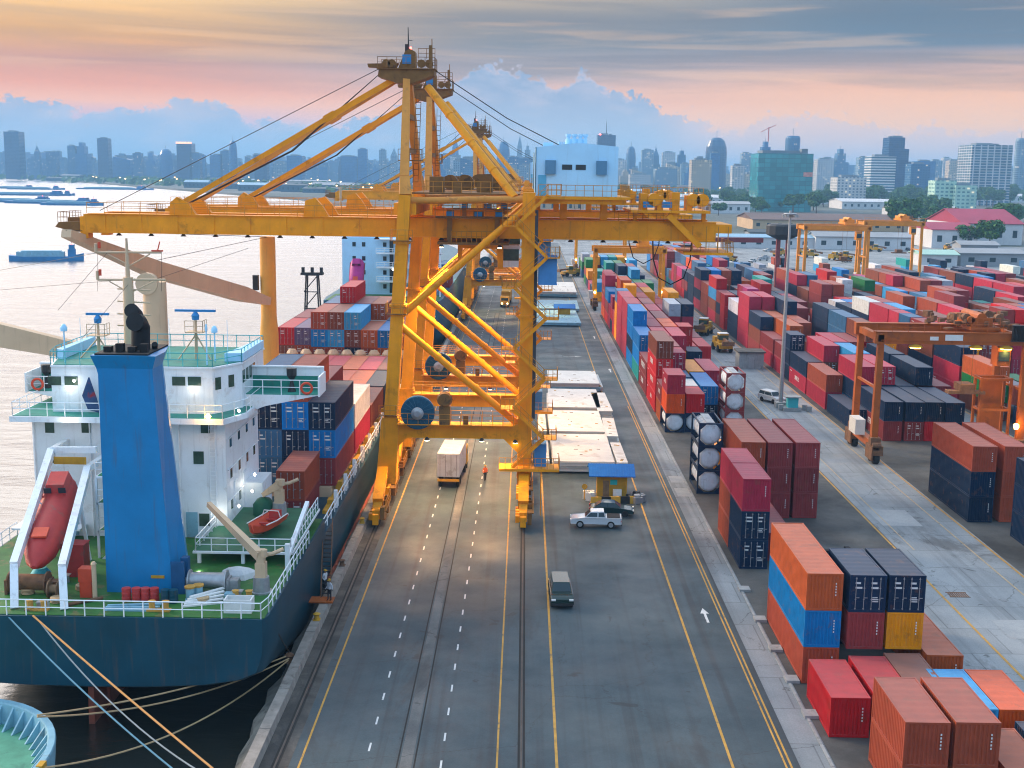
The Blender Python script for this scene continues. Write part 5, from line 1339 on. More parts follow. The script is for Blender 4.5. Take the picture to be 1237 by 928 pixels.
m.build('lifeboat_ramp', M['white'], ship)
m = MB(); q = P3(86, 556, 88.6)
for k in range(4): m.add([(q.x - 1.1 + k * .55, 88.3, q.z - .2), (q.x - .85 + k * .55, 88.3, q.z - .2), (q.x - .6 + k * .55, 88.3, q.z + .25), (q.x - .85 + k * .55, 88.3, q.z + .25)], [[0, 1, 2, 3]])
m.bx(q.x - 1.2, q.x + 1.2, 88.31, 88.4, q.z - .25, q.z + .3); m.build('striped_beam', M['hutyellow'], ship)
# deck cranes of the ship
p1 = P3(326, 440, 165); t1 = P(326, 286, 165)[1]
m = MB(); m.lathe((p1.x, 165, DK_), [(1.25, 0), (1.25, 6.5), (1.05, 9.0), (1.05, t1 - DK_ - 1), (1.0, t1 - DK_), (.2, t1 - DK_ + .1)], 20); m.lathe((p1.x, 165, P(326, 389, 165)[1]), [(1.09, -.12), (1.1, 0), (1.09, .12)], 20)
po = m.build('cargo_crane_post', M['tanyellow'], ship, True)
m = MB()
a = P3(322, 364, 163.5); b_ = P3(185, 325, 140.0); c_ = P3(80, 282, 123.0)
def boxed(mb, p, q, w, h, w2, h2): mb.beam(p, q, w, h, w2, h2)
boxed(m, a, a.lerp(b_, .25), 1.3, 1.0, 1.6, 1.9); boxed(m, a.lerp(b_, .25), b_, 1.6, 1.9, 1.5, 1.9); boxed(m, b_, c_, 1.5, 1.9, 1.1, .8)
m.build('cargo_crane_jib', M['tan'], po)
m = MB(); m.lathe((b_.x - .2, b_.y - .95, b_.z + .2), [(.55, -.3), (.55, .3)], 14, 'y'); m.bx(p1.x - 1.9, p1.x - 1.2, 164, 164.8, P(310, 350, 165)[1], P(310, 332, 165)[1]); m.tube((p1.x - .6, 164.5, t1), (c_.x, c_.y, c_.z + .3), .03, n=4); m.tube((p1.x + .2, 164.5, t1), (c_.x, c_.y, c_.z + .3), .03, n=4); m.tube((p1.x + .2, 164.5, t1), (b_.x, b_.y, b_.z + .9), .03, n=4)
m.build('rigging', M['darkmetal'], po)
p2x, t2 = P(186, 330, 112)
m = MB(); m.lathe((p2x, 112, DK_), [(1.15, 0), (1.1, 10), (1.05, t2 - DK_ - .8)], 20); m.lathe((p2x - .4, 111.2, t2 - .9), [(1.0, -.35), (1.0, .35)], 16, 'y'); m.build('cargo_crane_post', M['tan'], ship, True)
a, b_ = P3(95, 424, 110), P3(-40, 396, 108); m = MB(); m.beam(a, b_, 1.3, 1.5, 1.5, 2.3); m.build('cargo_crane_jib', M['tan'], ship)
# coamings and lashing bridges forward
m = MB(); m.bx(SX - 8.6, SX + 10.6, 175.0, 178.5, 3.3, 6.9)
for k in range(9): m.lathe((SX - 6 + k * 2.0, 177.5, 6.9), [(.8, 0), (.85, .8), (.5, 1.3)], 10)
m.bx(SX - 10, SX + 11.2, 178.6, 179.6, 5.0, 7.2); m.bx(SX - 9, SX + 10.3, 109.6, 174.5, 3.3, 5.25)
m.split('hatch_coaming', M['tan'], ship)
m = MB(); m.rail([(SX + HB - .2, 98.4, ZF), (SX + HB - .2, 188, ZF + .5)], 1.1, 2.0, r=.05)
for y in range(106, 186, 6): m.bx(SX + HB - .5, SX + HB - .2, y, y + .35, ZF, ZF + 1.6)
m.bx(SX - HB + .2, SX + HB - .25, 98.2, 190, 3.2, 3.28)
m.build('side_railing', M['white'], ship)
m = MB(); m.bx(SX + HB - 1.2, SX + HB - .7, 104, 186, 3.3, ZF + .3)
for y in range(106, 186, 5): m.bx(SX + HB - 1.1, SX + HB - .5, y, y + random.uniform(.4, 1.2), ZF + .3, ZF + .3 + random.uniform(.3, 1.0))
m.build('deck_gear', M['hutyellow'], ship)
# lamps on the ship
m = MB(); lp = [(230, 600 - 96, 90.2, 'amber')]
for px, py, y in ((82, 470, 91.9), (232, 471, 91.9), (254, 470, 93.4), (80, 507, 90.1), (289, 496, 92.1), (308, 573, 95), (305, 593, 95), (264, 622, 91.6), (289, 611, 93), (90, 455 + 5, 91.9)):
    x, zz = P(px, py, y); m.lathe((x, y - .1, zz), [(.04, -.12), (.12, 0), (.04, .12)], 8)
m.split('deck_lamp', M['lampwhite'], ship)
m = MB(); x, zz = P(251, 503.5, 90.0); m.lathe((x, 90.05, zz), [(.08, -.2), (.24, 0), (.08, .2)], 10); m.split('deck_lamp', M['lampamber'], ship)
lamp('p', (x, 89.4, zz - .1), 90, (1, .5, .1), .2)
for px, py, y, e in ((264, 622, 90.6, 25), (300, 585, 97, 14), (82, 470, 91.2, 7), (234, 471, 91.2, 7), (80, 510, 89.6, 25), (240, 690, 84, 40)):
    x, zz = P(px, py, y); lamp('p', (x, y, zz), e, (1, .93, .75), .2)

# free-fall lifeboat
def lifeboat(top, bot, name_label, col, r=1.25):
    a, b_ = Vector(top), Vector(bot); d = (b_ - a).normalized(); L = (b_ - a).length
    sx = d.cross(Vector((0, 0, 1))).normalized(); su = sx.cross(d).normalized()
    o = thing('lifeboat', name_label, 'lifeboat', a)
    m = MB(); rings = []
    for t, k in ((0, .72), (.06, .92), (.25, 1.0), (.6, 1.0), (.8, .86), (.92, .55), (1.0, .12)):
        c_ = d * (L * t); n = 16
        rings.append([c_ + sx * (math.cos(2 * math.pi * i / n) * r * k) + su * (math.sin(2 * math.pi * i / n) * r * k * (1.0 if math.sin(2 * math.pi * i / n) > 0 else .85) + (1 - k) * r * .25) for i in range(n)])
    m.loft(rings); m.build('hull', col, o, True)
    m = MB(); n = 32; ring = []
    for s in (-1, 1): m.beam(sx * s * r * 1.0 + d * .4, sx * s * r * .97 + d * (L * .72), .14, .2)
    m.build('rubbing_strake', M['redbottom'], o)
    m = MB(); c_ = d * (L * .16) + su * r * .85
    m.add([c_ + d * i * L * .11 + sx * j * r * .62 + su * k for k, q in ((0, 1), (.75, .8)) for i, j in ((-1, -1), (1, -1), (1, 1), (-1, 1)) for i, j in [(i * q, j * q)]], MB.BF)
    w = m.build('conning_tower', col, o)
    m = MB()
    for s in (-.4, .4):
        q = c_ + d * (L * .104) + sx * s * r + su * .38
        m.add([q + sx * i * .26 + su * k + d * e for e in (0, .04) for i, k in ((-1, -.22), (1, -.22), (1, .22), (-1, .22))], MB.BF)
    m.split('window', M['glass'], w)
    m = MB(); q = d * (L * .74) + su * r * .93
    m.add([q + d * i * .55 + sx * j * .5 + su * k for k in (0, .14) for i, j in ((-1, -1), (1, -1), (1, 1), (-1, 1))], MB.BF); m.build('hatch', M['redorange'], o)
    return o
lifeboat(P3(78, 588, 88.2), P3(41, 690, 78.4), 'red enclosed free-fall lifeboat tilted nose down on white ramp', M['red'])
# open rescue boat
rb = thing('rescue_boat', 'small open orange-red rescue boat resting on the green side deck', 'rescue boat', (*P3(322, 652, 90.5).xy, 6.75), R(-14))
m = MB(); rings = []
for t, k, zz in ((-1.0, .12, 1.1), (-.85, .5, .95), (-.5, .9, .85), (.2, 1.0, .8), (.9, .85, .85), (1.0, .8, .85)):
    w = .95 * k; rings.append([(-w, t * 2.4, zz), (-w * .8, t * 2.35, zz * .45), (-w * .2, t * 2.2, .08 + .3 * (1 - k)), (w * .2, t * 2.2, .08 + .3 * (1 - k)), (w * .8, t * 2.35, zz * .45), (w, t * 2.4, zz), (w * .8, t * 2.3, zz - .08), (w * .4, t * 2.1, .35 + .2 * (1 - k)), (-w * .4, t * 2.1, .35 + .2 * (1 - k)), (-w * .8, t * 2.3, zz - .08)])
m.loft(rings); m.build('hull', M['redorange'], rb, True)
m = MB()
for y in (-1.0, 0.1, 1.2): m.bx(-.72, .72, y - .16, y + .16, .52, .6)
m.bx(-.4, .4, 1.3, 1.9, .6, 1.2); m.build('seat', M['red'], rb)
m = MB(); m.path([(-.8, -1.6, .95), (-.9, 0, .88), (-.85, 2, .9)], .05); m.path([(.8, -1.6, .95), (.9, 0, .88), (.85, 2, .9)], .05); m.path([(-.75, .9, .9), (-.6, .9, 1.35), (.6, .9, 1.35), (.75, .9, .9)], .04); m.build('grab_rail', M['signwhite'], rb)
# beige davits
def davit(name, label, base, zb, tip, col=M['tan']):
    o = thing(name, label, 'deck crane', (*base, zb)); m = MB()
    m.lathe((0, 0, 0), [(.75, 0), (.75, .1), (.6, .12), (.55, 1.1)], 12); m.build('pedestal', M['steel'], o)
    m = MB(); m.box((0, 0, 1.1), (.7, .7, 1.0)); m.box((0, 0, 2.1), (.5, .6, .9)); m.lathe((.3, -.3, 2.6), [(.22, 0), (.22, .5)], 8); m.path([(.1, 0, 2.6), (.8, .1, 2.7), (1.5, .2, 3.0)], .14); m.build('post', col, o)
    m = MB(); t = Vector(tip) - Vector((*base, zb)); m.beam((0, -.2, 2.6), t, .5, .62, .3, .36); m.build('jib', col, o)
    return o
bx_, by_ = G(316, 716, DK_); davit('deck_crane', 'beige deck crane with long jib raised over the green aft deck', (bx_, by_), DK_ + .05, P3(252, 609, by_ + 5))
davit('deck_crane', 'short beige davit arm behind the orange rescue boat', (P(338, 625, 95)[0], 95), 6.65, P3(318, 598, 95.5))
# loose gear on the aft deck
dz_ = DK_ + .055
for i, px in enumerate((153, 165, 176, 187)):
    x, y = G(px, 726, dz_); m = MB(); m.lathe((x, y, dz_), [(.30, 0), (.31, .3), (.29, .32), (.31, .6), (.29, .62), (.3, .9), (.27, .9)], 14)
    tag(m.build('drum', M['red'], None, True), 'red steel drum standing at the foot of the blue funnel', 'drum', 'red drums on the aft deck')
for i, px in enumerate((200, 210)):
    x, y = G(px, 728, dz_); m = MB(); m.lathe((x, y, dz_), [(.30, 0), (.31, .3), (.29, .32), (.31, .6), (.29, .62), (.3, .9), (.27, .9)], 14)
    tag(m.build('drum', M['hull'], None, True), 'dark blue drum beside the red drums on the aft deck', 'drum', 'blue drums on the aft deck')
def gear(name, label, cat, fn, mat, px, py, smooth=False):
    x, y = G(px, py, dz_); m = MB(); fn(m, x, y, dz_); return tag(m.build(name, mat, None, smooth), label, cat)
def winch(m, x, y, z):
    m.lathe((x, y, z + .75), [(.75, -1.3), (.75, -1.2), (.55, -1.15), (.55, 1.15), (.75, 1.2), (.75, 1.3)], 16, 'x'); m.bx(x - 1.5, x - 1.32, y - .5, y + .5, z, z + 1.0); m.bx(x + 1.32, x + 1.5, y - .5, y + .5, z, z + 1.0); m.bx(x + 1.5, x + 2.1, y - .35, y + .35, z, z + .9)
gear('mooring_winch', 'grey drum mooring winch at right of the blue funnel base', 'winch', winch, M['steel'], 252, 714, True)
gear('mooring_winch', 'rusty brown mooring winch under the red lifeboat', 'winch', winch, M['rust'], 36, 716, True)
gear('cable_reel', 'wooden rope reel on the green deck between ramp legs', 'reel', lambda m, x, y, z: m.lathe((x, y, z + .6), [(.6, -.35), (.6, -.28), (.3, -.26), (.3, .26), (.6, .28), (.6, .35)], 14, 'x'), M['wood'], 66, 722)
gear('deck_locker', 'red fire locker with yellow stripes beside the lifeboat ramp', 'locker', lambda m, x, y, z: (m.bx(x - .8, x + .8, y - .6, y + .6, z, z + 2.3), m.bx(x - .86, x + .86, y - .66, y + .66, z + 2.3, z + 2.36)), M['red'], 92, 694)
gear('deck_locker', 'small red and white hose box left of the funnel', 'locker', lambda m, x, y, z: (m.bx(x - .4, x + .4, y - .35, y + .35, z, z + 1.1), m.bx(x - .45, x + .45, y - .4, y + .4, z + 1.1, z + 2.0)), M['redorange'], 106, 720)
gear('ventilator', 'tan mushroom ventilator pipe on the aft deck', 'ventilator', lambda m, x, y, z: m.lathe((x, y, z), [(.16, 0), (.16, 2.4), (.2, 2.45), (.1, 2.6)], 10), M['tan'], 115, 724)
gear('tarpaulin', 'crumpled pale canvas heap on the green deck by winch', 'tarpaulin', lambda m, x, y, z: m.loft([[(x + math.cos(a) * r * (1 + .25 * math.sin(3 * a)), y + math.sin(a) * r * .7, z + h) for a in [i * math.pi / 6 for i in range(12)]] for r, h in ((1.3, 0), (1.1, .35), (.7, .6), (.2, .75))]), M['shirt'], 288, 697)
gear('plank_stack', 'stack of pale blue planks lying along the stern rail', 'planks', lambda m, x, y, z: [m.box((x, y + k * .25, z + .1 * (k % 2)), (3.4, .22, .1), rz=.05 * k) for k in range(5)], M['lightblue'], 158, 738)
gear('plank_stack', 'loose white planks heaped near the stern rail', 'planks', lambda m, x, y, z: [m.box((x, y + k * .3, z + .1 * k), (2.6, .25, .1), rz=.35 + .12 * k) for k in range(5)], M['signwhite'], 245, 731)
gear('crate', 'white open crate standing at the stern rail corner', 'crate', lambda m, x, y, z: (m.bx(x - .9, x + .9, y - .5, y + .5, z, z + .2), m.bx(x - .9, x - .8, y - .5, y + .5, z + .2, z + .9), m.bx(x + .8, x + .9, y - .5, y + .5, z + .2, z + .9), m.bx(x - .8, x + .8, y - .5, y - .42, z + .2, z + .9), m.bx(x - .8, x + .8, y + .42, y + .5, z + .2, z + .9)), M['signwhite'], 289, 738)
for i, (px, py, c, l) in enumerate(((230, 724, 'lightblue', 'pale blue capstan with yellow cap beside the funnel door'), (240, 722, 'lightblue', 'pale blue capstan with yellow cap nearer the winch'))):
    x, y = G(px, py, dz_); o = thing('bollard', l, 'bollard', (x, y, dz_)); m = MB(); m.lathe((0, 0, 0), [(.35, 0), (.3, .1), (.3, .8)], 12); m.build('post', M['lightblue'], o); m = MB(); m.lathe((0, 0, .8), [(.36, 0), (.38, .12), (.2, .18)], 12); m.build('cap', M['limepaint'], o)
for i, (px, py, l) in enumerate(((293, 725, 'low yellow twin bollard on the green aft deck'), (192, 738, 'yellow-capped bitts at the middle of the stern rail'), (45, 737, 'yellow-capped bitts under the ramp where ropes lead out'))):
    x, y = G(px, py, dz_); m = MB(); m.box((x, y, dz_), (1.5, .5, .12)); m.lathe((x - .45, y, dz_ + .12), [(.2, 0), (.2, .5), (.26, .55), (.1, .6)], 10); m.lathe((x + .45, y, dz_ + .12), [(.2, 0), (.2, .5), (.26, .55), (.1, .6)], 10)
    tag(m.build('bitts', M['limepaint'], None, True), l, 'bitts')
gear('valve', 'teal green valve drum beside the red lifeboat nose', 'valve', lambda m, x, y, z: m.lathe((x, y, z), [(.5, 0), (.5, .5), (.7, .7), (.4, 1.1)], 12), M['tealrail'], 50, 704, True)
m = MB(); x, y = G(305, 640, 6.6); m.lathe((x, 95.5, 6.64), [(.9, 0), (.9, .8), (.5, 1.3), (.1, 1.4)], 14); tag(m.build('ventilator', pmat('dark_green_paint', (.01, .09, .05), .5), None, True), 'dark green domed ventilator beside the white deckhouse', 'ventilator')
rs_ = random.Random(77)
for i in range(14):      # coils, boxes and pipes strewn over the aft deck
    px, py = rs_.choice([(rs_.uniform(25, 118), rs_.uniform(700, 737)), (rs_.uniform(215, 300), rs_.uniform(690, 736))]); x, y = G(px, py, dz_); m = MB(); k = i % 3
    if k == 0:
        for j in range(4): m.lathe((x, y, dz_ + j * .09), [(.30, 0), (.42, .02), (.44, .05), (.42, .085), (.30, .09)], 14)
        tag(m.build('rope_coil', M['rope_tan'], None, True), 'coil of tan rope lying on the green aft deck', 'rope coil', 'rope coils on the aft deck')
    elif k == 1:
        m.box((x, y, dz_), (.7, .5, .45), rz=rs_.uniform(0, 3)); m.box((x, y, dz_ + .45), (.74, .54, .06), rz=0)
        tag(m.build('tool_box', M[rs_.choice(['steel', 'lightblue'])]), 'small metal box left on the green aft deck', 'box', 'small boxes on the aft deck')
    else:
        a_ = rs_.uniform(0, 3); m.tube((x - math.cos(a_) * 1.2, y - math.sin(a_) * 1.2, dz_ + .12), (x + math.cos(a_) * 1.2, y + math.sin(a_) * 1.2, dz_ + .12), .11, n=10)
        tag(m.build('pipe_length', M['rust']), 'rusty pipe length lying on the green aft deck', 'pipe', 'loose pipes on the aft deck')
m = MB(); x1_ = SX + 5.0
for zz in (8.5, 11.0, 13.4): m.tube((x1_ + .09, 92.3, zz), (x1_ + .09, 103.2, zz), .05, n=5)
for px in (262, 218, 45, 112):
    x, _ = P(px, 600, 91.9); m.tube((x, 91.88, DK_), (x, 91.88, 14.9), .06, n=6)
m.build('drain_pipe', M['white'], hs)
m = MB(); x, _ = P(258, 590, 91.9)
for s in (-.22, .22): m.tube((x + s, 91.8, DK_), (x + s, 91.8, 15), .03, n=4)
for k in range(30): m.tube((x - .22, 91.8, DK_ + .3 + k * .3), (x + .22, 91.8, DK_ + .3 + k * .3), .02, n=4)
m.build('ladder', M['white'], hs)
m = MB()
for px in (232, 88): x, _ = P(px, 640, 91.9); m.bx(x - .45, x + .45, 91.93, 91.99, DK_ + .1, DK_ + 2.1)
m.split('door', M['lightblue'], hs)
# gangway down to the quay
o = thing('gangway', 'steep steel gangway stair from ship side down to the quay', 'gangway', (0, 0, 0)); m = MB()
a, b_ = Vector((-16.1, 99, 4.4)), Vector((-15.3, 92.5, .5))
for s in (-.35, .35): m.beam(a + Vector((s, 0, 0)), b_ + Vector((s, 0, 0)), .07, .22)
for k in range(16): q = a.lerp(b_, (k + .5) / 16); m.bx(q.x - .33, q.x + .33, q.y - .12, q.y + .12, q.z - .02, q.z + .02)
m.build('stair', M['darkmetal'], o); m = MB()
for s in (-.38, .38):
    for h in (.55, 1.0): m.tube(a + Vector((s, 0, h)), b_ + Vector((s, 0, h)), .03)
    for k in range(6): q = a.lerp(b_, k / 5); m.tube(q + Vector((s, 0, 0)), q + Vector((s, 0, 1.0)), .025)
m.build('railing', M['rust'], o); m = MB(); m.bx(-16.6, -14.6, 91.5, 92.8, .62, .72); m.build('landing', M['orange'], o)

# containers on the near ship
def ship_box(px_col, y, z, c, label, L=L40, h=2.6, end='door'):
    container(px_col, y, z, L, c, label, 'containers aboard the near ship', end, h, True, rg)
lab = 'aboard the near ship'
ship_box(-21.0, 102.0, 3.2, 'maroon', 'maroon long container beneath the brick one at ship side', h=2.8)
ship_box(-21.0, 102.0, 6.0, 'rust-red', 'rust-red long container with doors at ship side beside white deckhouse', h=2.6)
colx = [-24.5, -22.02, -19.56]; b1 = [['steel-blue', 'steel-blue', 'navy', 'steel-blue'], ['navy', 'navy', 'blue', 'rust-red'], ['maroon', 'blue', 'navy']]
wr = ['lowest', 'second up', 'third up', 'topmost']
for i, (x, cs) in enumerate(zip(colx, b1)):
    for k, c in enumerate(cs):
        ship_box(x, 110.0, 5.3 + k * 2.615, c, '%s long container %s of the %s stack ahead of deckhouse' % (c, 'topmost' if k == len(cs) - 1 else wr[k], ['deckhouse-side', 'middle', 'quay-side'][i]))
b2 = [['navy', 'maroon', 'navy'], ['maroon', 'brick-orange'], ['crimson', 'white'], ]
for i, (x, cs) in enumerate(zip(colx, b2)):
    for k, c in enumerate(cs): ship_box(x, 123.2, 5.3 + k * 2.615, c, '%s long container %s in second bay ahead of deckhouse, %s stack' % (c, wr[k], ['inner', 'middle', 'quay-side'][i]))
for k, c in enumerate(()): ship_box(-19.56, 136.2, 5.3 + k * 2.615, c, '%s short container %s by the rail of third bay' % (c, wr[k]), L=L20) if k < 1 else None
for y_, nm in ((136.2, 'third'), (149.0, 'fourth'), (161.8, 'fifth')):
    for i, x in enumerate((-29.4, -26.95, -24.5, -22.02, -19.56)):
        c = rg.choice(['rust-red', 'maroon', 'navy', 'steel-blue', 'brick-orange', 'grey', 'brown', 'crimson'])
        n_ = 2 if (i in (1, 2) and y_ < 140) else 1
        for k in range(n_): ship_box(x, y_, 5.3 + k * 2.615, c, '%s %scontainer of the %s deck bay, %s across' % (c, 'raised ' if k else '', nm, ORD[i + 1]), end='blank')
fx = [-36.4 + 2.47 * k for k in range(8)]
fc = [['brown', 'brown', 'red'], ['maroon', 'rust-red', 'purple-grey'], ['rust-red', 'blue', 'rust-red'], ['rust-red', 'light-blue', 'brown'], ['navy', 'brown', 'light-blue'], ['rust-red', 'rust-red', 'brick-orange'][0:2] + [], ['brick-orange', 'blue'], ['brown', 'rust-red']]
base = [3.25, 3.25, 5.62, 5.62, 5.62, 5.62, 5.62, 5.62]
fc[5] = ['rust-red', 'brick-orange']
for i, (x, cs) in enumerate(zip(fx, fc)):
    for k, c in enumerate(cs): ship_box(x, 180.0, base[i] + k * 2.61, c, '%s container %s in %s stack of the forward bay' % (c, wr[k], ORD[i + 1]))
f2 = [['maroon'] * 3, ['brown'] * 3, ['navy', 'navy', 'steel-blue'], ['rust-red', 'maroon', 'maroon', 'red'], ['rust-red', 'maroon', 'maroon'], ['navy', 'blue', 'brick-orange'], ['maroon', 'steel-blue'], ['rust-red', 'maroon']]
for i, (x, cs) in enumerate(zip(fx, f2)):
    k = len(cs) - 1; c = cs[k]; ship_box(x, 192.7, base[i] + k * 2.61, c, '%s container on top of %s stack of the foremost bay' % (c, ORD[i + 1]))
m = MB(); x, zz = P(378, 385, 214); zt_ = P(378, 332, 214)[1]   # lattice tower at the bow
for sx in (-1, 1):
    for sy in (-1, 1): m.tube((x + sx * 1.3, 214 + sy * 1.1, 8), (x + sx * .95, 214 + sy * .8, zt_), .14, n=6)
for k in range(3):
    z0 = zt_ - 8.7 + k * 2.9; m.tube((x - 1.3, 212.9, z0), (x + 1.1, 213.1, z0 + 2.9), .09, n=5); m.tube((x - 1.2, 213, z0 + 2.9), (x + 1.2, 213, z0 + 2.9), .09, n=5)
m.bx(x - 1.9, x + 1.9, 213, 215, zt_, zt_ + .4)
for q in (-1.6, 0, 1.6): m.box((x + q, 214, zt_ + .4), (.5, .5, .9))
m.build('lattice_mast', M['darkmetal'], ship)

# ------------------------------------------------------------------ second ship ahead
s2 = thing('container_ship', 'far pale blue and white ship with stacked decks ahead of the near ship', 'container ship', (0, 0, 0), 0, 'container ships at the quay')
S2 = -28.5; SX_keep = SX; SX = S2
m = MB(); m.loft([hull_ring(243, 11.4, 1.5, 8.6), hull_ring(250, 12, -2, 8.6), hull_ring(262, 12, -7, 8.6), hull_ring(370, 12, -7, 8.6), hull_ring(400, 6, -7, 10), hull_ring(412, .6, -6, 11)]); m.build('hull', pmat('hull_teal', (.006, .10, .16), .45, var=.15, scale=.3), s2, True)
SX = SX_keep
m = MB(); m.bx(S2 - 11, S2 + 11.4, 243.3, 256, 8.604, 8.66); m.build('aft_deck', M['deckgreen'], s2)
m = MB(); m.bx(S2 - 9.5, S2 + 9.8, 256, 268, 8.66, 20.5); m.bx(S2 - 11.2, S2 + 11.4, 258, 264, 20.5, 22.8)
h2 = m.build('deckhouse', M['bluewhite'], s2)
m = MB()
for zz in (11.5, 14.4, 17.3, 20.2): m.bx(S2 - 2, S2 + 11.4, 252.4, 255.98, zz, zz + .18)
for x in (S2 + 3.4, S2 + 11.2): m.bx(x - .15, x + .15, 252.4, 252.7, 8.66, 20.2)
for k, zz in enumerate((8.66, 11.68, 14.58, 17.48)): m.beam((S2 + 4, 252.6, zz), (S2 + 7.4, 252.6, zz + 2.9), .1, .5)
m.build('gallery', M['white'], h2)
m = MB()
for zz in (11.7, 14.6, 17.5): m.rail([(S2 - 2, 252.45, zz), (S2 + 11.4, 252.45, zz)], 1.0, 1.6, r=.05)
m.build('railing', M['white'], h2)
m = MB()
for zz in (9.9, 12.8, 15.7, 18.6):
    for x in (S2 - 7, S2 - 5, S2 - .6, S2 + 8.5): m.bx(x - .35, x + .35, 255.93, 255.99, zz, zz + .9)
m.bx(S2 + .4, S2 + 1.2, 255.9, 255.98, 9, 20); m.split('window', M['glass'], h2)
m = MB()
for zz, x in ((14.2, S2 + 1.5), (17.1, S2 + 6.5), (14.2, S2 + 9.5), (11.3, S2 + 2), (11.3, S2 + 8), (20, S2 + 4)): m.lathe((x, 252.3, zz), [(.06, -.2), (.2, 0), (.06, .2)], 8)
m.split('deck_lamp', M['lampwhite'], s2)
m = MB(); m.lathe((S2 + 2.6, 251.6, 8.7), [(.45, 0), (.4, 10.5)], 10); m.lathe((S2 - 10.0, 258, 22.8), [(.3, 0), (.2, 8)], 8); m.build('post', M['tan'], s2)
lifeboat((P(431, 318, 250)[0], 251.5, P(431, 316, 250)[1]), (P(431, 350, 250)[0], 248.2, P(431, 349, 250)[1]), 'magenta lifeboat hung upright on the far pale ship stern', pmat('lifeboat_magenta', (.42, .03, .20), .5, var=.15), 1.5)
for k in range(9):
    x = S2 - 10.5 + k * 2.5
    for q in range(2 if k % 3 else 3):
        container(x, 272 if k % 2 else 273, 8.7 + q * 2.61, L40, ['maroon', 'steel-blue', 'rust-red', 'navy'][(k + q) % 4], '%s container aboard the far pale ship, %s across, %s' % (['maroon', 'steel-blue', 'rust-red', 'navy'][(k + q) % 4], ORD[k + 1], wr[q]), 'containers aboard the far ship', 'blank', 2.6, False, rg) if x > S2 + 6 else None

# ------------------------------------------------------------------ the green-decked vessel at the lower left corner
bo = thing('work_barge', 'pale blue ribbed bow of a green-decked barge at lower left corner', 'barge')
cx_, cy_, rr = -33.9, 64.0, 7.2
m = MB(); n = 28
def arc(r, z, a0=-95, a1=100): return [(cx_ + r * math.cos(R(a0 + (a1 - a0) * i / n)), cy_ + r * 1.15 * math.sin(R(a0 + (a1 - a0) * i / n)), z) for i in range(n + 1)]
outer, inner = [arc(rr - .25, -3.4), arc(rr, -1.0), arc(rr + .15, .9), arc(rr + .1, 1.0), arc(rr - .25, 1.0), arc(rr - .3, .9), arc(rr - .45, -.35)], None
for a, b_ in zip(outer, outer[1:]):
    m.add(a + b_, [[i, i + 1, n + 1 + i + 1, n + 1 + i] for i in range(n)])
m.build('bulwark', M['lightblue'], bo, True)
m = MB(); m.add(arc(rr - .4, -.34) + [(cx_ - 12, cy_ + 8, -.34), (cx_ - 12, cy_ - 30, -.34)], [list(range(n + 3))]); m.build('deck', M['boatdeck'], bo)
m = MB()
for k in range(22):
    a = R(-80 + k * 7.8); c_, s_ = math.cos(a), math.sin(a) * 1.15
    p = [(cx_ + c_ * (rr - .32), cy_ + s_ * (rr - .32), .85), (cx_ + c_ * (rr - 1.25), cy_ + s_ * (rr - 1.25), -.33), (cx_ + c_ * (rr - .4), cy_ + s_ * (rr - .4), -.33)]
    t = Vector((-s_, c_, 0)).normalized() * .06
    m.add([Vector(q) - t for q in p] + [Vector(q) + t for q in p], [[0, 1, 2], [5, 4, 3], [0, 3, 4, 1], [1, 4, 5, 2], [2, 5, 3, 0]])
m.build('rib', M['lightblue'], bo)
m = MB()
for q in (0, 1.0): m.lathe((-29.4 + q * .35, 63.3 - q * .9, -.34), [(.28, 0), (.26, .7), (.36, .75), (.3, .9)], 12)
m.build('bitts', M['darkmetal'], bo, True)
m = MB()
for q in (0, 1.0): m.lathe((-29.4 + q * .35, 63.3 - q * .9, .562), [(.34, 0), (.32, .12), (.1, .2)], 12)
m.split('bitt_cap', M['limepaint'], bo, True)
m = MB(); m.box((cx_ + rr + .05, cy_ - .2, .2), (.35, .7, .85)); m.build('fairlead', M['hutyellow'], bo)
m = MB(); m.bx(cx_ - 12, cx_ - 3, cy_ - 30, cy_ - 9, -3.4, -.4); m.build('hull', M['lightblue'], bo)

# mooring ropes
def rope(label, a, b_, sag, mat, r=.055, n=18):
    a, b_ = Vector(a), Vector(b_); m = MB()
    m.path([a.lerp(b_, i / n) - Vector((0, 0, sag * 4 * (i / n) * (1 - i / n))) for i in range(n + 1)], r, 6)
    tag(m.build('mooring_rope', mat, None, True), label, 'rope', 'mooring ropes')
rope('blue mooring rope slanting from the stern rail corner down right', P3(10, 745, 74.7), P3(268, 975, 60), .55, M['rope_blue'])
rope('pale grey-blue mooring rope sagging from the ship stern', P3(47, 750, 74.6), P3(312, 968, 60.5), 1.6, M['steel_rope'], .05)
rope('tight orange mooring rope running straight down from the ship stern', P3(40, 744, 74.6), P3(310, 972, 59.5), .12, M['rope_orange'], .065)
q = Vector((-16.4, 80.6, -.2))
q = P3(347, 795, 82); q = Vector((-16.2, q.y, .2)); qq = P3(58, 866, 66)
rope('upper tan rope of a pair stretched from quay to the barge', q, P3(45, 864, 66), .55, M['rope_tan']); rope('lower tan rope of a pair stretched from quay to the barge', q + Vector((.1, -.6, 0)), P3(45, 866, 66.2), 1.0, M['rope_tan'])
rope('slack tan rope hanging in a curve between quay and barge', q + Vector((.1, -.9, 0)), (cx_ + rr + .2, cy_ - .2, .8), 1.5, M['rope_tan'])
rope('short grey rope from the ship side down to the quay ledge', P3(327, 745, 77), q + Vector((0, .4, 0)), .2, M['railsteel'], .05)
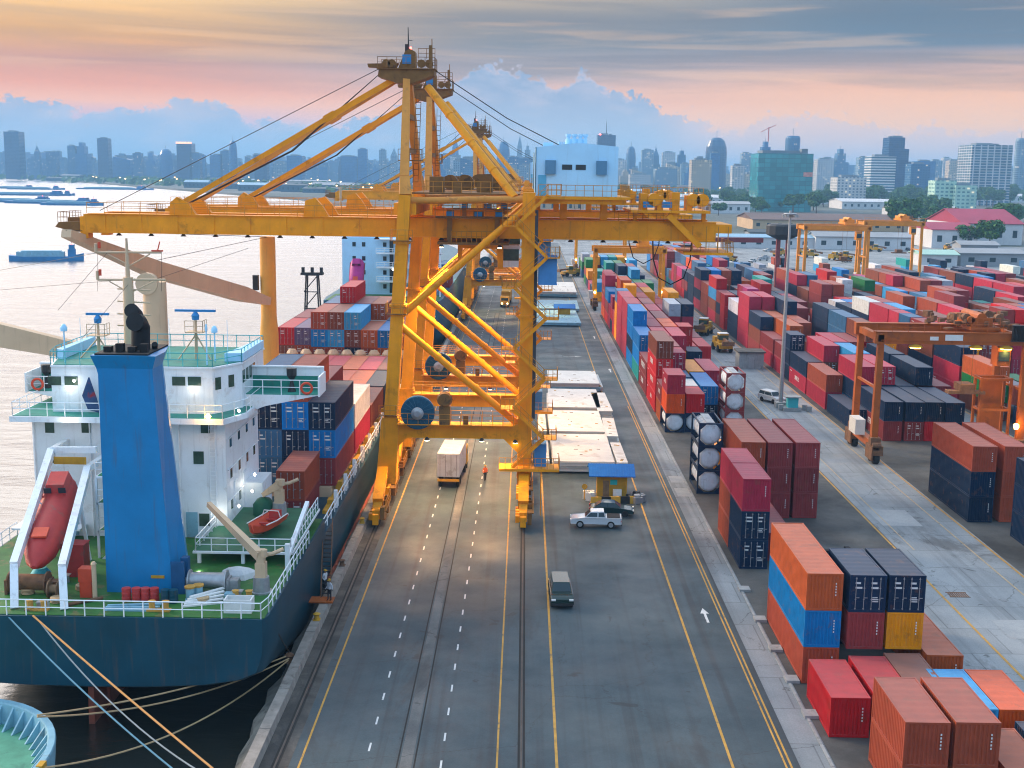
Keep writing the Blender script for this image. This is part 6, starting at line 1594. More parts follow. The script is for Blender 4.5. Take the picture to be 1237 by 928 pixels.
m = MB(); m.lathe((q.x, q.y, -.35), [(.3, 0), (.25, .4), (.36, .55), (.2, .7)], 12); tag(m.build('mooring_bollard', M['rust'], None, True), 'rusty bollard on the quay ledge holding tan ropes', 'bollard')

# river craft
def barge(px, py, L, ang, label, name='river_boat', big=False):
    x, y = G(px, py, -3); o = thing(name, label, 'boat', (x, y, -3), ang); b_ = pmat('boat_blue_%d' % px, (.03, .19, .40), .5, var=.25, scale=.3); m = MB()
    W_ = L * .11
    m.loft([[(xx, s * W_ * k, z) for s, z in ((-1, 0), (1, 0), (1.05, h), (-1.05, h))] for xx, k, h in ((-L / 2, .8, 2.3), (-L * .3, 1, 1.7), (L * .3, 1, 1.7), (L * .5, .25, 3.0))]); m.build('hull', b_, o)
    m = MB(); m.bx(-L * .40, L * .24, -W_ * .8, W_ * .8, 1.75, 3.6); m.bx(-L * .34, L * .20, -W_ * .6, W_ * .6, 3.6, 4.1)
    for k in range(9): m.bx(-L * .40 + k * L * .075, -L * .40 + k * L * .075 + .3, -W_ * .84, W_ * .84, 1.75, 3.7)
    m.build('cargo_cover', M['lightblue'], o)
    m = MB(); xw = L * .34; m.bx(xw - L * .05, xw + L * .05, -W_ * .6, W_ * .6, 1.7, 4.6); m.bx(xw - L * .035, xw + L * .04, -W_ * .5, W_ * .5, 4.6, 6.4); m.tube((xw, 0, 6.4), (xw, 0, 9.5), .12); w = m.build('wheelhouse', b_, o)
    m = MB(); m.bx(xw - L * .036, xw + L * .041, -W_ * .4, W_ * .4, 5.0, 5.9); m.split('window', M['glass'], w)
    m = MB(); m.lathe((xw, 0, 6.5), [(.3, 0), (.3, .5)], 8); m.build('lamp', M['lampred'], o); return o
barge(57, 315, 28, R(14), 'blue river barge under way with a pale wake')
for i, (px, py, L, an, l) in enumerate(((30, 236, 120, 0.1, 'dark blue barge train moored far off in the river'), (64, 246, 95, -.05, 'dark flat barge moored in front of the far barge train'), (8, 244, 110, .1, 'dark blue barge cut off by the left edge far off'), (62, 236, 60, .2, 'dark tug beside the far barges in the river'), (140, 229, 130, .05, 'low dark barge moored along the far bank'), (44, 229, 90, .3, 'dark tug with a tall wheelhouse behind the far barges'), (20, 228, 70, -.2, 'dark tug nearest the left edge behind the far barges'), (88, 248, 60, .1, 'dark lighter at the right end of the moored barges'))):
    barge(px, py, L, an, l)
M['foam'] = pmat('wake_foam', (.45, .52, .60), .6, var=.5, scale=.15)
m = MB(); x, y = G(90, 306, -3); c_, s_ = math.cos(R(14)), math.sin(R(14))
for k in range(60):
    t_ = k / 60; L_ = 4 + t_ * 70
    for sd in (-1, 1):
        q = L_; w_ = sd * (1.0 + t_ * 7 + random.uniform(-.6, .6)); X_, Y_ = x + c_ * q - s_ * w_, y + s_ * q + c_ * w_; r_ = random.uniform(.5, 1.5) * (1 - .6 * t_)
        m.add([(X_ - r_, Y_ - r_ * .6, -2.985), (X_ + r_ * 1.4, Y_ - r_ * .4, -2.985), (X_ + r_, Y_ + r_ * .6, -2.985), (X_ - r_ * 1.2, Y_ + r_ * .4, -2.985)], [[0, 1, 2, 3]])
kind(m.build('wake_foam', M['foam']), 'stuff')
# ------------------------------------------------------------------ city, trees, sheds
def facade(name, wall, glassc, fw, fh, wf=.62, hf=.55, rough=.5, glow=0.0):
    """wall with rows of windows laid out in metres on every vertical face"""
    mt = bpy.data.materials.new(name); mt.use_nodes = True
    N = NT(mt.node_tree); b = N.n['Principled BSDF']
    g = N.n.new('ShaderNodeNewGeometry'); sp = N.n.new('ShaderNodeSeparateXYZ'); N.l.new(g.outputs['Position'], sp.inputs[0])
    sn = N.n.new('ShaderNodeSeparateXYZ'); N.l.new(g.outputs['Normal'], sn.inputs[0])
    h = N.m('ADD', sp.outputs[0], N.m('MULTIPLY', sp.outputs[1], 0.97))
    a = N.m('LESS_THAN', N.m('FRACT', N.m('DIVIDE', h, fw)), wf); c = N.m('LESS_THAN', N.m('FRACT', N.m('DIVIDE', sp.outputs[2], fh)), hf)
    v_ = N.m('LESS_THAN', N.m('ABSOLUTE', sn.outputs[2]), .5)
    win = N.m('MULTIPLY', N.m('MULTIPLY', a, c), v_)
    wn = N.n.new('ShaderNodeTexWhiteNoise'); wn.noise_dimensions = '2D'
    N.l.new(N.comb(N.m('FLOOR', N.m('DIVIDE', h, fw)), N.m('FLOOR', N.m('DIVIDE', sp.outputs[2], fh)), 0), wn.inputs['Vector'])
    big = N.noise(g.outputs['Position'], .03, 4)
    wcol = N.mix(1.0, wall, N.ramp(big, [(.3, (.82,) * 3), (.7, (1.12,) * 3)]), 'MULTIPLY')
    N.put(b.inputs['Base Color'], N.mix(win, wcol, N.mix(wn.outputs[0], glassc, tuple(q * 1.7 + .01 for q in glassc))))
    N.put(b.inputs['Roughness'], N.m('SUBTRACT', rough, N.m('MULTIPLY', win, rough - .15)))
    if glow:
        lit = N.m('MULTIPLY', N.m('GREATER_THAN', wn.outputs[0], .94), win)
        b.inputs['Emission Color'].default_value = (1, .78, .45, 1); N.put(b.inputs['Emission Strength'], N.m('MULTIPLY', lit, glow))
    return mt
F = {'blue': facade('tower_haze_blue_glass', (.008, .12, .27), (.006, .08, .22), 3.2, 3.6, .8, .7, .35), 'slate': facade('tower_haze_slate', (.018, .12, .25), (.008, .06, .16), 4, 3.6, .55, .5, .5, .6),  # far-haze blue put into the blue, slate, grey and navy wall colours
     'grey': facade('tower_haze_grey', (.17, .27, .36), (.03, .08, .14), 4.2, 3.4, .55, .5, .6, .6), 'white': facade('tower_white', (.48, .49, .50), (.10, .14, .18), 4.5, 3.4, .5, .5, .6, .6),
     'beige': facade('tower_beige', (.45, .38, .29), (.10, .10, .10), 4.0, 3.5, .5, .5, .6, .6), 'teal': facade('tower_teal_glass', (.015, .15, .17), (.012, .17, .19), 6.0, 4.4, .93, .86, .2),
     'stripe': facade('tower_striped', (.62, .63, .64), (.05, .11, .16), 40, 3.6, 1.0, .55, .5), 'navy': facade('tower_haze_navy_glass', (.002, .055, .14), (.002, .035, .10), 3, 3.6, .85, .75, .3), 'mint': facade('block_mint', (.38, .58, .48), (.08, .2, .2), 5, 4, .6, .45, .6, .6),
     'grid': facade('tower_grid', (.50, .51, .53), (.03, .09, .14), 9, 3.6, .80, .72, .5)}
NB = [0]
def tower(x0, x1, yt, Y, style, label, shape='box', depth=None, yb=None, group=None):
    a, zt = P(x0, yt, Y); b_, _ = P(x1, yt, Y); w = b_ - a; d = depth or max(14, min(w * 1.0, 60)); cx = (a + b_) / 2
    o = thing('office_tower' if zt > 45 else 'city_building', label, 'tower' if zt > 45 else 'building', (cx, Y, 0), 0, group)
    m = MB(); h = zt
    if shape == 'box': m.bx(-w / 2, w / 2, 0, d, 0, h)
    elif shape == 'step': m.bx(-w / 2, w / 2, 0, d, 0, h * .62); m.bx(-w / 2, w * .32, 1, d - 1, h * .62, h * .82); m.bx(-w / 2, w * .14, 2, d - 2, h * .82, h)
    elif shape == 'steps2': m.bx(-w / 2, w / 2, 0, d, 0, h * .7); m.bx(-w * .3, w * .3, 2, d - 2, h * .7, h * .9); m.bx(-w * .14, w * .14, 4, d - 4, h * .9, h)
    elif shape == 'dome': m.lathe((0, d / 2, 0), [(w / 2, 0), (w / 2, h * .72), (w * .47, h * .84), (w * .36, h * .95), (w * .2, h)], 20)
    elif shape == 'drum': m.lathe((0, d / 2, 0), [(w / 2, 0), (w / 2, h * .96), (w * .42, h)], 20)
    elif shape == 'spire': m.bx(-w / 2, w / 2, 0, d, 0, h * .6); m.loft([[(sx * w / 2 * k, d / 2 + sy * d / 2 * k, z) for sx, sy in ((-1, -1), (1, -1), (1, 1), (-1, 1))] for k, z in ((.8, h * .6), (.7, h * .8), (.35, h * .9), (.05, h))])
    elif shape == 'slope': m.loft([[(-w / 2, 0, 0), (w / 2, 0, 0), (w / 2, d, 0), (-w / 2, d, 0)], [(-w / 2, 0, h), (w / 2, 0, h * .86), (w / 2, d, h * .86), (-w / 2, d, h)]])
    m.build('wall', F[style], o)
    m = MB(); r = random.Random(int(x0 * 7 + Y))
    if shape in ('box', 'slope', 'step'):
        m.bx(-w * .3, w * .1, d * .3, d * .7, h if shape != 'slope' else h * .9, h + max(3, h * .03)); m.bx(w * .15 if shape == 'box' else -w * .4, w * .3 if shape == 'box' else -w * .3, d * .4, d * .6, h * (1 if shape == 'box' else .9), h + 2.5)
    elif shape in ('dome', 'drum'): m.tube((0, d / 2, h), (0, d / 2, h + h * .12), .5)
    else: m.tube((0, d / 2, h * .98), (0, d / 2, h * 1.08), .4)
    m.split('roof_plant', M['slateroof'], o)
    NB[0] += 1
    return o
M['slateroof'] = pmat('roof_plant_grey', (.16, .20, .24), .7, var=.2, scale=.1)
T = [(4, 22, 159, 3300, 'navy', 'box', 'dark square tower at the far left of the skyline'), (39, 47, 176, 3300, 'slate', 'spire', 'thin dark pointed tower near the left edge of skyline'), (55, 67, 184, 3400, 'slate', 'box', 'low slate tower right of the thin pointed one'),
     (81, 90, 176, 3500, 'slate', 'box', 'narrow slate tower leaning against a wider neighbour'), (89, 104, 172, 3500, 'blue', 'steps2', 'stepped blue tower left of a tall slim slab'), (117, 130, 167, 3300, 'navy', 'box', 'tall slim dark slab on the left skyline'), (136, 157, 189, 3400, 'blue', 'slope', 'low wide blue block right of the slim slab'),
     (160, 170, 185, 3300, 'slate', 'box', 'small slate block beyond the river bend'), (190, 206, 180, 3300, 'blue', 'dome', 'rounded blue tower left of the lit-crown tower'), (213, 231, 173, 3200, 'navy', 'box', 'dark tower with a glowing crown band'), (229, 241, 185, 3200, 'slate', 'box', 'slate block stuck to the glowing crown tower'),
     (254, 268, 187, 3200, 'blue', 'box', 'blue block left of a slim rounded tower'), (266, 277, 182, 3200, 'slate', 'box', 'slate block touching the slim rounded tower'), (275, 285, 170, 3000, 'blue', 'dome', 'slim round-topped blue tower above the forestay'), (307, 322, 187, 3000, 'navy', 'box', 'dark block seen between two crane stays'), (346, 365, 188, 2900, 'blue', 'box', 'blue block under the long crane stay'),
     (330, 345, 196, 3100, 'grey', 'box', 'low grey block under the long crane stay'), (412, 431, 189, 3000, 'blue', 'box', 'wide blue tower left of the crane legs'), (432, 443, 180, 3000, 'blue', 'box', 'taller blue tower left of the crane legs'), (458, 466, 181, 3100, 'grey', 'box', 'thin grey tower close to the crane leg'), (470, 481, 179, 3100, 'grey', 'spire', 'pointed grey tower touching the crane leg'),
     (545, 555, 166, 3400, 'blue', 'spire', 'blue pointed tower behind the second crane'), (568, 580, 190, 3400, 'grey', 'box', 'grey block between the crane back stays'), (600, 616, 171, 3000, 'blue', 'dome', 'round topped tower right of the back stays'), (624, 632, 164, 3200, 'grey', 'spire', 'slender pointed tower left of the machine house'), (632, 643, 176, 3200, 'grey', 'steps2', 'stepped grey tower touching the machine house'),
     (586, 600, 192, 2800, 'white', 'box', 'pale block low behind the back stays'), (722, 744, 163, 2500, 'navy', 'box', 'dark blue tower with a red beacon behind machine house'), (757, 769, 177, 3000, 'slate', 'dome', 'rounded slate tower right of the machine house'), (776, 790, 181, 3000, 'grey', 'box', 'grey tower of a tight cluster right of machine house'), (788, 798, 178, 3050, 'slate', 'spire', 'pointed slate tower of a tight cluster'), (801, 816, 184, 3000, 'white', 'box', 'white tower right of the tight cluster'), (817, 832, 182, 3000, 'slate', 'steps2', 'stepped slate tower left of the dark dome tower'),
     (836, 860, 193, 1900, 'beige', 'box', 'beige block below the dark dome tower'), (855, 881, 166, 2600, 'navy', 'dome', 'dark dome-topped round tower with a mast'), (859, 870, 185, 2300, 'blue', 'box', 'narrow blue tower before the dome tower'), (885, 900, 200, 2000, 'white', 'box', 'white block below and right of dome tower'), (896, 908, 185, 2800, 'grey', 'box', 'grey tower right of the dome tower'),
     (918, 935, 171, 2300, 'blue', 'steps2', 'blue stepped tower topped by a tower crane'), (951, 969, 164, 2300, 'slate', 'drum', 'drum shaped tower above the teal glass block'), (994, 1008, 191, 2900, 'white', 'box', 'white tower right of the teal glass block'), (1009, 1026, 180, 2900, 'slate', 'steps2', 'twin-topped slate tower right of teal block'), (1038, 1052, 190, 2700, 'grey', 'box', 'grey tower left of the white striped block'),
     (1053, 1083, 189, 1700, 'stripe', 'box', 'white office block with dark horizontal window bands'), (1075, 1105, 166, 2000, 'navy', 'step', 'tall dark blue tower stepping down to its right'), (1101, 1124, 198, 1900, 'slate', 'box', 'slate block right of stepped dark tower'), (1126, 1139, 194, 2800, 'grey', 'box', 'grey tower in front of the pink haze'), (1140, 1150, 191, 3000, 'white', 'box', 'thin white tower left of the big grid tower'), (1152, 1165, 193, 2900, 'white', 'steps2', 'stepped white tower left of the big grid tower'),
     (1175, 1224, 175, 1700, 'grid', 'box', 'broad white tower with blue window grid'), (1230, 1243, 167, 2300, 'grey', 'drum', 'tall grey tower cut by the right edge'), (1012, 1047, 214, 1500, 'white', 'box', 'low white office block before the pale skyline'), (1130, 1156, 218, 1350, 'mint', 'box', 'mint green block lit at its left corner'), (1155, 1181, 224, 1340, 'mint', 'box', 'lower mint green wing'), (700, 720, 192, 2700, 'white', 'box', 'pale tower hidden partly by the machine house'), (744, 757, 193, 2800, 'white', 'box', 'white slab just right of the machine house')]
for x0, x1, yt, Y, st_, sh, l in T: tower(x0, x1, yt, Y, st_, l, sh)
# the teal glass block in the middle distance
Y = 1250; a, zt = P(917, 185, Y); b_, _ = P(983, 184, Y)
o = thing('glass_office_block', 'large teal glass office block right of the lamp mast', 'building', (0, 0, 0))
m = MB(); m.bx(a, b_, Y, Y + 45, 0, zt); m.bx(a, a + (b_ - a) * .32, Y - 5, Y - .02, 0, zt * .45); wl = m.build('wall', F['teal'], o)
m = MB(); x, zz = P(976, 211, Y); m.bx(x - 4.5, x + 4.5, Y - .35, Y - .02, zz - 2.2, zz + 2.2); m.build('sign', pmat('office_sign', (.6, .25, .2), .6, var=.5, scale=.3), o)
m = MB(); m.bx(a + 5, b_ - 12, Y + 8, Y + 36, zt, zt + 3); m.bx(b_ - 10, b_ - 4, Y + 8, Y + 20, zt, zt + 5); m.split('roof_plant', M['slateroof'], o)
# ordinary blocks of the city
rc = random.Random(21)
for i in range(226):
    px = rc.uniform(-40, 1260) if i < 150 else rc.uniform(-20, 640); left = px < 520
    Y = rc.uniform(2300, 4300) if not left else rc.uniform(3300, 4600)
    if px < 300: Y = max(Y, 4700 - px * 5)
    pw = rc.uniform(8, 20) * 3000 / Y * (.8 if left else 1.15); yt = rc.uniform(190, 206) if left else rc.uniform(186, 209)
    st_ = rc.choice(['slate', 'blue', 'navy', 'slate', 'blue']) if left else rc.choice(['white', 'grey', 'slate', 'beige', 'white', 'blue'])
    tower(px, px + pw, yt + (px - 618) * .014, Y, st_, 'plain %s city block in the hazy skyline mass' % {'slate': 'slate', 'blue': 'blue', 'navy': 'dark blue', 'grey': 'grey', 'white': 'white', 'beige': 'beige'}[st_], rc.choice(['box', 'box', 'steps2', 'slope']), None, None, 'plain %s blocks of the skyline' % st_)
m = MB(); rk = random.Random(4)      # the unbroken mass of small blocks behind the towers
for i in range(330):
    px = rk.uniform(-40, 1270); Yq = rk.uniform(3600, 5200); a = P(px, 200, Yq)[0]; w_ = rk.uniform(18, 55); zt = P(px, rk.uniform(193, 208) + (px - 618) * .014, Yq)[1]
    if zt > 6: m.bx(a, a + w_, Yq, Yq + 30, 0, zt); m.bx(a + w_ * .2, a + w_ * .5, Yq + 5, Yq + 20, zt, zt + rk.uniform(2, 7))
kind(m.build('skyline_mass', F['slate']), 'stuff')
# sheds and low roofs
RC = {'white': pmat('roof_white', (.52, .54, .56), .6, var=.15, scale=.05), 'grey': pmat('roof_grey', (.30, .32, .34), .6, var=.2, scale=.05), 'brown': pmat('roof_brown', (.13, .085, .075), .7, var=.2, scale=.05), 'maroon': pmat('roof_maroon', (.33, .035, .075), .6, var=.15, scale=.08), 'mint': pmat('roof_mint', (.36, .56, .48), .6, var=.12, scale=.06), 'blue': pmat('roof_pale_blue', (.25, .42, .55), .6, var=.15, scale=.05), 'dark': pmat('roof_dark', (.07, .09, .10), .7, var=.2, scale=.05)}
WC = {'tan': pmat('wall_tan', (.50, .36, .22), .7, var=.12, scale=.1, streak=.2), 'white': pmat('wall_white', (.55, .56, .57), .7, var=.12, scale=.1, streak=.2), 'slate': pmat('wall_slate', (.05, .10, .15), .7, var=.15, scale=.1), 'grey': pmat('wall_grey', (.28, .30, .32), .7, var=.15, scale=.1)}
def shed(x0, x1, y0, y1, hw, hr, roof, wall, label, ridge='x', group=None, win=True):
    o = thing('warehouse', label, 'warehouse', ((x0 + x1) / 2, y0, 0), 0, group); w, d = x1 - x0, y1 - y0
    m = MB(); m.bx(-w / 2, w / 2, 0, d, 0, hw); wl = m.build('wall', WC[wall], o)
    m = MB(); e = .8
    if ridge == 'x': m.prism([(-e, hw + .02), (d / 2, hw + hr), (d + e, hw + .02), (d + e, hw + .3), (d / 2, hw + hr + .3), (-e, hw + .3)], -w / 2 - e, w / 2 + e, 'yz'); m.prism([(-e + .9, hw + .0), (d / 2, hw + hr), (d + e - .9, hw)], -w / 2 + .05, w / 2 - .05, 'yz')
    else: m.prism([(-w / 2 - e, hw + .02), (0, hw + hr), (w / 2 + e, hw + .02), (w / 2 + e, hw + .3), (0, hw + hr + .3), (-w / 2 - e, hw + .3)], -e, d + e); m.prism([(-w / 2 + .05, hw), (0, hw + hr), (w / 2 - .05, hw)], .05, d - .05)
    m.build('roof', RC[roof], o)
    if win:
        m = MB(); n = max(2, int(w / 7))
        for k in range(n):
            x = -w / 2 + (k + .5) * w / n; m.bx(x - 1.2, x + 1.2, -.06, -.01, hw * .35, hw * .7)
        m.split('window', M['glass'], wl)
    return o
def shed_px(x0, x1, ybase, Y0, dep, hw, hr, roof, wall, label, **k):
    a, _ = G(x0, ybase); d_ = math.hypot(0, 1)
    _, Yb = G((x0 + x1) / 2, ybase); s = Yb
    a = P(x0, ybase, Yb)[0]; b__ = P(x1, ybase, Yb)[0]
    return shed(a, b__, Yb, Yb + dep, hw, hr, roof, wall, label, **k)
shed_px(909, 1105, 279, 0, 60, 6.5, 3.5, 'brown', 'tan', 'long brown-roofed warehouse with a tan end wall beyond the yard')
shed_px(1017, 1081, 253, 0, 60, 8, 3, 'white', 'white', 'long white-roofed hall in front of the tree belt')
shed_px(1080, 1160, 262, 0, 40, 7, 2, 'white', 'white', 'low white hall right of the long one')
shed_px(1125, 1180, 300, 0, 40, 9, 3, 'maroon', 'white', 'white building under a maroon roof, left wing')
shed_px(1162, 1234, 296, 0, 60, 11, 7, 'maroon', 'white', 'big maroon hipped roof hall beside the round tree')
shed_px(1112, 1156, 322, 0, 14, 4.5, 1.5, 'mint', 'white', 'low mint-roofed shed with white posts beyond the yard')
shed_px(1160, 1237, 322, 0, 16, 5, 1.5, 'grey', 'grey', 'low grey-roofed shed at the right end of yard')
shed_px(1160, 1205, 310, 0, 12, 5, 1.5, 'grey', 'grey', 'small grey shed behind the low grey-roofed one')
shed_px(870, 1000, 300, 0, 14, 5, 1.2, 'blue', 'white', 'long pale blue canopy beyond the stacks')
shed_px(905, 960, 293, 0, 14, 5, 1.4, 'dark', 'grey', 'dark-roofed shed behind the pale blue canopy')
shed_px(985, 1100, 302, 0, 16, 6, 2, 'grey', 'white', 'grey-roofed yard office behind the paired gantries')
shed_px(760, 830, 262, 0, 40, 9, 3, 'blue', 'white', 'pale blue shed roof right of machine house')
shed_px(800, 880, 248, 0, 50, 9, 3, 'white', 'white', 'white shed among the trees left of teal block')
for i in range(26):
    px = rc.uniform(640, 1237); py = rc.uniform(226, 262) if px < 905 else rc.uniform(228, 246)
    _, Yb = G(px, py); w = rc.uniform(25, 70)
    x = P(px, py, Yb)[0]; rf = rc.choice(['white', 'grey', 'blue', 'white', 'dark', 'brown'])
    shed(x, x + w, Yb, Yb + rc.uniform(20, 45), rc.uniform(6, 14), rc.uniform(2, 4), rf, rc.choice(['white', 'grey', 'tan']), 'ordinary %s-roofed low building among the city trees' % rf, group='%s-roofed low buildings among the trees' % rf)
for i in range(34):     # port sheds on the far bank of the river
    px = rc.uniform(-10, 480); t = px / 400.0; py = 219 + 19 * t - rc.uniform(2, 14)
    _, Yb = G(px, py); w = rc.uniform(35, 90)
    x = P(px, py, Yb)[0]; rf = rc.choice(['blue', 'dark', 'dark', 'dark', 'grey'])
    shed(x, x + w, Yb, Yb + rc.uniform(30, 60), rc.uniform(5, 12), rc.uniform(2, 5), rf, 'slate', 'riverside %s-roofed shed on the far bank' % rf, group='%s-roofed sheds on the far bank' % rf)
# city lamps
lm = MB(); lm.lathe((0, 0, 11), [(.3, -.9), (1.25, 0), (.3, .9)], 10); lmesh = lm.mesh('lamp_head', M['citylamp'])
lp_ = MB(); lp_.tube((0, 0, 0), (0, 0, 10.2), .16, n=5); pmesh = lp_.mesh('pole', M['steel'])
for i in range(96):
    if i < 68: px = rc.uniform(60, 480); py = 219 + 19 * px / 400 - rc.uniform(3, 17)
    else: px = rc.uniform(745, 960); py = rc.uniform(226, 246)
    x, y = G(px, py)
    if y < 0 or y > 4600: continue
    o = thing('street_lamp', 'lit street lamp glowing on the far bank of river' if i < 68 else 'lit street lamp glowing among the city trees', 'street lamp', (x, y, 0), 0, 'lit lamps on the far bank' if i < 68 else 'lit lamps among the trees')
    s = max(1.0, y / 1500)
    for n_, me in (('lamp_head', lmesh), ('pole', pmesh)):
        q = bpy.data.objects.new(n_, me); COL.objects.link(q); q.parent = o
        if n_ == 'lamp_head': q.scale = (s, s, 1.0)
# tower crane on the blue stepped tower
m = MB(); x, zz = P(928, 171, 2320); m.beam((x, 2320, zz), (x, 2320, zz + 26), 1.6, 1.6); m.beam((x - 14, 2320, zz + 17), (x + 3, 2320, zz + 26), 1.0, 1.0); m.beam((x, 2320, zz + 24), (x + 13, 2320, zz + 30), 1.0, 1.0)
tag(m.build('tower_crane', M['redorange']), 'tiny construction crane on the blue stepped tower', 'tower crane')
m = MB(); x, zz = P(733, 163, 2500); m.tube((x, 2515, zz), (x, 2515, zz + 28), .9, .3); tag(m.build('antenna_mast', M['darkmetal']), 'antenna mast on the dark tower behind machine house', 'antenna')
m = MB(); x, zz = P(725, 162.5, 2499); m.lathe((x, 2499, zz), [(.5, -1.5), (2.5, 0), (.5, 1.5)], 8); tag(m.build('beacon_light', M['lampred']), 'red beacon at the roof edge of dark tower', 'beacon')
m = MB(); a = P(213, 173, 3200)[0]; b_, zz = P(231, 173, 3200); m.bx(a - 1, b_ + 1, 3198, 3199.5, zz - 2, zz + 3); tag(m.build('crown_light', pmat('crown_glow', (1, .5, .3), .5, var=0, emit=((1, .42, .22), 1.5))), 'glowing orange crown band on the dark left tower', 'light')

# ------------------------------------------------------------------ trees
M['leaf'] = []
for i, c in enumerate(((.024, .090, .026), (.045, .135, .032), (.085, .18, .040))): M['leaf'].append(pmat('foliage_%d' % i, c, .7, var=.35, scale=.5, spec=.2))
M['bark'] = pmat('bark', (.10, .07, .05), .9, var=.3, scale=2)
def crown_mesh(seed, n, leaf, rx, rz_, lobes=9):
    r = random.Random(seed); m = MB(); cs = []
    for k in range(lobes):
        a, t = r.uniform(0, 6.28), r.uniform(-.5, 1); q = r.uniform(.35, .75)
        cs.append((math.cos(a) * rx * q, math.sin(a) * rx * q, t * rz_ * .6, r.uniform(.35, .6)))
    for _ in range(n):
        cx, cy, cz, s = r.choice(cs)
        d = Vector((r.gauss(0, 1), r.gauss(0, 1), r.gauss(0, 1))).normalized() * (r.random() ** .35)
        p = Vector((cx + d.x * rx * s, cy + d.y * rx * s, cz + d.z * rz_ * s))
        nrm = (d + Vector((r.gauss(0, .6), r.gauss(0, .6), r.gauss(0, .6) + .4))).normalized()
        t = nrm.orthogonal().normalized(); b2_ = nrm.cross(t); L = leaf * r.uniform(.6, 1.3); L2 = L * r.uniform(.5, .9)
        m.cur = 0 if r.random() < .45 else 1 if r.random() < .7 else 2
        m.add([p - t * L - b2_ * L2 * .3, p - b2_ * L2, p + t * L, p + b2_ * L2], [[0, 1, 2, 3]])
    me = bpy.data.meshes.new('crown'); me.from_pydata(m.v, [], m.f)
    for q in M['leaf']: me.materials.append(q)
    me.polygons.foreach_set('material_index', m.mi); return me
CR = [crown_mesh(s, 2600, .62, 5.5, 4.2) for s in (1, 2, 3, 4)]
tk = MB(); tk.tube((0, 0, 0), (.1, .1, 4.5), .38, .22, 8); tk.tube((.1, .1, 4.3), (1.6, .6, 7.5), .18, .06, 6); tk.tube((.1, .1, 4.2), (-1.4, -.6, 7.2), .18, .06, 6); tk.tube((.1, .1, 4.4), (.2, -.8, 8.4), .16, .05, 6)
TKM = tk.mesh('trunk', M['bark'])
def tree(x, y, s, label, group, sq=1.0):
    o = thing('tree', label, 'tree', (x, y, 0), rc.uniform(0, 6.28), group); o.scale = (s, s, s * sq)
    for n_, me, z in (('crown', rc.choice(CR), 7.4), ('trunk', TKM, 0)):
        q = bpy.data.objects.new(n_, me); COL.objects.link(q); q.parent = o; q.location = (0, 0, z)
x, y = G(1187, 301); x = P(1172, 300, y)[0]
tree(x, y + 4, 1.0, 'dark round-topped tree standing left in a close pair before the maroon roof', None); tree(P(1195, 300, y)[0], y, 1.25, 'broad dark tree standing right in a close pair before the maroon roof', None)
for i in range(190):
    z_ = rc.random()
    if i < 62 or i >= 120: px, py = rc.uniform(985, 1245), rc.uniform(229, 250); l, g_ = 'broad green tree of the belt beneath the right-hand towers', 'trees of the belt below the towers'
    elif i < 86: px, py = rc.uniform(855, 1000), rc.uniform(236, 262); l, g_ = 'green tree around the foot of the teal glass block', 'trees around the teal block'
    elif i < 104: px, py = rc.uniform(745, 900), rc.uniform(228, 256); l, g_ = 'green tree among the roofs right of machine house', 'trees among the roofs'
    else: px, py = rc.uniform(1080, 1240), rc.uniform(255, 290); l, g_ = 'green tree beside the maroon-roofed halls', 'trees beside the maroon-roofed halls'
    x, y = G(px, py)
    tree(x, y, rc.uniform(1.1, 2.0) * (1.3 if i < 62 or i >= 120 else 1.0), l, g_, rc.uniform(.75, 1.05))
# far woodland and undergrowth that reads as one mass
m = MB(); r = random.Random(9); m2 = []
for _ in range(17000):
    px = r.uniform(985, 1250) if r.random() < .45 else r.uniform(560, 1250) if r.random() < .75 else r.uniform(-20, 560); py = 214 + r.random() ** 1.6 * 32 if px > 560 else 217 + 18 * max(0, px) / 400 - r.uniform(1, 10)
    X, Y = G(px, py)
    if Y < 650 or Y > 6000: continue
    tall = px > 985 or 745 < px < 915
    s = r.uniform(1.6, 3.6) if tall else r.uniform(3, 7) * (1 + Y / 5000); cl = .5 + .5 * math.sin(X * .11) * math.sin(Y * .09 + 1.3)
    z = (r.random() ** .6) * (5 + 14 * cl) if tall else r.uniform(1, 9)
    p = Vector((X, Y, z)); nrm = Vector((r.gauss(0, .6), r.gauss(-.5, .6), r.gauss(.6, .5))).normalized(); t = nrm.orthogonal().normalized(); q = nrm.cross(t)
    m.cur = r.choice([0, 0, 1, 2]); m.add([p - t * s, p - q * s * .7, p + t * s, p + q * s * .7], [[0, 1, 2, 3]])
me = bpy.data.meshes.new('far_woodland'); me.from_pydata(m.v, [], m.f)
for q in M['leaf']: me.materials.append(q)
me.polygons.foreach_set('material_index', m.mi); o = bpy.data.objects.new('far_woodland', me); COL.objects.link(o); kind(o, 'stuff')
# ------------------------------------------------------------------ the air
HZ = True
if HZ:
    b = MB(); b.bx(-13000, 14000, -800, 13500, -9, 160)
    mt = bpy.data.materials.new('haze_air'); mt.use_nodes = True; nt = mt.node_tree; nt.nodes.clear()
    pv = nt.nodes.new('ShaderNodeVolumePrincipled'); pv.inputs['Color'].default_value = (.34, .66, 1.0, 1); pv.inputs['Density'].default_value = 0.00018; pv.inputs['Anisotropy'].default_value = 0.0
    om = nt.nodes.new('ShaderNodeOutputMaterial'); nt.links.new(pv.outputs[0], om.inputs['Volume'])
    kind(b.build('haze', mt), 'stuff')
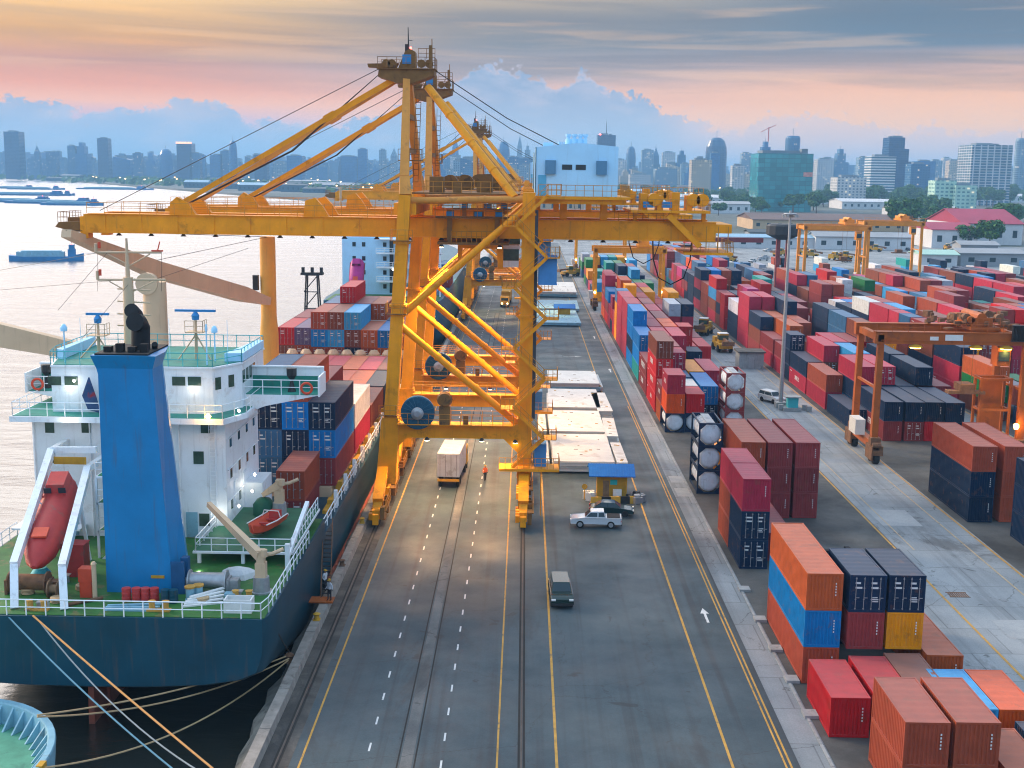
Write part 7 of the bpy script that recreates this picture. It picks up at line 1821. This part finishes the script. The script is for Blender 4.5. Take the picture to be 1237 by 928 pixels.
# ------------------------------------------------------------------ vehicles, people and things on the quay and in the yard
def car(x, y, rz, col, label, kind_='sedan', L=4.6, W=1.75, cat='car', group=None):
    """front towards local -y"""
    o = thing('parked_car' if kind_ == 'sedan' else kind_, label, cat, (x, y, 0.034), rz, group); hw = W / 2
    if kind_ == 'sedan': low = [(-L / 2, .35), (-L / 2, .62), (-L * .44, .78), (-L * .20, .92), (L * .30, .98), (L * .46, .92), (L / 2, .75), (L / 2, .35)]; cab = [(-L * .22, .90), (-L * .06, 1.40), (L * .20, 1.42), (L * .38, .96)]
    elif kind_ == 'pickup': low = [(-L / 2, .45), (-L / 2, .80), (-L * .46, .95), (-L * .20, 1.08), (L / 2, 1.10), (L / 2, .45)]; cab = [(-L * .22, 1.06), (-L * .10, 1.62), (L * .15, 1.66), (L * .19, 1.09)]
    else: low = [(-L / 2, .42), (-L / 2, .85), (-L * .46, 1.0), (-L * .24, 1.08), (L / 2, 1.12), (L / 2, .42)]; cab = [(-L * .26, 1.06), (-L * .12, 1.72), (L * .44, 1.74), (L * .495, 1.1)]
    m = MB()
    sec = []
    m.loft([[(sx, a, b_) for a, b_ in low] for sx in (-hw, -hw + .06, hw - .06, hw)] if False else [[(-hw + .05, a, b_ * .99) for a, b_ in low], [(-hw, a * .985, b_ * .96 + .01) for a, b_ in low], [(hw, a * .985, b_ * .96 + .01) for a, b_ in low], [(hw - .05, a, b_ * .99) for a, b_ in low]])
    if kind_ == 'pickup':
        pass
    m.loft([[(-hw + .10, a, b_) if b_ < 1.2 else (-hw + .24, a, b_) for a, b_ in cab], [(hw - .10, a, b_) if b_ < 1.2 else (hw - .24, a, b_) for a, b_ in cab]])
    m.build('body', M['carpaint'], o, True, color=col)
    # windows
    m = MB(); (a0, b0), (a1, b1), (a2, b2), (a3, b3) = cab
    ins = lambda p, q, t: (p[0] + (q[0] - p[0]) * t, p[1] + (q[1] - p[1]) * t)
    for (pa, pb) in (((a0, b0), (a1, b1)), ((a3, b3), (a2, b2))):
        p, q = ins(pa, pb, .12), ins(pa, pb, .88); s_ = -1 if pa[0] < pb[0] else 1
        m.add([(-hw + .18, p[0] + s_ * .02, p[1] + .02), (hw - .18, p[0] + s_ * .02, p[1] + .02), (hw - .30, q[0] + s_ * .02, q[1] + .015), (-hw + .30, q[0] + s_ * .02, q[1] + .015)], [[0, 1, 2, 3]])
    for sx in (-1, 1):
        lo_, hi_ = .14, .84
        A, B_ = ins((a0, b0), (a1, b1), lo_), ins((a0, b0), (a1, b1), hi_); C_, D_ = ins((a3, b3), (a2, b2), hi_), ins((a3, b3), (a2, b2), lo_)
        xl = lambda z: sx * (hw - .10 - .14 * (z - b0) / (b1 - b0) + .012)
        mid_ = (a1 + a2) / 2 + .05
        for (u0, v0), (u1, v1), (u2, v2), (u3, v3) in (((A[0] + .08, A[1]), (B_[0] + .06, B_[1]), (mid_ - .05, B_[1]), (mid_ - .05, A[1])), ((mid_ + .05, A[1]), (mid_ + .05, B_[1]), (C_[0] - .04, C_[1]), (D_[0] - .08, D_[1]))):
            m.add([(xl(v0), u0, v0), (xl(v1), u1, v1), (xl(v2), u2, v2), (xl(v3), u3, v3)], [[0, 1, 2, 3]])
    m.split('window', M['glass'], o)
    if kind_ == 'pickup':
        m = MB(); m.bx(-hw + .14, hw - .14, L * .215, L * .47, 1.085, 1.12); m.build('bed_liner', M['black'], o)
    wr_ = .33 if kind_ == 'sedan' else .37
    for sx in (-1, 1):
        for q in (-L * .31, L * .29):
            m = MB(); m.lathe((sx * (hw - .1), q, wr_), [(wr_ * .6, -.1), (wr_ * .95, -.1), (wr_, -.07), (wr_, .07), (wr_ * .95, .1), (wr_ * .6, .1)], 16, 'x'); w = m.build('wheel', M['rubber'], o, True)
            m = MB(); m.lathe((sx * (hw - .03), q, wr_), [(.02, .04), (wr_ * .62, .035), (wr_ * .62, -.02)], 12, 'x'); m.build('rim', M['steel'], w)
        m = MB(); m.bx(sx * hw * .78 - .17, sx * hw * .78 + .17, -L / 2 - .02, -L / 2 + .10, .62 if kind_ == 'sedan' else .74, .76 if kind_ == 'sedan' else .88); m.build('headlight', M['signwhite'], o)
        m = MB(); m.bx(sx * hw * .82 - .12, sx * hw * .82 + .12, L / 2 - .10, L / 2 + .015, .68, .86); m.build('tail_light', M['red'], o)
    m = MB(); m.bx(-hw + .05, hw - .05, -L / 2 - .04, -L / 2 + .06, .34, .55); m.bx(-hw + .05, hw - .05, L / 2 - .06, L / 2 + .04, .34, .55); m.build('bumper', M['darkmetal'], o)
    return o
car(7.4, 116.2, R(-92), (.50, .53, .56), 'silver crew-cab pickup parked nearest the blue-roofed kiosk', 'pickup', 5.0, 1.8, 'pickup')
car(9.2, 120.4, R(86), (.008, .030, .032), 'dark green-black sedan parked between the pickup and the kiosk', 'sedan', 4.5, 1.75)
car(3.35, 94.8, R(2), (.010, .030, .026), 'dark green van driving along the yellow line', 'van', 4.6, 1.8, 'van')
x, y = G(932, 486); car(x, y, R(28), (.45, .48, .5), 'silver sport utility car parked beside the lamp mast hut', 'suv', 4.5, 1.85)

def truck(x, y, rz, kind_, label, cab_col=M['hutyellow'], box_col=(.5, .51, .53), group=None):
    o = thing('yard_truck', label, 'truck', (x, y, .034), rz, group)    # nose towards local +y
    m = MB(); L0 = 3.4 if kind_ == 'box' else 6.9
    if kind_ != 'bob':
        m.bx(-.45, .45, -6.0, L0 - .7, .95, 1.2); m.build('chassis', M['darkmetal'], o)
    cy = L0
    m = MB(); m.prism([(cy - 1.1, .7), (cy + 1.1, .7), (cy + 1.12, 1.6), (cy + .75, 2.75), (cy - 1.0, 2.8), (cy - 1.1, 2.6)], -1.15, 1.15, 'yz'); cb = m.build('cab', cab_col, o)
    m = MB(); m.bx(-.85, .85, cy - 1.14, cy - 1.104, 1.8, 2.5); m.bx(-1.17, -1.152, cy - .6, cy + .5, 1.7, 2.4); m.bx(1.152, 1.17, cy - .6, cy + .5, 1.7, 2.4); m.bx(-.9, .9, cy + .8, cy + 1.12, 1.75, 2.4); m.split('window', M['glass'], cb)
    if kind_ == 'box':
        m = MB(); m.bx(-1.22, 1.22, -6.1, 1.0, 1.25, 3.85)
        for k in range(7): m.bx(-1.245, -1.222, -5.8 + k * 1.1, -5.7 + k * 1.1, 1.3, 3.8); m.bx(1.222, 1.245, -5.8 + k * 1.1, -5.7 + k * 1.1, 1.3, 3.8)
        bx2 = m.build('box_body', M['paint'], o, color=box_col)
        m = MB(); m.bx(-1.2, -.02, -6.15, -6.102, 1.3, 3.8); m.bx(.02, 1.2, -6.15, -6.102, 1.3, 3.8); m.build('rear_door', M['paint'], bx2, color=tuple(q * 1.05 for q in box_col))
        m = MB()
        for q in (-.9, -.3, .3, .9): m.tube((q, -6.19, 1.35), (q, -6.19, 3.75), .03, n=6)
        m.build('locking_bar', M['lockrod'], bx2)
    m = MB(); m.bx(-1.2, 1.2, -6.15, -5.95, .75, 1.0); m.build('rear_bumper', M['hutyellow'], o)
    for q in ((-5.2, -3.9, L0 - 2.0, L0) if kind_ != 'bob' else (4.6, 6.9)):
        for sx in (-1, 1):
            m = MB(); m.lathe((sx * .98, q, .5), [(.28, -.16), (.5, -.16), (.52, 0), (.5, .16), (.28, .16)], 14, 'x'); m.build('wheel', M['rubber'], o, True)
    return o
x, y = G(545, 590); truck(x, y + 6, R(-3), 'box', 'white-grey box trailer truck with yellow cab under the nearest crane')
o = truck(-4.6, 322, R(178), 'flat', 'yellow terminal truck driving on the quay far behind cranes')
m = MB(); m.bx(-1.2, 1.2, -5.5, 2.5, 1.25, 3.6); m.build('load_frame', M['hutyellow'], o)
m = MB(); 
for sx in (-.7, .7): m.lathe((sx, 8.05, 1.0), [(.16, -.02), (.16, .04)], 8, 'y')
m.build('headlight', M['lamp'], o)

def handler(x, y, rz, label, group='yellow yard vehicles'):
    o = thing('container_handler', label, 'yard vehicle', (x, y, .034), rz, group)
    m = MB(); m.bx(-1.3, 1.3, -3.2, 3.2, .8, 1.7); m.bx(-1.2, 1.2, -3.2, -1.4, 1.7, 2.6); m.build('chassis', M['hutyellow'], o)
    m = MB(); m.bx(-.9, .9, -.6, 1.2, 1.7, 3.5); cb = m.build('cab', M['hutyellow'], o)
    m = MB(); m.bx(-.92, .92, -.4, 1.22, 2.3, 3.2); m.split('window', M['glassgreen'], cb)
    m = MB(); m.bx(-.95, .95, -.65, 1.25, 3.5, 3.62); m.build('cab_roof', M['signwhite'], cb)
    m = MB(); m.beam((0, -2.4, 2.7), (0, 4.6, 2.2), .5, .55); m.bx(-1.2, 1.2, 4.4, 5.0, 1.6, 2.4); m.build('boom', M['rust'], o)
    for q in (-2.1, 2.1):
        for sx in (-1, 1):
            m = MB(); m.lathe((sx * 1.2, q, .7), [(.35, -.28), (.7, -.28), (.72, 0), (.7, .28), (.35, .28)], 14, 'x'); m.build('wheel', M['rubber'], o, True)
    return o
for i, (px, py, a, l) in enumerate(((850, 404, 160, 'yellow loader in the lane with a flat trailer behind'), (872, 424, 185, 'yellow loader facing the grey hut in the middle lane'), (806, 372, 150, 'yellow loader nearest the yellow gantry leg'), (816, 380, 165, 'yellow loader just in front of another by the gantry leg'), (786, 322 + 2, 90, 'yellow loader far off beyond the hatch covers') if False else (689, 334, 120, 'small yellow loader on the far quay road near a blue canopy'))):
    x, y = G(px, py); handler(x, y, R(a), l)
x, y = G(838, 402); o = thing('flat_trailer', 'rusty flat trailer parked behind a yellow loader', 'trailer', (x, y, .034), R(70)); m = MB(); m.bx(-1.2, 1.2, -4.5, 4.5, 1.0, 1.3); m.bx(-1.2, 1.2, 4.2, 4.5, 1.3, 2.2); m.build('bed', M['wood'], o)
for q in (-3, -2, 3):
    for sx in (-1, 1): m = MB(); m.lathe((sx * .95, q, .5), [(.2, -.15), (.5, -.15), (.5, .15), (.2, .15)], 12, 'x'); m.build('wheel', M['rubber'], o)

# hatch covers lying on the quay road
def hatch(x0, x1, y0, y1, n, label, blue=False):
    o = thing('hatch_cover', label, 'hatch cover', ((x0 + x1) / 2, y0, .034), rc.uniform(-.02, .02), 'ship hatch covers laid on the road'); w, d = x1 - x0, y1 - y0
    z = 0.0; rr_ = random.Random(int(x0 * 31 + y0))
    m = MB()
    for q in (-.3, .35): m.bx(-w / 2 + .5, w / 2 - .5, d * (.5 + q) - .15, d * (.5 + q) + .15, 0, .25)
    m.build('timber_bearer', M['wood'], o); z = .25
    for k in range(n):
        dx_, dy_ = rr_.uniform(-.15, .15), rr_.uniform(-.15, .15)
        m = MB(); m.bx(-w / 2 + dx_, w / 2 + dx_, dy_, d + dy_, z + .42, z + .62); m.bx(-w / 2 + .12 + dx_, w / 2 - .12 + dx_, .12 + dy_, d - .12 + dy_, z, z + .42)
        for j in range(5): m.bx(-w / 2 + (j + .5) * w / 5 - .08 + dx_, -w / 2 + (j + .5) * w / 5 + .08 + dx_, .06 + dy_, .118 + dy_, z + .03, z + .42)
        pn = m.build('panel', M['lightblue'] if blue and k == 0 else M['cream'], o)
        if k == n - 1:
            m = MB()
            for _ in range(int(w * d / 14)):
                a, b_ = rr_.uniform(-w / 2 + .3, w / 2 - .6), rr_.uniform(.3, d - .5); m.bx(a + dx_, a + rr_.uniform(.12, .5) + dx_, b_ + dy_, b_ + .10 + dy_, z + .622, z + .66)
            m.build('lashing_socket', M['rust'], pn)
            m = MB()
            for _ in range(4): a, b_ = rr_.uniform(-w / 2 + .3, w / 2 - .6), rr_.uniform(.3, d - .5); m.bx(a + dx_, a + .35 + dx_, b_ + dy_, b_ + .3 + dy_, z + .622, z + .66)
            m.build('yellow_mark', M['limepaint'], pn)
        z += .68
    return o
HC = [(668, 742, 556, 523, 2, 'cream hatch cover stack nearest the kiosk roof'), (664, 731, 520, 495, 2, 'cream hatch cover stack second from the kiosk'), (661, 724, 491, 469, 2, 'cream hatch cover stack third from the kiosk'), (664, 725, 462, 447, 2, 'cream hatch cover stack at the edge of open blue road'),
      (645, 702, 389, 374, 1, 'blue-sided hatch cover beyond the open road, nearer one'), (645, 699, 372, 362, 1, 'blue-sided hatch cover beyond the open road, farther one'), (645, 697, 352, 340, 2, 'far cream hatch cover stack before the small blue canopy')]
for x0, x1, yf, yb, n, l in HC:
    z = .034 + .25 + .68 * n; a, y0 = G(x0, yf, z); b_, _ = G(x1, yf, z); _, y1 = G(x0, yb, z)
    hatch(a, b_, y0, y1, n, l, 'blue' in l)
for x0, x1, yf, yb, n, l in ((744, 757, 558, 534, 2, 'narrow cream hatch panel beside the nearest stack'), (733, 748, 526, 504, 2, 'narrow cream hatch panel beside second stack'), (722, 740, 496, 474, 2, 'narrow cream hatch panel beside third stack'), (722, 728, 467, 452, 1, 'narrow cream hatch panel at edge of open road'), (652, 664, 556, 528, 2, 'narrow cream hatch panel behind crane leg, nearest'), (651, 661, 520, 500, 2, 'narrow cream hatch panel behind crane leg, farther')):
    z = .034 + .25 + .68 * n; a, y0 = G(x0, yf, z); b_, _ = G(x1, yf, z); _, y1 = G(x0, yb, z)
    hatch(a, b_, y0, y1, n, l)
# kiosk
o = thing('kiosk', 'yellow timber guard kiosk with a blue sheet roof', 'kiosk', (9.7, 126.9, .034)); m = MB(); m.bx(-1.5, 1.5, 0, 2.6, 0, 2.5)
for x in (-1.5, 1.5): m.bx(x - .09, x + .09, -.09, .09, 0, 2.55)
wl = m.build('wall', M['hutyellow'], o)
m = MB(); m.prism([(-.9, 2.5), (1.3, 3.35), (3.5, 2.5), (3.5, 2.58), (1.3, 3.45), (-.9, 2.58)], -2.5, 2.4, 'yz')
for k in range(18): m.beam((-2.45 + k * .28, -.9, 2.59), (-2.45 + k * .28, 1.3, 3.46), .05, .05)
m.build('roof', M['roofblue'], o)
m = MB(); m.bx(-.2, .55, -.05, -.003, 1.45, 2.0); m.split('window', pmat('kiosk_window_teal', (.03, .42, .40), .3, var=.1), wl)
m = MB(); m.bx(-.95, -.3, -.04, -.003, .05, 1.9); m.build('door', M['wood'], wl)
m = MB(); m.box((.55, -.45, .3), (.9, .5, .75)); m.lathe((.45, -.72, .68), [(.28, -.03), (.28, .03)], 14, 'y'); m.build('air_conditioner', M['signwhite'], wl)
yb = thing('jersey_barrier_row', '', 'barrier') if False else None
for k in range(5):
    m = MB(); m.prism([(-.28, 0), (.28, 0), (.22, .3), (.1, .75), (-.1, .75), (-.22, .3)], -.55, .55, 'yz' if False else 'xz')
    ob = m.build('traffic_barrier', M['hutyellow'] if k % 2 == 0 else M['black']); ob.location = (7.9 + k * 1.0, 124.4 + .15 * k, .034); ob.rotation_euler = (0, 0, R(90))
    tag(ob, '%s traffic barrier in the short striped row before the kiosk, %s from left' % ('yellow' if k % 2 == 0 else 'black', ORD[k + 1]), 'barrier', 'striped barriers before the kiosk')
for i, (x, y, l, c) in enumerate(((7.2, 126.2, 'white and yellow sandbag heap left of the kiosk', 'cream'), (11.9, 126.4, 'dark clutter of motor parts right of the kiosk', 'darkmetal'), (12.3, 125.3, 'grey-blue crate of parts right of the kiosk', 'steel'))):
    m = MB(); r = random.Random(i)
    for k in range(7): m.box((x + r.uniform(-.6, .6), y + r.uniform(-.6, .6), .034), (r.uniform(.3, .8), r.uniform(.3, .6), r.uniform(.2, .9)), rz=r.uniform(0, 3))
    tag(m.build('supply_heap', M[c]), l, 'heap')
m = MB(); m.tube((6.75, 126, .03), (6.75, 126, 1.6), .05); m.lathe((6.75, 125.9, 1.5), [(.3, -.02), (.3, .02)], 12, 'y'); tag(m.build('signpost', M['hutyellow']), 'yellow sign post left of the kiosk', 'sign')
# lamp mast with its hut
mx, my = 38.75, 181.0
o = thing('lamp_mast', 'tall grey floodlight mast standing in the middle lane', 'lamp mast', (mx, my, .03)); m = MB(); m.tube((0, 0, 0), (0, 0, 29.2), .34, .17, 12); m.build('pole', M['steel'], o, True)
m = MB(); m.lathe((0, 0, 28.6), [(.9, 0), (1.0, .1), (.9, .2)], 16)
for k in range(6): a = k * math.pi / 3; m.box((math.cos(a) * 1.0, math.sin(a) * 1.0, 28.2), (.35, .35, .4), rz=a)
m.build('lamp_ring', M['steel'], o); m = MB(); m.box((0, 0, 0), (1.6, 1.6, .8)); m.build('plinth', M['cement'], o)
x, y = G(944, 494); o = thing('switch_hut', 'small teal booth on a concrete plinth at mast foot', 'hut', (x + 1.2, y - 1.2, .03)); m = MB(); m.box((0, 0, 0), (2.6, 2.0, .5)); m.build('plinth', M['cement'], o); m = MB(); m.box((.1, 0, .5), (1.5, 1.3, 1.5)); b_ = m.build('wall', M['tealrail'], o); m = MB(); m.box((.1, 0, 2.0), (2.3, 1.9, .15)); m.build('roof', M['cement'], o)
for i, q in enumerate(((-1.5, .2), (2.0, .3), (2.4, -.9))):
    m = MB(); m.box((x + 1.2 + q[0], y - 1.2 + q[1], .03), (.7, .6, .8)); tag(m.build('concrete_block', M['cement']), 'grey concrete block at the mast foot booth', 'block', 'concrete blocks at the mast booth')
x, y = G(906, 446); o = thing('concrete_hut', 'grey concrete hut with flat roof in the middle lane', 'hut', (x + .2, y, .03)); m = MB(); m.box((0, 2, 0), (4.4, 4.0, 2.9)); wl = m.build('wall', M['cement'], o); m = MB(); m.box((0, 2, 2.9), (5.0, 4.6, .25)); m.build('roof', pmat('stained_roof', (.09, .085, .08), .9, var=.5, scale=.8), o); m = MB(); m.bx(-.5, .5, -.05, -.003, .05, 2.1); m.build('door', M['steel'], wl)
# yellow crossbeam on the ground at the inland stack
x, y = G(1090, 527); m = MB(); m.bx(x - 2.6, x + 2.6, y - .5, y + .5, .15, 1.25); m.bx(x - 2.8, x + 2.8, y - .6, y - .4, .05, .3)
for q in (-1.5, 1.5): m.bx(x + q - .7, x + q + .7, y - .53, y - .5, .5, .85)
tag(m.build('spreader_bar', M['hutyellow']), 'yellow spreader bar lying before the navy inland stack', 'spreader')
x, y = G(1000, 632); o = thing('black_spreader', 'black lifting frame resting over the low navy containers', 'spreader', (24.8, 99.3, 2.8), R(8)); m = MB(); m.bx(-3.2, 3.4, -.25, .25, 0, .4); m.bx(-3.2, -2.8, -1.2, 1.2, 0, .3); m.bx(3.0, 3.4, -1.2, 1.2, 0, .3); m.build('beam', M['black'], o); m = MB(); m.path([(1.6, 0, .3), (2.2, -1.6, -.3), (2.9, -3.6, -1.0)], .18); m.build('hose', M['black'], o)
# people
def person(x, y, z, rz, top, label, arm=0.2, pants=M['trousers'], helmet=None, stride=.22):
    o = thing('person', label, 'person', (x, y, z), rz, 'people at work on the quay')
    bm = bmesh.new(); J = {}
    pts = {'pelvis': ((0, 0, .95), .15), 'waist': ((0, 0, 1.1), .14), 'chest': ((0, .01, 1.32), .17), 'neck': ((0, .0, 1.50), .06), 'head': ((0, -.01, 1.60), .085), 'crown': ((0, 0, 1.70), .09),
           'hl': ((-.10, 0, .90), .10), 'kl': ((-.11, -stride * .6, .50), .07), 'al': ((-.11, -stride, .08), .045), 'tl': ((-.11, -stride - .16, .04), .04),
           'hr': ((.10, 0, .90), .10), 'kr': ((.11, stride * .35, .50), .07), 'ar': ((.11, stride, .09), .045), 'tr': ((.11, stride - .15, .04), .04),
           'sl': ((-.20, 0, 1.42), .065), 'el': ((-.26, .06, 1.14), .048), 'wl': ((-.26, -arm, .92), .035), 'fl': ((-.26, -arm - .05, .83), .03),
           'sr': ((.20, 0, 1.42), .065), 'er': ((.26, .08, 1.14), .048), 'wr': ((.26, arm * .3, .90), .035), 'fr': ((.26, arm * .2, .81), .03)}
    ed = [('pelvis', 'waist'), ('waist', 'chest'), ('chest', 'neck'), ('neck', 'head'), ('head', 'crown'), ('pelvis', 'hl'), ('hl', 'kl'), ('kl', 'al'), ('al', 'tl'), ('pelvis', 'hr'), ('hr', 'kr'), ('kr', 'ar'), ('ar', 'tr'), ('chest', 'sl'), ('sl', 'el'), ('el', 'wl'), ('wl', 'fl'), ('chest', 'sr'), ('sr', 'er'), ('er', 'wr'), ('wr', 'fr')]
    me = bpy.data.meshes.new('body'); ks = list(pts); me.from_pydata([pts[k][0] for k in ks], [(ks.index(a), ks.index(b_)) for a, b_ in ed], [])
    b_ = bpy.data.objects.new('body', me); COL.objects.link(b_); b_.parent = o
    sk = b_.modifiers.new('skin', 'SKIN'); b_.modifiers.new('sub', 'SUBSURF').levels = 1; b_.modifiers['sub'].render_levels = 1
    for i, k in enumerate(ks):
        v_ = me.skin_vertices[0].data[i] if me.skin_vertices else None
        if v_: v_.radius = (pts[k][1], pts[k][1])
    mt = bpy.data.materials.new('person_cloth'); mt.use_nodes = True; N = NT(mt.node_tree)
    z_ = N.n.new('ShaderNodeSeparateXYZ'); N.l.new(N.n.new('ShaderNodeTexCoord').outputs['Object'], z_.inputs[0])
    c = N.mix(N.m('GREATER_THAN', z_.outputs[2], .96), (.02, .022, .03), top); c = N.mix(N.m('GREATER_THAN', z_.outputs[2], 1.50), c, (.28, .15, .09)); c = N.mix(N.m('LESS_THAN', z_.outputs[2], .12), c, (.02, .015, .012))
    N.put(N.n['Principled BSDF'].inputs['Base Color'], c); N.n['Principled BSDF'].inputs['Roughness'].default_value = .85
    me.materials.append(mt)
    m = MB(); m.lathe((0, 0, 1.68), [(.135, 0), (.12, .06), (.08, .11), (.02, .13)], 12); m.bx(-.1, .1, -.19, -.06, 1.675, 1.69); m.build('helmet', helmet or M['hutyellow'], o, True)
    return o
def skin_ok(): pass
x, y = G(586, 581); person(x, y, .034, R(20), (.80, .14, .02), 'worker in an orange vest walking on the quay road beside the truck')
person(-15.6, 94.2, .72, R(60), (.60, .60, .62), 'worker in a white shirt on the gangway landing, nearer the stairs', stride=.05); person(-14.9, 91.9, .72, R(-40), (.55, .56, .60), 'worker in a pale shirt standing at landing edge', stride=.06)
person(-17.0, 118, 3.3, R(90), (.80, .14, .02), 'worker in an orange vest on the ship side deck', stride=.1)
# small fittings along the quay
for i, yy in enumerate((88, 101, 114, 132, 150)):
    m = MB(); m.box((-15.25, yy, .55), (.5, .6, .1)); m.lathe((-15.25, yy, .65), [(.22, 0), (.18, .3), (.3, .42), (.15, .5)], 10)
    tag(m.build('quay_bollard', M['rust'] if i % 2 else M['hutyellow']), '%s bollard on the quay barrier, %s from the front' % ('rusty' if i % 2 else 'yellow', ORD[i + 1]), 'bollard', 'bollards on the quay barrier')
for i, yy in enumerate((126, 133.5, 139)):
    m = MB(); m.box((-15.3, yy, .3), (.4, 1.4, .9)); tag(m.build('fender_block', M['hutyellow']), 'yellow fender block between ship and barrier, %s from the front' % ORD[i + 1], 'fender', 'yellow fenders by the barrier')
# far end of the yard: parked trucks, canopy, red gate posts
for i in range(22):
    px = rc.uniform(880, 1010) if i < 10 else rc.uniform(1020, 1160); py = rc.uniform(303, 318) if i < 10 else rc.uniform(300, 322)
    x, y = G(px, py)
    if i % 2: o = handler(x, y, rc.uniform(0, 6), 'small yellow loader parked in the far rank', 'far yellow loaders')
    else: o = car(x, y, rc.uniform(0, 6), rc.choice([(.5, .5, .5), (.05, .06, .07), (.4, .42, .45)]), 'small parked car in the far rank beyond the stacks', 'sedan', group='far parked cars')
x, y = G(942, 348); o = thing('red_gantry_tower', 'dark red gate tower with a hooded top behind the stacks', 'gantry', (x, y, 0)); m = MB(); m.beam((-1.2, 0, 0), (-1.2, 0, 15), 1.2, 1.2); m.beam((1.8, 0, 0), (1.8, 0, 15), 1.2, 1.2); m.build('leg', pmat('gate_red', (.25, .05, .05), .6), o); m = MB(); m.lathe((.3, 0, 15), [(2.0, 0), (5.4, 1.6), (5.4, 4.2), (4.6, 4.8)], 14); m.build('hood', M['darkmetal'], o); m = MB(); m.bx(-30, -6, -1, 1, 14, 15.4); m.build('beam', pmat('gate_beam_red', (.2, .04, .05), .6), o)
x, y = G(755, 345); o = thing('blue_canopy', 'small blue canopy over a yellow hut on the far road', 'kiosk', (9.8, 292, .034)); m = MB(); m.bx(-1.4, 1.4, 0, 2.2, 0, 2.4); m.build('wall', M['hutyellow'], o); m = MB(); m.prism([(-.8, 2.4), (1.1, 3.2), (3, 2.4), (3, 2.5), (1.1, 3.3), (-.8, 2.5)], -2.6, 2.6, 'yz'); m.build('roof', M['roofblue'], o)
